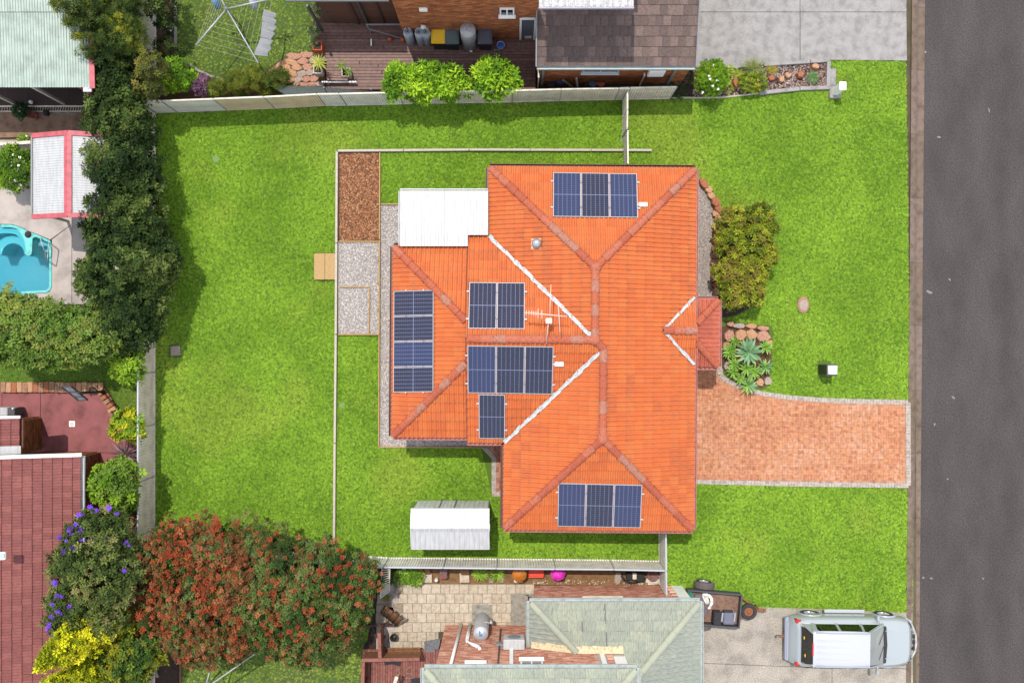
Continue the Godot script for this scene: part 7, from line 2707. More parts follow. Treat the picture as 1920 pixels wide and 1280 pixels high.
	for q in [[xl + 0.1, rz0 + 0.15], [xl + 0.1, rz1 - 0.15], [xr - 0.1, rz0 + 0.15], [xr - 0.1, rz1 - 0.15]]:
		st = tool_()
		rbox(st, Vector3(q[0], 1.13, q[1]), Vector3(0.09, 2.26, 0.09), 0.01)
		part(s, "post", st, M["cream"])
	st = tool_()
	slab3(st, [Vector3(xl + 0.05, he, rz1 - 0.12), Vector3(xr - 0.05, he, rz1 - 0.12), Vector3(rx, hr - 0.03, rz1 - 0.12)], 0.03, Vector3(0, 0, 1))
	part(s, "gable_sheet", st, M["cream"])


func pool() -> void:
	var cx := -18.0
	# basin outline in the survey plan, clockwise from the left
	var rim := poly([-90, 421, 0, 421, 20, 421, 36, 425, 48, 432, 70, 440.5, 93, 450.5, 96, 457, 96, 537, 93, 544, 86, 548.5, 40, 551, -90, 548])
	var deck_holes := rim
	# paving around the basin in four slabs
	for q in [[-140, 262, 133.4, 262, 133.4, 420, 93, 449, 70, 439.5, 48, 431, 36, 424, 20, 420, -140, 420], [96.5, 449, 133.4, 421, 133.4, 570, 93, 570, 93, 545, 96.5, 538], [-140, 551.5, 40, 552, 86, 549.5, 92.5, 546, 92.5, 570, -140, 570], [134.3, 255, 262, 255, 262, 570, 134.3, 570]]:
		sheet("pool_deck", q, 0.0, "pool_deck", 0.3)
	sheet("shelter_floor", [30, 266, 133, 266, 133, 400, 30, 400], 0.006, "pool_deck")
	var o := Node3D.new()
	put(o, "swimming_pool", self)
	o.set_meta("kind", "structure")
	var shell: Material = mk("pool_shell", col(20, 190, 214, 0.85), 0.4)
	var coping: Material = mk("pool_coping", col(112, 222, 216), 0.4, "blot", V(0.6))
	var st := tool_()
	# floor and sides
	var depth := -1.35
	var idx := Geometry2D.triangulate_polygon(rim)
	for i in range(0, idx.size(), 3):
		var q := []
		for k in 3:
			q.append(Vector3(rim[idx[i + k]].x, depth, rim[idx[i + k]].y))
		face(st, q, Vector3.UP)
	for i in rim.size():
		var a := rim[i]
		var b := rim[(i + 1) % rim.size()]
		var d := b - a
		face(st, [Vector3(a.x, depth, a.y), Vector3(b.x, depth, b.y), Vector3(b.x, 0.0, b.y), Vector3(a.x, 0.0, a.y)], Vector3(-d.y, 0, d.x))
	part(o, "basin", st, mk("pool_basin", col(0, 172, 204, 0.85), 0.4))
	# coping lip
	st = tool_()
	for i in range(2, rim.size() - 1):
		var a := rim[i - 1]
		var b := rim[i]
		var n := Vector2(-(b - a).y, (b - a).x).normalized() * 0.09
		if n.dot(P2(20, 490) - a) < 0.0:
			n = -n
		slab3(st, [Vector3(a.x, 0.012, a.y), Vector3(b.x, 0.012, b.y), Vector3(b.x + n.x, 0.006, b.y + n.y), Vector3(a.x + n.x, 0.006, a.y + n.y)], 0.1, Vector3.UP)
	part(o, "coping", st, coping)
	# moulded bench: a shelf round the spa seat and the rounded tongue beside the steps
	st = tool_()
	var c := P2(12, 475)
	var outer := PackedVector2Array()
	for i in 25:
		var a := PI + PI * i / 24.0
		outer.append(c + Vector2(cos(a), sin(a)) * 0.72)
	for i in 25:
		var a := TAU - PI * i / 24.0
		outer.append(c + Vector2(cos(a), sin(a)) * 0.43)
	prism(st, outer, depth, -0.42)
	part(o, "spa_seat", st, shell)
	st = tool_()
	prism(st, poly([36, 425.5, 48, 433, 69, 441, 60, 447, 59, 470, 58, 476, 55, 479, 50, 479, 47, 476, 46.5, 462, 44, 449, 38, 437, 30, 429]), depth, 0.004)
	part(o, "tongue", st, coping)
	st = tool_()
	prism(st, poly([-60, 423, 16, 423, 32, 428, 41, 440, 46, 454, 46.5, 474, 44, 476, 41, 460, 34, 446, 24, 438, 10, 436, -60, 438]), depth, -0.14)
	part(o, "ledge", st, shell)
	for s in [[62, 446, 93, 459, -0.35], [66, 458, 93, 470, -0.65], [72, 470, 93, 481, -0.95]]:
		st = tool_()
		prism(st, poly([s[0], s[1], s[2], s[1] + 5, s[2], s[3], s[0], s[3]]), depth, s[4])
		part(o, "step", st, shell)
	st = tool_(true)
	lathe(st, P(52, 439.5) + Vector3(0, 0.006, 0), [[0.13, 0.0], [0.125, 0.016], [0.0, 0.02]], 22)
	single("skimmer_lid", st, M["black_soft"], "round black skimmer lid on the pool's pale coping", "lid")
	# water
	st = tool_()
	var w := PackedVector2Array()
	for p in rim:
		w.append(p)
	for i in range(0, idx.size(), 3):
		var q := []
		for k in 3:
			q.append(Vector3(w[idx[i + k]].x, -0.10, w[idx[i + k]].y))
		face(st, q, Vector3.UP)
	var wm := StandardMaterial3D.new()
	wm.albedo_color = Color(0.04, 0.70, 0.80, 0.08)
	wm.transparency = BaseMaterial3D.TRANSPARENCY_ALPHA
	wm.roughness = 0.04
	wm.metallic_specular = 0.25
	bumpy(wm, 1.5, 0.35)
	structure("pool_water", st, wm)
	# hand rails
	var rl := thing("pool_ladder", "pair of white hand rails on the pool steps", "handrail", P(85, 465))
	st = tool_(true)
	pipe(st, [P(75, 446, 0.0), P(75, 446, 0.55), P(76.5, 452, 0.62), P(84, 475, 0.35), P(86, 487, -0.1)], 0.02, 7)
	part(rl, "rail", st, M["white_metal"])
	st = tool_(true)
	pipe(st, [P(92, 455, 0.0), P(91.5, 455, 0.5), P(90.5, 458, 0.58), P(89, 476, 0.55), P(88.5, 488, 0.5), P(88.5, 489, -0.1)], 0.022, 7)
	part(rl, "rail", st, M["white_metal"])


func left_yards() -> void:
	pool()
	sheet("aggregate_path", [-140, 195, 175, 195, 175, 254, -140, 261], 0.0, "aggregate", 0.07)
	# fence and post of the pool yard
	var pf := thing("pool_fence", "low white fence capping between the brown path and the flowering shrub", "fence", P(30, 270))
	for s in [[-60, 271, 13, 269.5], [14, 269.5, 57, 266.5]]:
		var a := P(s[0], s[1], 1.0)
		var b := P(s[2], s[3], 1.0)
		plank(pf, "top_rail", a, b, 0.12, 0.06, "cream")
		plank(pf, "panel", a + Vector3(0, -0.5, 0), b + Vector3(0, -0.5, 0), 0.04, 0.92, "fence_cream")
	# planter, hose, black box
	var pb := thing("planter", "reddish timber planter box beside the dark clipped shrub on the brown path", "planter", P(62, 213))
	var st := tool_()
	loft(st, [[P(47, 202, 0.5), P(70, 215, 0.05), P(70, 223, 0.05), P(46, 218, 0.5)], [P(47, 202, 0.0), P(70, 215, 0.0), P(70, 223, 0.0), P(46, 218, 0.0)]], true)
	slab3(st, [P(47, 203, 0.48), P(69, 214, 0.3), P(69, 222, 0.28), P(47, 217, 0.48)], 0.04, Vector3.UP)
	part(pb, "box", st, mk("rust_red", col(140, 52, 38), 0.7, "stain", V(1)))
	st = tool_()
	rbox(st, P(88.5, 213) + Vector3(0, 0.1, 0), Vector3(0.17, 0.2, 0.18), 0.02)
	single("black_box", st, M["black_soft"], "small black box on the brown path with a hose running from it", "box")
	st = tool_(true)
	pipe(st, [P(93, 215, 0.03), P(105, 212, 0.03), P(118, 210, 0.03), P(132, 212, 0.03), P(146, 207, 0.03), P(160, 205, 0.03)], 0.018, 5)
	pipe(st, [P(93, 218, 0.03), P(108, 214, 0.03), P(125, 213, 0.03), P(142, 214, 0.03), P(158, 209, 0.03)], 0.018, 5)
	single("garden_hose", st, M["grey_pad"], "grey hose wavering across the brown path below the verandah", "hose")
	st = tool_(true)
	ball(st, P(57, 191, 0.5), Vector3(0.08, 0.1, 0.08), 10)
	tube(st, P(57, 192, 0.3), P(57, 191, 0.5), 0.03)
	single("verandah_lamp", st, M["white"], "small round white lamp on the dark verandah floor", "lamp")
	# red patio
	for q in [[-140, 735, 2.5, 735, 2.5, 790, -140, 790], [3.3, 735, 74.3, 735, 74.3, 781, 3.3, 781], [75.3, 735, 186, 735, 196, 748, 206, 768, 219, 792, 262, 800, 262, 848, 75.3, 848], [75.3, 849, 262, 849, 262, 1060, 180, 1060, 180, 849], [3.3, 782, 74.3, 782, 74.3, 848, 3.3, 848]]:
		sheet("red_patio", q, 0.0, "red_concrete", 0.08)
	sheet("tree_bed", [100, 900, 262, 900, 262, 1300, 100, 1300], -0.02, "dark_soil", 0.04)
	sheet("tree_bed", [288, 1190, 338, 1190, 338, 1300, 288, 1300], -0.008, "dark_soil", 0.05)
	st = tool_()
	rbox(st, P(338.5, 1255) + Vector3(0, 0.03, 0), Vector3(0.06, 0.12, 2.4), 0.01)
	single("timber_edging", st, M["bench_timber"], "thin timber edge between the dark bed and the lower lawn", "edging")
	st = tool_()
	rbox(st, P(134.5, 794.5) + Vector3(0, 0.006, 0), Vector3(0.22, 0.02, 0.22), 0.006)
	var dr := single("drain_grate", st, M["white"], "small square white drain grate in the red patio", "drain")
	st = tool_(true)
	lathe(st, P(134.5, 794.5) + Vector3(0, 0.017, 0), [[0.065, 0.0], [0.05, 0.004], [0.035, 0.0]], 16)
	part(dr, "grille", st, M["grey_pad"])
	# brick edge of the raised lawn
	var be := thing("brick_edge", "row of tan bricks edging the dark lawn above the red patio", "edging", P(100, 725))
	var tones := ["rock_tan", "rock_red", "bench_brick"]
	mk("bench_brick", col(180, 138, 108), 0.9, "stain", V(1))
	var x := 4.0
	while x < 188.0:
		st = tool_()
		var bow := 0.0 if x < 120.0 else (x - 120.0) * 0.012
		rbox(st, P(x + 4.9, 725.5 + bow + rnd(-0.6, 0.6)) + Vector3(0, 0.06, 0), Vector3(0.19, 0.2, 0.38), 0.012, Basis(Vector3.UP, rnd(-0.04, 0.04)))
		part(be, "brick", st, M[tones[R.randi() % 3]])
		x += 10.1
	for s in [[194, 735, 0.5], [199, 743, 0.55], [204, 751, 0.62], [208.5, 759, 0.6], [212.5, 767, 0.55], [216, 775, 0.5], [219.5, 783, 0.45]]:
		st = tool_()
		rbox(st, P(s[0], s[1]) + Vector3(0, 0.06, 0), Vector3(0.34, 0.2, 0.15), 0.012, Basis(Vector3.UP, s[2]))
		part(be, "brick", st, M[tones[R.randi() % 3]])
	# basketball stand
	var bs := thing("basketball_hoop", "black basketball stand with a grey framed backboard over the red patio", "basketball hoop", P(190, 734))
	st = tool_(true)
	tube(st, P(192, 734.5), P(192, 734.5, 0.3), 0.09)
	var crest := P(146, 736.5, 2.95)
	tube(st, P(192, 734.5, 0.2), crest, 0.05)
	part(bs, "pole", st, M["black"])
	st = tool_(true)
	pipe(st, [P(167, 733, 0.4), P(168, 727, 0.6), P(172, 725.5, 0.6), P(176, 727, 0.5), P(181, 732, 0.4)], 0.025, 6)
	part(bs, "brace", st, M["black"])
	# a clear board, seen nearly edge on and slightly tipped
	var c0 := P(114, 724, 3.1)
	var c1 := P(133, 724.5, 3.1)
	var c2 := P(164, 750, 2.5)
	var c3 := P(146, 750, 2.5)
	st = tool_()
	for q in [[c0, c1], [c1, c2], [c2, c3], [c3, c0], [c0.lerp(c3, 0.38), c1.lerp(c2, 0.38)], [c0.lerp(c3, 0.72), c1.lerp(c2, 0.72)]]:
		beam(st, q[0], q[1], 0.045, 0.045)
	part(bs, "board_frame", st, M["black"])
	st = tool_()
	slab3(st, [c0, c1, c2, c3], 0.012, Vector3(0, 1, 0.2))
	part(bs, "backboard", st, mk("board_grey", col(150, 150, 162), 0.4, "blot", V(1)))
	st = tool_(true)
	var rc := P(135.5, 751, 2.4)
	var ring := []
	for i in 21:
		ring.append(rc + Vector3(cos(TAU * i / 20), 0, sin(TAU * i / 20)) * 0.165)
	pipe(st, ring, 0.009, 5)
	tube(st, rc + Vector3(0.16, 0, 0), P(150, 749.5, 2.5), 0.012)
	part(bs, "hoop", st, M["rust"])
	# air conditioner by the small roof
	var ac := thing("air_conditioner", "white air conditioner unit with a dark grille on the red patio at the left edge", "air conditioner", P(22, 768))
	st = tool_()
	rbox(st, P(16, 769) + Vector3(0, 0.42, 0), Vector3(0.72, 0.7, 0.3), 0.03)
	part(ac, "case", st, M["white_metal"])
	st = tool_()
	rbox(st, P(40, 769) + Vector3(0, 0.4, 0), Vector3(0.26, 0.66, 0.28), 0.02)
	part(ac, "grille", st, M["dark_grey"])
	st = tool_(true)
	for p in [[24, 763], [43, 763]]:
		tube(st, P(p[0], p[1]) + Vector3(0, 0.3, 0), P(p[0], p[1]) + Vector3(0, 0.75, 0), 0.03)
	part(ac, "pipe", st, M["white"])
	st = tool_()
	rbox(st, P(293, 1262) + Vector3(0, 0.05, 0), Vector3(0.12, 0.06, 0.3), 0.02, Basis(Vector3.UP, 0.4))
	single("garden_tray", st, M["grey_pad"], "small grey tray lying in the dark bed beside the bottom left fence", "tray")


# ---------------------------------------------------------------- plants

func clump(n: int, l: float, w: float, rise: float) -> ArrayMesh:   # a spray of folded leaves around a twig end, growing along y
	var st := tool_()
	for i in n:
		var t := TAU * i / n * 2.4 + rnd(-0.3, 0.3)
		var d := (Vector3(cos(t), 0, sin(t)) + Vector3(0, rnd(rise - 0.5, rise + 0.5), 0)).normalized()
		var s := d.cross(Vector3(rnd(-0.3, 0.3), 1, rnd(-0.3, 0.3))).normalized()
		var up := s.cross(d)
		var o := d * l * 0.15 + Vector3(0, rnd(-0.4, 0.3) * l, 0)
		var ll := l * rnd(0.7, 1.15)
		var mid := o + d * ll * 0.5
		var tip := o + d * ll - up * ll * 0.12
		face(st, [o, mid + s * w * 0.5 + up * w * 0.12, tip], up)
		face(st, [o, tip, mid - s * w * 0.5 + up * w * 0.12], up)
	return done(st, null)


func crown(o: Node3D, lobes: Array, mesh: ArrayMesh, per_m2: float, size: float, tones: Array, up := 0.4, gap := -0.22, m := "leaf", called := "crown") -> void:
	var xf := []
	var cols := []
	for k in lobes.size():
		var c: Vector3 = lobes[k][0]
		var r: Vector3 = lobes[k][1]
		var area := 4.0 * PI * pow((pow(r.x * r.y, 1.6) + pow(r.x * r.z, 1.6) + pow(r.y * r.z, 1.6)) / 3.0, 1.0 / 1.6)
		for i in int(area * per_m2):
			var d := rdir()
			if d.y < -0.35:
				continue
			var depth := 1.04 - 0.5 * pow(R.randf(), 2.2)
			var lump := 1.0 + 0.34 * blot.get_noise_3d(c.x * 3 + d.x * 4.0, d.y * 4.0, c.z * 3 + d.z * 4.0) + 0.2 * blot.get_noise_3d(d.x * 9.0, d.y * 11.0 + c.x, d.z * 11.0)
			var p := c + d * r * depth * lump
			var buried := false
			for j in lobes.size():
				if j != k and ((p - lobes[j][0]) / lobes[j][1]).length() < 0.72:
					buried = true
					break
			if buried or (depth > 0.85 and blot.get_noise_3d(p.x * 3.3, p.y * 3.3, p.z * 3.3) < gap):
				continue
			var axis := (d * (1.0 - up) + Vector3.UP * up + rdir() * 0.45).normalized()
			var b := along(axis, rdir())
			var s := size * rnd(0.65, 1.3)
			xf.append(Transform3D(Basis(b.y, b.x, b.z) * s, p))
			var w := clampf(blot.get_noise_3d(p.x * 1.6 + 9.0, p.y * 1.6, p.z * 1.6) * 0.9 + 0.45 + rnd(-0.4, 0.4), 0, 0.999)
			cols.append(tones[int(w * tones.size())] * rnd(0.75, 1.25))
	var made := many(o, called, mesh, M[m], xf, cols)
	made.set_meta("kind", "stuff")


func woody(o: Node3D, foot: Vector3, lobes: Array, r: float, m := "bark") -> void:
	var st := tool_(true)
	var low := 1e9
	var mid := Vector3.ZERO
	for l in lobes:
		low = minf(low, l[0].y - l[1].y * 0.3)
		mid += l[0] / lobes.size()
	var fork := Vector3(lerpf(foot.x, mid.x, 0.4), maxf(0.25, low * 0.55), lerpf(foot.z, mid.z, 0.4))
	tube(st, foot + Vector3(0, -0.05, 0), fork, r * 1.25, 9, r * 0.85)
	var trunk := part(o, "trunk", st, M[m])
	for l in lobes:
		st = tool_(true)
		var bend: Vector3 = fork.lerp(l[0], 0.55) + Vector3(rnd(-0.1, 0.1), 0.12, rnd(-0.1, 0.1))
		tube(st, fork, bend, r * 0.6, 7, r * 0.4)
		tube(st, bend, l[0] + Vector3(0, l[1].y * 0.3, 0), r * 0.4, 6, r * 0.12)
		part(trunk, "limb", st, M[m])


func plant(called: String, label: String, category: String, foot: Array, spec: Array, mesh: ArrayMesh, per_m2: float, size: float, tones: Array, trunk := 0.06, up := 0.4, gap := -0.22, group := "") -> Node3D:
	# spec: lobes as [px, py, height, radius across, radius up (, radius along z)]
	var f := P(foot[0], foot[1])
	var o := thing(called, label, category, f, group)
	var lobes := []
	for s in spec:
		lobes.append([P(s[0], s[1], s[2]), Vector3(s[3], s[4], s[5] if s.size() > 5 else s[3])])
	woody(o, f, lobes, trunk)
	crown(o, lobes, mesh, per_m2, size, tones, up, gap)
	return o


func blade(l: float, w: float, rise: float, droop: float) -> ArrayMesh:   # one long leaf along x, channelled and pointed
	var st := tool_()
	var n := 4
	for i in n:
		var a := float(i) / n
		var b := float(i + 1) / n
		var q := []
		for f in [a, b]:
			var ww = w * (0.55 + 1.1 * f) if f < 0.4 else w * (1.0 - pow((f - 0.4) / 0.6, 1.6))
			var y: float = l * (rise * f - droop * f * f)
			q.append([Vector3(l * f, y, 0), Vector3(l * f, y + ww * 0.22, ww * 0.5), Vector3(l * f, y + ww * 0.22, -ww * 0.5)])
		for k in [1, 2]:
			var pts := [q[0][0], q[0][k], q[1][k], q[1][0]]
			if i == n - 1:
				pts = [q[0][0], q[0][k], q[1][0]]
			face(st, pts, Vector3.UP)
	return done(st, null)


func rosette(called: String, label: String, category: String, c: Vector3, rings: Array, mats: Array, group := "", yaw := 0.0) -> Node3D:
	# rings: [count, length, width, rise, droop]; every leaf is a part
	var o := thing(called, label, category, Vector3(c.x, 0, c.z), group)
	if c.y > 0.05:
		var st := tool_(true)
		tube(st, Vector3(c.x, -0.02, c.z), c, 0.05, 7)
		part(o, "stem", st, M["pale_bark"])
	for r in rings:
		var mesh := blade(r[1], r[2], r[3], r[4])
		for i in r[0]:
			var b := Basis(Vector3.UP, yaw + TAU * (i + rnd(-0.25, 0.25)) / r[0]) * Basis(Vector3(1, 0, 0), rnd(-0.2, 0.2)) * Basis(Vector3(0, 0, 1), rnd(-0.12, 0.12))
			var s := rnd(0.85, 1.12)
			part_mesh(o, "leaf", mesh, Transform3D(b * s, Vector3(0, c.y, 0)), mats[R.randi() % mats.size()])
	return o


func leafy(key: String, r: float, g: float, b: float, k := 1.0) -> StandardMaterial3D:
	var m := mk(key, col(r, g, b, k), 0.5)
	m.backlight_enabled = true
	m.backlight = Color(0.2, 0.3, 0.05)
	return m


func trees() -> void:
	var broad := clump(11, 0.15, 0.065, 0.35)
	var small := clump(12, 0.085, 0.038, 0.4)
	var fine := clump(14, 0.10, 0.018, 0.5)
	var big := clump(9, 0.20, 0.075, 0.3)
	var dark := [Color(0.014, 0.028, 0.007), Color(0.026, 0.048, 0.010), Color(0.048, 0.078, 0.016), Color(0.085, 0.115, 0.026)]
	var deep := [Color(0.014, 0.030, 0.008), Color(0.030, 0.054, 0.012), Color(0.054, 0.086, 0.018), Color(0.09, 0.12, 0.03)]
	var olive := [Color(0.05, 0.085, 0.014), Color(0.085, 0.125, 0.018), Color(0.13, 0.165, 0.02), Color(0.23, 0.24, 0.025)]
	var mid := [Color(0.05, 0.10, 0.016), Color(0.085, 0.15, 0.022), Color(0.13, 0.20, 0.03)]
	var lime := [Color(0.07, 0.14, 0.010), Color(0.12, 0.215, 0.014), Color(0.18, 0.29, 0.02), Color(0.26, 0.37, 0.035)]
	var yellow := [Color(0.15, 0.18, 0.01), Color(0.26, 0.29, 0.012), Color(0.36, 0.36, 0.016), Color(0.5, 0.45, 0.05)]
	var gold := [Color(0.15, 0.18, 0.006), Color(0.29, 0.31, 0.008), Color(0.42, 0.42, 0.010), Color(0.50, 0.46, 0.022)]
	# the tall dark row along the left fence
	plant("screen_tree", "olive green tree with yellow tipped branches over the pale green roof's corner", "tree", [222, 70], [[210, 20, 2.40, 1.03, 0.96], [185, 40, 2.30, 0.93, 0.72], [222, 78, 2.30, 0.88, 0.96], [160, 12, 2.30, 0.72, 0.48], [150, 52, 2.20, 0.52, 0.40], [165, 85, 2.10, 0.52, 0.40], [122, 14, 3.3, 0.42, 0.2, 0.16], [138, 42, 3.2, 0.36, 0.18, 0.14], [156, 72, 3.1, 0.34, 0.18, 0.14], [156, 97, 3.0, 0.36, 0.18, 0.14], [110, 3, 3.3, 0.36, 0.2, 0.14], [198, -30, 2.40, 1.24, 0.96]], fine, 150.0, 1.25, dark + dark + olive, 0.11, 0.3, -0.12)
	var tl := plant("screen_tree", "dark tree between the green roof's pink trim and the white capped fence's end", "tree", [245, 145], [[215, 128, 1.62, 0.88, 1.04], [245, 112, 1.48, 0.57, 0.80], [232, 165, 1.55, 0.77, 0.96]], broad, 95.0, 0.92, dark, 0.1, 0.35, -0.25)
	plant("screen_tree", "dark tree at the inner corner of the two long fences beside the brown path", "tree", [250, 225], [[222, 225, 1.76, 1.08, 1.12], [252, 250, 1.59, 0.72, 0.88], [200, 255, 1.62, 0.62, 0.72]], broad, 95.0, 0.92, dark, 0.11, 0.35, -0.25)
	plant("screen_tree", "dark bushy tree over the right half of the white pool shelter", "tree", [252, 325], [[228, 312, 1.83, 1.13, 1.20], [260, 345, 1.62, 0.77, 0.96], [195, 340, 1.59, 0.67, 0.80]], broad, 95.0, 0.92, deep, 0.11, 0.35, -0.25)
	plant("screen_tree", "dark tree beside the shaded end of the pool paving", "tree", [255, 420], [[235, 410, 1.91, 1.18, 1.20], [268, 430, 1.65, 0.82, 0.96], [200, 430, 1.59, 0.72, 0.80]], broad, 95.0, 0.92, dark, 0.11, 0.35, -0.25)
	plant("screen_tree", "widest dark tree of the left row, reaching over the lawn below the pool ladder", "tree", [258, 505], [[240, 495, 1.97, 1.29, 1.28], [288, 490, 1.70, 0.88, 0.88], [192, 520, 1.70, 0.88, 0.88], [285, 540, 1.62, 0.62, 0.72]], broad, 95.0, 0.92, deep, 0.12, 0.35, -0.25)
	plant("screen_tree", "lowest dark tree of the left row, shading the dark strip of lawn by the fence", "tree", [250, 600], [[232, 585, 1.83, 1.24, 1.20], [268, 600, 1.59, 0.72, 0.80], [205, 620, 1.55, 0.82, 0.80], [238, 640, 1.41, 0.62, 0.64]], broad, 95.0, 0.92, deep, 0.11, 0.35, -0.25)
	var hl := ["leftmost green shrub of the hedge below the pool", "middle green shrub of the hedge below the pool", "green hedge shrub below the pool nearest the tall dark row"]
	var k := 0
	for s in [[[30, 620], [[12, 600, 2.6, 1.0, 0.9], [45, 610, 2.6, 0.9, 0.9], [20, 640, 2.4, 0.9, 0.8]]], [[95, 625], [[88, 606, 2.6, 0.85, 0.9], [112, 622, 2.5, 0.8, 0.85], [85, 645, 2.3, 0.8, 0.8]]], [[155, 635], [[148, 622, 2.5, 0.8, 0.85], [178, 638, 2.5, 0.7, 0.8], [140, 652, 2.2, 0.6, 0.7]]]]:
		plant("hedge_shrub", hl[k], "shrub", s[0], s[1], small, 95.0, 1.5, mid + [Color(0.11, 0.17, 0.035), Color(0.17, 0.20, 0.04)], 0.06, 0.45, -0.3, "hedge shrubs below the pool")
		k += 1
	# shrubs on the red patio side of the fence
	plant("citrus_shrub", "lime green shrub against the left fence beside the dark lawn", "shrub", [240, 690], [[238, 680, 1.5, 0.5, 0.5], [248, 700, 1.4, 0.4, 0.45], [224, 690, 1.3, 0.35, 0.4]], broad, 60.0, 1.0, lime, 0.035, 0.4, -0.2)
	plant("citrus_shrub", "yellow green shrub against the left fence above the purple spiky plant", "shrub", [240, 798], [[240, 793, 1.3, 0.5, 0.45], [226, 802, 1.2, 0.35, 0.35], [252, 808, 1.2, 0.35, 0.35]], broad, 60.0, 1.0, yellow.slice(0, 3) + lime.slice(1, 4), 0.035, 0.4, -0.2)
	plant("citrus_tree", "round bright green citrus tree between the dark red roof and the fence", "tree", [222, 912], [[212, 908, 2.2, 0.75, 0.7], [232, 895, 2.0, 0.5, 0.55], [226, 935, 1.9, 0.55, 0.55], [190, 915, 1.9, 0.4, 0.45]], broad, 55.0, 1.15, mid.slice(1, 3) + lime.slice(0, 3), 0.06, 0.4, -0.2)
	var cord := [leafy("cordyline_a", 112, 84, 96), leafy("cordyline_b", 92, 66, 78), leafy("cordyline_c", 140, 110, 118)]
	rosette("cordyline", "purple brown spiky plant between the yellow green shrub and the round citrus tree", "plant", P(236, 851, 0.9), [[16, 0.62, 0.06, 0.25, 0.25], [14, 0.58, 0.055, 0.75, 0.3], [8, 0.45, 0.05, 1.6, 0.4]], cord)
	var palm := [leafy("palm_a", 150, 180, 50), leafy("palm_b", 120, 150, 40), leafy("palm_c", 90, 120, 36)]
	rosette("strap_palm", "yellow green strappy plant between the citrus tree and the purple flowering tree", "plant", P(234, 968, 0.9), [[14, 0.55, 0.05, 0.4, 0.5], [12, 0.5, 0.05, 0.9, 0.5]], palm)
	# purple flowering tree
	var ti := plant("flowering_tree", "grey green tree dotted with purple flowers over the dark red roof", "tree", [200, 1090], [[185, 1015, 3.6, 1.1, 1.0], [150, 1060, 3.5, 0.9, 0.9], [200, 1080, 3.7, 1.1, 1.0], [135, 1130, 3.3, 0.8, 0.8], [180, 1140, 3.4, 1.0, 0.9], [232, 1030, 3.2, 0.6, 0.8], [120, 1165, 3.0, 0.55, 0.6]], small, 80.0, 1.5, [Color(0.035, 0.058, 0.014), Color(0.065, 0.095, 0.022), Color(0.11, 0.14, 0.034), Color(0.16, 0.145, 0.055)], 0.1, 0.4, -0.2)
	var xf := []
	var cols := []
	for s in [[130, 992], [135, 1000], [152, 990], [142, 985], [108, 1008], [112, 1006], [147, 997], [140, 1028], [134, 1030], [116, 1032], [180, 1012], [199, 1012], [198, 1004], [167, 1014], [155, 1010], [100, 1095], [105, 1092], [113, 1118], [104, 1120], [98, 1137], [110, 1150], [96, 1156], [92, 1172], [100, 1190], [102, 1187], [89, 1180], [171, 950], [178, 956], [205, 955], [216, 962], [238, 1018], [235, 1067], [145, 968], [150, 962], [130, 1140], [178, 1040], [127, 1012]]:
		for j in 3:
			xf.append(Transform3D(Basis(rdir(), rnd(0, TAU)) * rnd(0.3, 0.6), P(s[0] + rnd(-4, 4), s[1] + rnd(-4, 4), rnd(4.0, 4.35))))
			cols.append(Color(0.16, 0.05, 0.55) * rnd(0.7, 1.4))
	stuff(many(ti, "blossom", broad, M["petal"], xf, cols))
	# golden and dark conifers
	plant("golden_conifer", "bright golden yellow conifer leaning over the dark red roof", "tree", [215, 1190], [[205, 1160, 2.6, 0.72, 0.8], [170, 1180, 3.4, 0.70, 0.75], [132, 1205, 4.0, 0.55, 0.7], [105, 1225, 4.5, 0.40, 0.6], [85, 1240, 4.9, 0.2, 0.45]], small, 120.0, 1.35, gold, 0.08, 0.5, -0.35)
	plant("golden_conifer", "second golden conifer at the bottom edge below the tall golden one", "tree", [215, 1275], [[185, 1255, 2.6, 0.55, 0.7], [150, 1270, 3.2, 0.6, 0.7], [110, 1290, 3.6, 0.5, 0.6]], small, 120.0, 1.35, gold.slice(0, 3) + [Color(0.2, 0.22, 0.01)], 0.08, 0.5, -0.35)
	plant("dark_conifer", "dark green conifer between the golden conifers and the bottom left fence", "tree", [265, 1220], [[262, 1215, 2.4, 0.85, 0.9], [230, 1235, 2.6, 0.8, 0.8], [292, 1215, 1.9, 0.4, 0.7], [240, 1262, 2.4, 0.7, 0.7]], small, 100.0, 1.4, [Color(0.03, 0.065, 0.012), Color(0.055, 0.10, 0.014), Color(0.09, 0.13, 0.016), Color(0.17, 0.17, 0.012)], 0.09, 0.5, -0.25)
	# the two red leaved trees
	var reds := [Color(0.20, 0.036, 0.015), Color(0.25, 0.055, 0.021), Color(0.14, 0.046, 0.018), Color(0.24, 0.085, 0.036), Color(0.11, 0.05, 0.02)]
	var under := [Color(0.022, 0.045, 0.010), Color(0.040, 0.075, 0.016), Color(0.068, 0.11, 0.024), Color(0.095, 0.125, 0.038)]
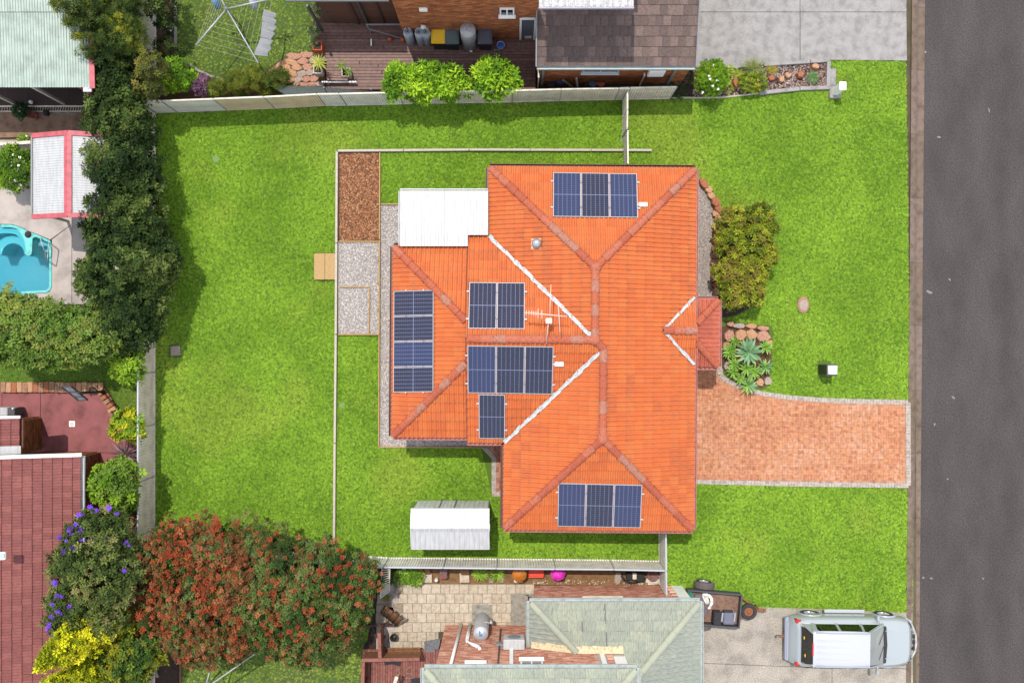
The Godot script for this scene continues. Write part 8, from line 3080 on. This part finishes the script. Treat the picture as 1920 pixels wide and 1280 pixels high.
	for s in [["rust red leaved tree standing over the bottom left fences", [365, 1080], [[330, 1045, 2.48, 1.26, 0.88], [395, 1035, 2.42, 1.16, 0.88], [295, 1100, 2.23, 0.95, 0.80], [355, 1120, 2.67, 1.37, 0.96], [420, 1090, 2.48, 1.05, 0.88], [300, 1155, 2.23, 1.00, 0.80], [370, 1180, 2.42, 1.16, 0.80], [420, 1150, 2.42, 1.00, 0.80], [440, 1205, 2.05, 0.63, 0.56]], 95.0, 92.0],
			["dark green tree with scattered red leaf tips beside the paved patio", [585, 1100], [[530, 1060, 2.36, 1.05, 0.88], [600, 1080, 2.48, 1.21, 0.88], [665, 1085, 2.23, 0.89, 0.72], [500, 1120, 2.36, 1.05, 0.80], [565, 1140, 2.60, 1.26, 0.96], [640, 1140, 2.29, 1.05, 0.80], [510, 1185, 2.23, 0.95, 0.72], [570, 1195, 2.23, 0.95, 0.72], [480, 1030, 2.11, 0.73, 0.64], [625, 1180, 2.05, 0.79, 0.64]], 130.0, 26.0]]:
		var o := plant("red_tip_tree", s[0], "tree", s[1], s[2], broad, s[3], 0.72, under, 0.13, 0.4, -0.1, "red tipped trees along the lower fence")
		var lobes := []
		for q in s[2]:
			lobes.append([P(q[0], q[1], q[2] + 0.10), Vector3(q[3], q[4], q[3])])
		crown(o, lobes, broad, s[4], 0.62, reds, 0.65, -0.14, "leaf", "red_new_leaves")
	plant("small_shrub", "sparse olive shrub hanging over the lawn side of the fence by the red leaved tree", "shrub", [470, 1000], [[460, 985, 1.6, 0.6, 0.5], [515, 1000, 1.6, 0.5, 0.45]], small, 34.0, 1.3, [Color(0.09, 0.13, 0.03), Color(0.14, 0.17, 0.04), Color(0.20, 0.16, 0.06)], 0.03, 0.4, -0.1)
	# bushes hanging over the fence below the timber deck
	var bl := ["leftmost bright green bush leaning over the patched fence", "middle bright green bush leaning over the patched fence", "bright green bush nearest the garage, leaning over the fence"]
	k = 0
	for s in [[[765, 178], [[748, 140, 1.64, 0.45, 0.5], [770, 155, 1.56, 0.55, 0.5], [742, 165, 1.40, 0.4, 0.4], [785, 172, 1.17, 0.4, 0.4]]], [[825, 178], [[815, 138, 1.72, 0.5, 0.55], [835, 155, 1.56, 0.5, 0.5], [808, 165, 1.33, 0.45, 0.4], [858, 150, 1.56, 0.42, 0.45], [845, 175, 1.09, 0.3, 0.35]]], [[918, 176], [[920, 135, 1.64, 0.45, 0.5], [940, 145, 1.56, 0.5, 0.45], [900, 150, 1.48, 0.45, 0.45], [925, 160, 1.33, 0.45, 0.4], [962, 156, 1.33, 0.25, 0.25], [880, 160, 1.25, 0.3, 0.3]]]]:
		plant("leaning_bush", bl[k], "bush", s[0], s[1], big, 62.0, 0.85, [Color(0.07, 0.155, 0.010), Color(0.12, 0.24, 0.012), Color(0.18, 0.325, 0.015), Color(0.25, 0.40, 0.022)], 0.035, 0.55, -0.15, "bright bushes over the patched fence")
		k += 1
	# shrubs round the clothesline lawn
	plant("shrub", "lime green shrub at the corner of the clothesline lawn", "shrub", [335, 140], [[330, 132, 1.2, 0.5, 0.5], [345, 148, 1.1, 0.4, 0.45], [316, 150, 1.1, 0.4, 0.4]], broad, 65.0, 0.85, [Color(0.06, 0.13, 0.010), Color(0.12, 0.235, 0.012), Color(0.20, 0.33, 0.018)], 0.03, 0.45, -0.25)
	plant("shrub", "dull green shrub between the tall dark row and the lime shrub", "shrub", [292, 150], [[288, 128, 2.2, 0.5, 0.8], [280, 160, 2.0, 0.5, 0.7]], small, 70.0, 1.3, [Color(0.06, 0.07, 0.016), Color(0.10, 0.11, 0.02), Color(0.15, 0.13, 0.03)], 0.04, 0.4, -0.25)
	plant("shrub", "dark shrub in the bed along the left side of the clothesline lawn", "shrub", [310, 30], [[302, 12, 1.5, 0.5, 0.6], [312, 40, 1.2, 0.35, 0.45], [300, -20, 1.5, 0.5, 0.6]], small, 70.0, 1.3, dark, 0.03, 0.4, -0.2)
	plant("shrub", "low dark shrub in the bed above the lime green shrub", "shrub", [320, 92], [[312, 90, 0.9, 0.4, 0.4], [325, 100, 0.8, 0.35, 0.35]], small, 70.0, 1.2, dark, 0.02, 0.4, -0.2)
	plant("shrub", "purple leaved shrub between the lime shrub and the dark conifers", "shrub", [380, 165], [[378, 160, 0.9, 0.38, 0.45], [384, 152, 0.8, 0.25, 0.35]], small, 85.0, 1.0, [Color(0.07, 0.03, 0.06), Color(0.12, 0.05, 0.10), Color(0.17, 0.09, 0.14)], 0.02, 0.4, -0.2)
	var cl := ["leftmost small dark conifer along the clothesline lawn's lower edge", "middle small dark conifer along the clothesline lawn's lower edge", "dark conifer beside the pink flagstones", "small dark conifer at the lean-to's left tip"]
	k = 0
	for s in [[410, 165, 0.36], [445, 156, 0.42], [490, 148, 0.5], [522, 150, 0.42]]:
		plant("small_conifer", cl[k], "shrub", [s[0], s[1]], [[s[0], s[1], 0.9, s[2], 0.6], [s[0] + 9, s[1] + 10, 0.6, s[2] * 0.7, 0.4], [s[0] - 9, s[1] + 8, 0.5, s[2] * 0.6, 0.4]], fine, 90.0, 1.1, [Color(0.04, 0.07, 0.012), Color(0.08, 0.11, 0.016), Color(0.14, 0.16, 0.02)], 0.025, 0.6, -0.15, "small conifers by the clothesline")
		k += 1
	plant("shrub", "pale leaved shrub at the left end of the dark deck beside the lawn", "shrub", [588, 70], [[588, 62, 0.7, 0.22, 0.35], [590, 82, 0.5, 0.2, 0.3], [590, 20, 0.8, 0.22, 0.4]], small, 90.0, 0.9, [Color(0.12, 0.17, 0.06), Color(0.24, 0.29, 0.13), Color(0.08, 0.12, 0.04)], 0.02, 0.4, -0.15)
	var yuc := [leafy("yucca_a", 196, 198, 84), leafy("yucca_b", 164, 178, 60)]
	rosette("yucca", "spiky yellow green yucca in the upper cream planter", "plant", P(598, 118, 1.25), [[16, 0.36, 0.035, 0.3, 0.35], [12, 0.32, 0.03, 1.0, 0.3]], yuc)
	rosette("potted_palm", "small yellow palm leaning over the bench from the second cream planter", "plant", P(640, 122, 1.05), [[8, 0.26, 0.035, 0.5, 0.4], [6, 0.24, 0.03, 1.1, 0.4]], palm)
	rosette("potted_palm", "low green palm in the second cream planter", "plant", P(653, 134, 0.85), [[9, 0.22, 0.04, 0.6, 0.4]], [M["palm_b"], M["palm_c"]])
	# left garden: clipped dark shrub, flowering shrub
	plant("clipped_shrub", "round dark clipped shrub on the brown path beside the red planter", "shrub", [42, 212], [[38, 207, 0.75, 0.27, 0.3]], small, 240.0, 0.8, [Color(0.012, 0.035, 0.012), Color(0.025, 0.055, 0.02), Color(0.035, 0.07, 0.028)], 0.02, 0.5, -0.5)
	var fs := plant("flowering_shrub", "green shrub with white flowers between the pool paving and the white fence", "shrub", [32, 320], [[28, 300, 0.9, 0.55, 0.5], [38, 325, 0.9, 0.5, 0.45], [22, 340, 0.8, 0.4, 0.4], [8, 312, 0.8, 0.4, 0.4]], broad, 75.0, 0.85, [Color(0.05, 0.11, 0.01), Color(0.09, 0.17, 0.012), Color(0.14, 0.23, 0.018)], 0.03, 0.5, -0.3)
	blooms(fs, [[12, 298, 1.2], [24, 290, 1.3], [36, 295, 1.35], [30, 322, 1.3], [38, 346, 1.1], [12, 346, 1.1], [10, 352, 1.0], [44, 302, 1.2], [18, 330, 1.2], [48, 318, 1.1], [26, 338, 1.2], [8, 308, 1.2], [34, 310, 1.4], [33, 352, 1.0], [20, 310, 1.3]], Color(0.75, 0.75, 0.68), 0.5)
	var ws := plant("flowering_weed", "tiny white flowered plant behind the white fence capping", "plant", [46, 262], [[46, 262, 0.35, 0.2, 0.25]], small, 120.0, 0.9, [Color(0.12, 0.22, 0.02), Color(0.2, 0.32, 0.03)], 0.01, 0.5, -0.3)
	blooms(ws, [[49, 255, 0.6], [35, 261, 0.5], [40, 265, 0.5]], Color(0.75, 0.75, 0.68), 0.4)
	# front garden
	plant("clipped_bush", "big squarish yellow green bush in the front bed beside the orange roof", "bush", [1395, 480], [[1390, 482, 1.35, 0.6, 0.55], [1432, 482, 1.2, 0.42, 0.5], [1375, 415, 1.25, 0.55, 0.6], [1425, 408, 1.25, 0.50, 0.55], [1368, 455, 1.3, 0.5, 0.6], [1418, 455, 1.35, 0.60, 0.6], [1440, 430, 1.1, 0.32, 0.5], [1365, 510, 1.25, 0.5, 0.55], [1408, 510, 1.3, 0.60, 0.6], [1375, 550, 1.2, 0.5, 0.55], [1405, 545, 1.15, 0.5, 0.5]], small, 120.0, 1.25, [Color(0.075, 0.10, 0.012), Color(0.115, 0.15, 0.012), Color(0.165, 0.205, 0.014), Color(0.235, 0.25, 0.02), Color(0.16, 0.13, 0.025)], 0.05, 0.5, -0.2)
	var fb := plant("flowering_shrub", "round bright green shrub with white flowers at the garage corner of the rockery", "shrub", [1335, 152], [[1333, 146, 0.75, 0.58, 0.6]], small, 330.0, 0.8, [Color(0.06, 0.135, 0.008), Color(0.10, 0.20, 0.010), Color(0.15, 0.265, 0.014)], 0.03, 0.5, -0.5)
	blooms(fb, [[1325, 127, 1.25], [1331, 129, 1.3], [1339, 122, 1.2], [1332, 148, 1.42], [1337, 161, 1.35], [1318, 173, 1.0], [1347, 167, 1.2], [1330, 142, 1.42], [1345, 150, 1.35]], Color(0.78, 0.78, 0.72), 0.5)
	grass_clump("fountain_grass", "fine green ornamental grass in the middle of the rockery", P(1411, 132, 0.0), 0.52, 420, [Color(0.10, 0.15, 0.03), Color(0.17, 0.20, 0.06), Color(0.24, 0.26, 0.10)])
	grass_clump("grass_tuft", "small green grass tuft at the street end of the rockery", P(1523, 146, 0.0), 0.28, 260, [Color(0.06, 0.14, 0.04), Color(0.11, 0.20, 0.07), Color(0.16, 0.26, 0.11)])
	grass_clump("grass_tuft", "yellow orange grass tuft right of the ornamental grass", P(1446, 131, 0.0), 0.26, 160, [Color(0.35, 0.30, 0.03), Color(0.30, 0.20, 0.05), Color(0.22, 0.22, 0.04)])
	plant("shrub", "low yellow green shrub below the ornamental grass in the rockery", "shrub", [1411, 158], [[1402, 156, 0.35, 0.35, 0.3], [1420, 156, 0.35, 0.35, 0.3]], small, 180.0, 0.8, [Color(0.09, 0.15, 0.012), Color(0.17, 0.22, 0.014), Color(0.28, 0.28, 0.02)], 0.02, 0.5, -0.4)
	plant("ground_cover", "pale green ground cover between the flowering shrub and the ornamental grass", "plant", [1372, 140], [[1370, 138, 0.12, 0.3, 0.14], [1384, 143, 0.12, 0.25, 0.14], [1366, 165, 0.1, 0.2, 0.12]], small, 130.0, 0.7, [Color(0.20, 0.28, 0.03), Color(0.30, 0.38, 0.06)], 0.01, 0.6, -0.2)
	plant("shrub", "dark mossy plants in the shade at the end of the cream fence by the garage", "shrub", [1276, 165], [[1272, 165, 0.3, 0.4, 0.3], [1285, 150, 0.3, 0.3, 0.25]], small, 90.0, 0.9, [Color(0.03, 0.05, 0.012), Color(0.05, 0.075, 0.02), Color(0.12, 0.07, 0.06)], 0.01, 0.5, -0.2)
	# agaves: one big, the rest around it
	var ag := [leafy("agave_a", 132, 176, 128), leafy("agave_b", 108, 152, 104), leafy("agave_c", 168, 190, 110)]
	var br := [leafy("brom_a", 138, 186, 62), leafy("brom_b", 112, 164, 56), leafy("brom_c", 164, 204, 84)]
	rosette("agave", "largest blue green agave with broad leaves in the front bed", "agave", P(1404, 659, 0.75), [[11, 0.60, 0.15, 0.20, 0.22], [10, 0.52, 0.14, 0.55, 0.3], [7, 0.36, 0.12, 1.3, 0.4]], ag)
	var al := ["green agave left of the largest one, nearest the porch", "small green agave just above the porch side agave", "yellow green agave right of the largest one", "blue green agave at the right edge of the bed, above the flat stones", "green agave in the bed's centre below the largest one", "green agave below the porch side one", "small agave at the bed's left lower edge", "green agave right of the bed's centre", "lowest agave, spilling onto the brick driveway", "small agave between the centre and the lowest one"]
	k = 0
	for s in [[1368, 658, 0.34, 0.35], [1378, 641, 0.24, 0.3], [1437, 650, 0.3, 0.4], [1435, 688, 0.34, 0.3], [1400, 690, 0.34, 0.4], [1376, 682, 0.32, 0.4], [1375, 698, 0.28, 0.3], [1414, 698, 0.32, 0.35], [1404, 722, 0.40, 0.3], [1388, 710, 0.26, 0.3]]:
		rosette("agave", al[k], "agave", P(s[0], s[1], s[3]), [[11, s[2], s[2] * 0.22, 0.25, 0.25], [9, s[2] * 0.85, s[2] * 0.2, 0.8, 0.3], [5, s[2] * 0.6, s[2] * 0.18, 1.8, 0.4]], br if k != 3 and k != 8 else ag + br, "agaves in the front bed", k * 0.7)
		k += 1
	# lower yard greens
	plant("climbing_plant", "bright green plant under the tilted white trellis", "plant", [768, 1080], [[760, 1074, 0.25, 0.38, 0.25], [776, 1080, 0.25, 0.35, 0.25]], big, 90.0, 0.6, [Color(0.10, 0.20, 0.02), Color(0.20, 0.32, 0.03), Color(0.34, 0.42, 0.06)], 0.01, 0.5, -0.2)
	plant("shrub", "dark green tuft between the slatted gate and the white trellis", "shrub", [738, 1078], [[740, 1078, 0.3, 0.28, 0.35]], fine, 120.0, 1.2, [Color(0.03, 0.06, 0.012), Color(0.06, 0.10, 0.02)], 0.01, 0.5, -0.2)
	grass_clump("strappy_plants", "strappy green plants along the lower fence between the loose paver and the orange table", P(900, 1074, 0.0), 0.34, 260, [Color(0.07, 0.15, 0.015), Color(0.16, 0.26, 0.03), Color(0.26, 0.34, 0.05)], 0.028, 0.55)
	grass_clump("strappy_plants", "strappy green plants beside the orange table's cream foot", P(932, 1074, 0.0), 0.32, 220, [Color(0.07, 0.15, 0.015), Color(0.16, 0.26, 0.03), Color(0.26, 0.34, 0.05)], 0.028, 0.45)
	grass_clump("grass_tuft", "yellowish grass tuft at the foot of the slatted gate", P(725, 1120, 0.0), 0.22, 120, [Color(0.14, 0.15, 0.03), Color(0.25, 0.24, 0.06)])


func blooms(o: Node3D, at: Array, c: Color, size: float) -> void:
	var petal := clump(6, 0.1, 0.08, 0.2)
	for s in at:
		var b := part_mesh(o, "flower", petal, Transform3D(Basis(Vector3.UP, rnd(0, TAU)) * size, P(s[0], s[1], s[2]) - o.position), mk("flower_white", c.linear_to_srgb(), 0.6))
		b.position.y = s[2]


func grass_clump(called: String, label: String, c: Vector3, r: float, n: int, tones: Array, w := 0.010, tall := 0.6) -> void:
	var o := thing(called, label, "ornamental grass", c)
	var mesh := blade(1.0, w / r, 1.0, 0.9)
	var xf := []
	var cols := []
	for i in n:
		var l := r * rnd(0.6, 1.15)
		var b := Basis(Vector3.UP, rnd(0, TAU)) * Basis(Vector3(0, 0, 1), rnd(0.0, 0.9) * tall)
		xf.append(Transform3D(b * l, c + Vector3(rnd(-0.08, 0.08) * r * 3.0, 0, rnd(-0.08, 0.08) * r * 2.0)))
		cols.append(tones[R.randi() % tones.size()] * rnd(0.8, 1.2))
	stuff(many(o, "blades", mesh, M["grass"], xf, cols))
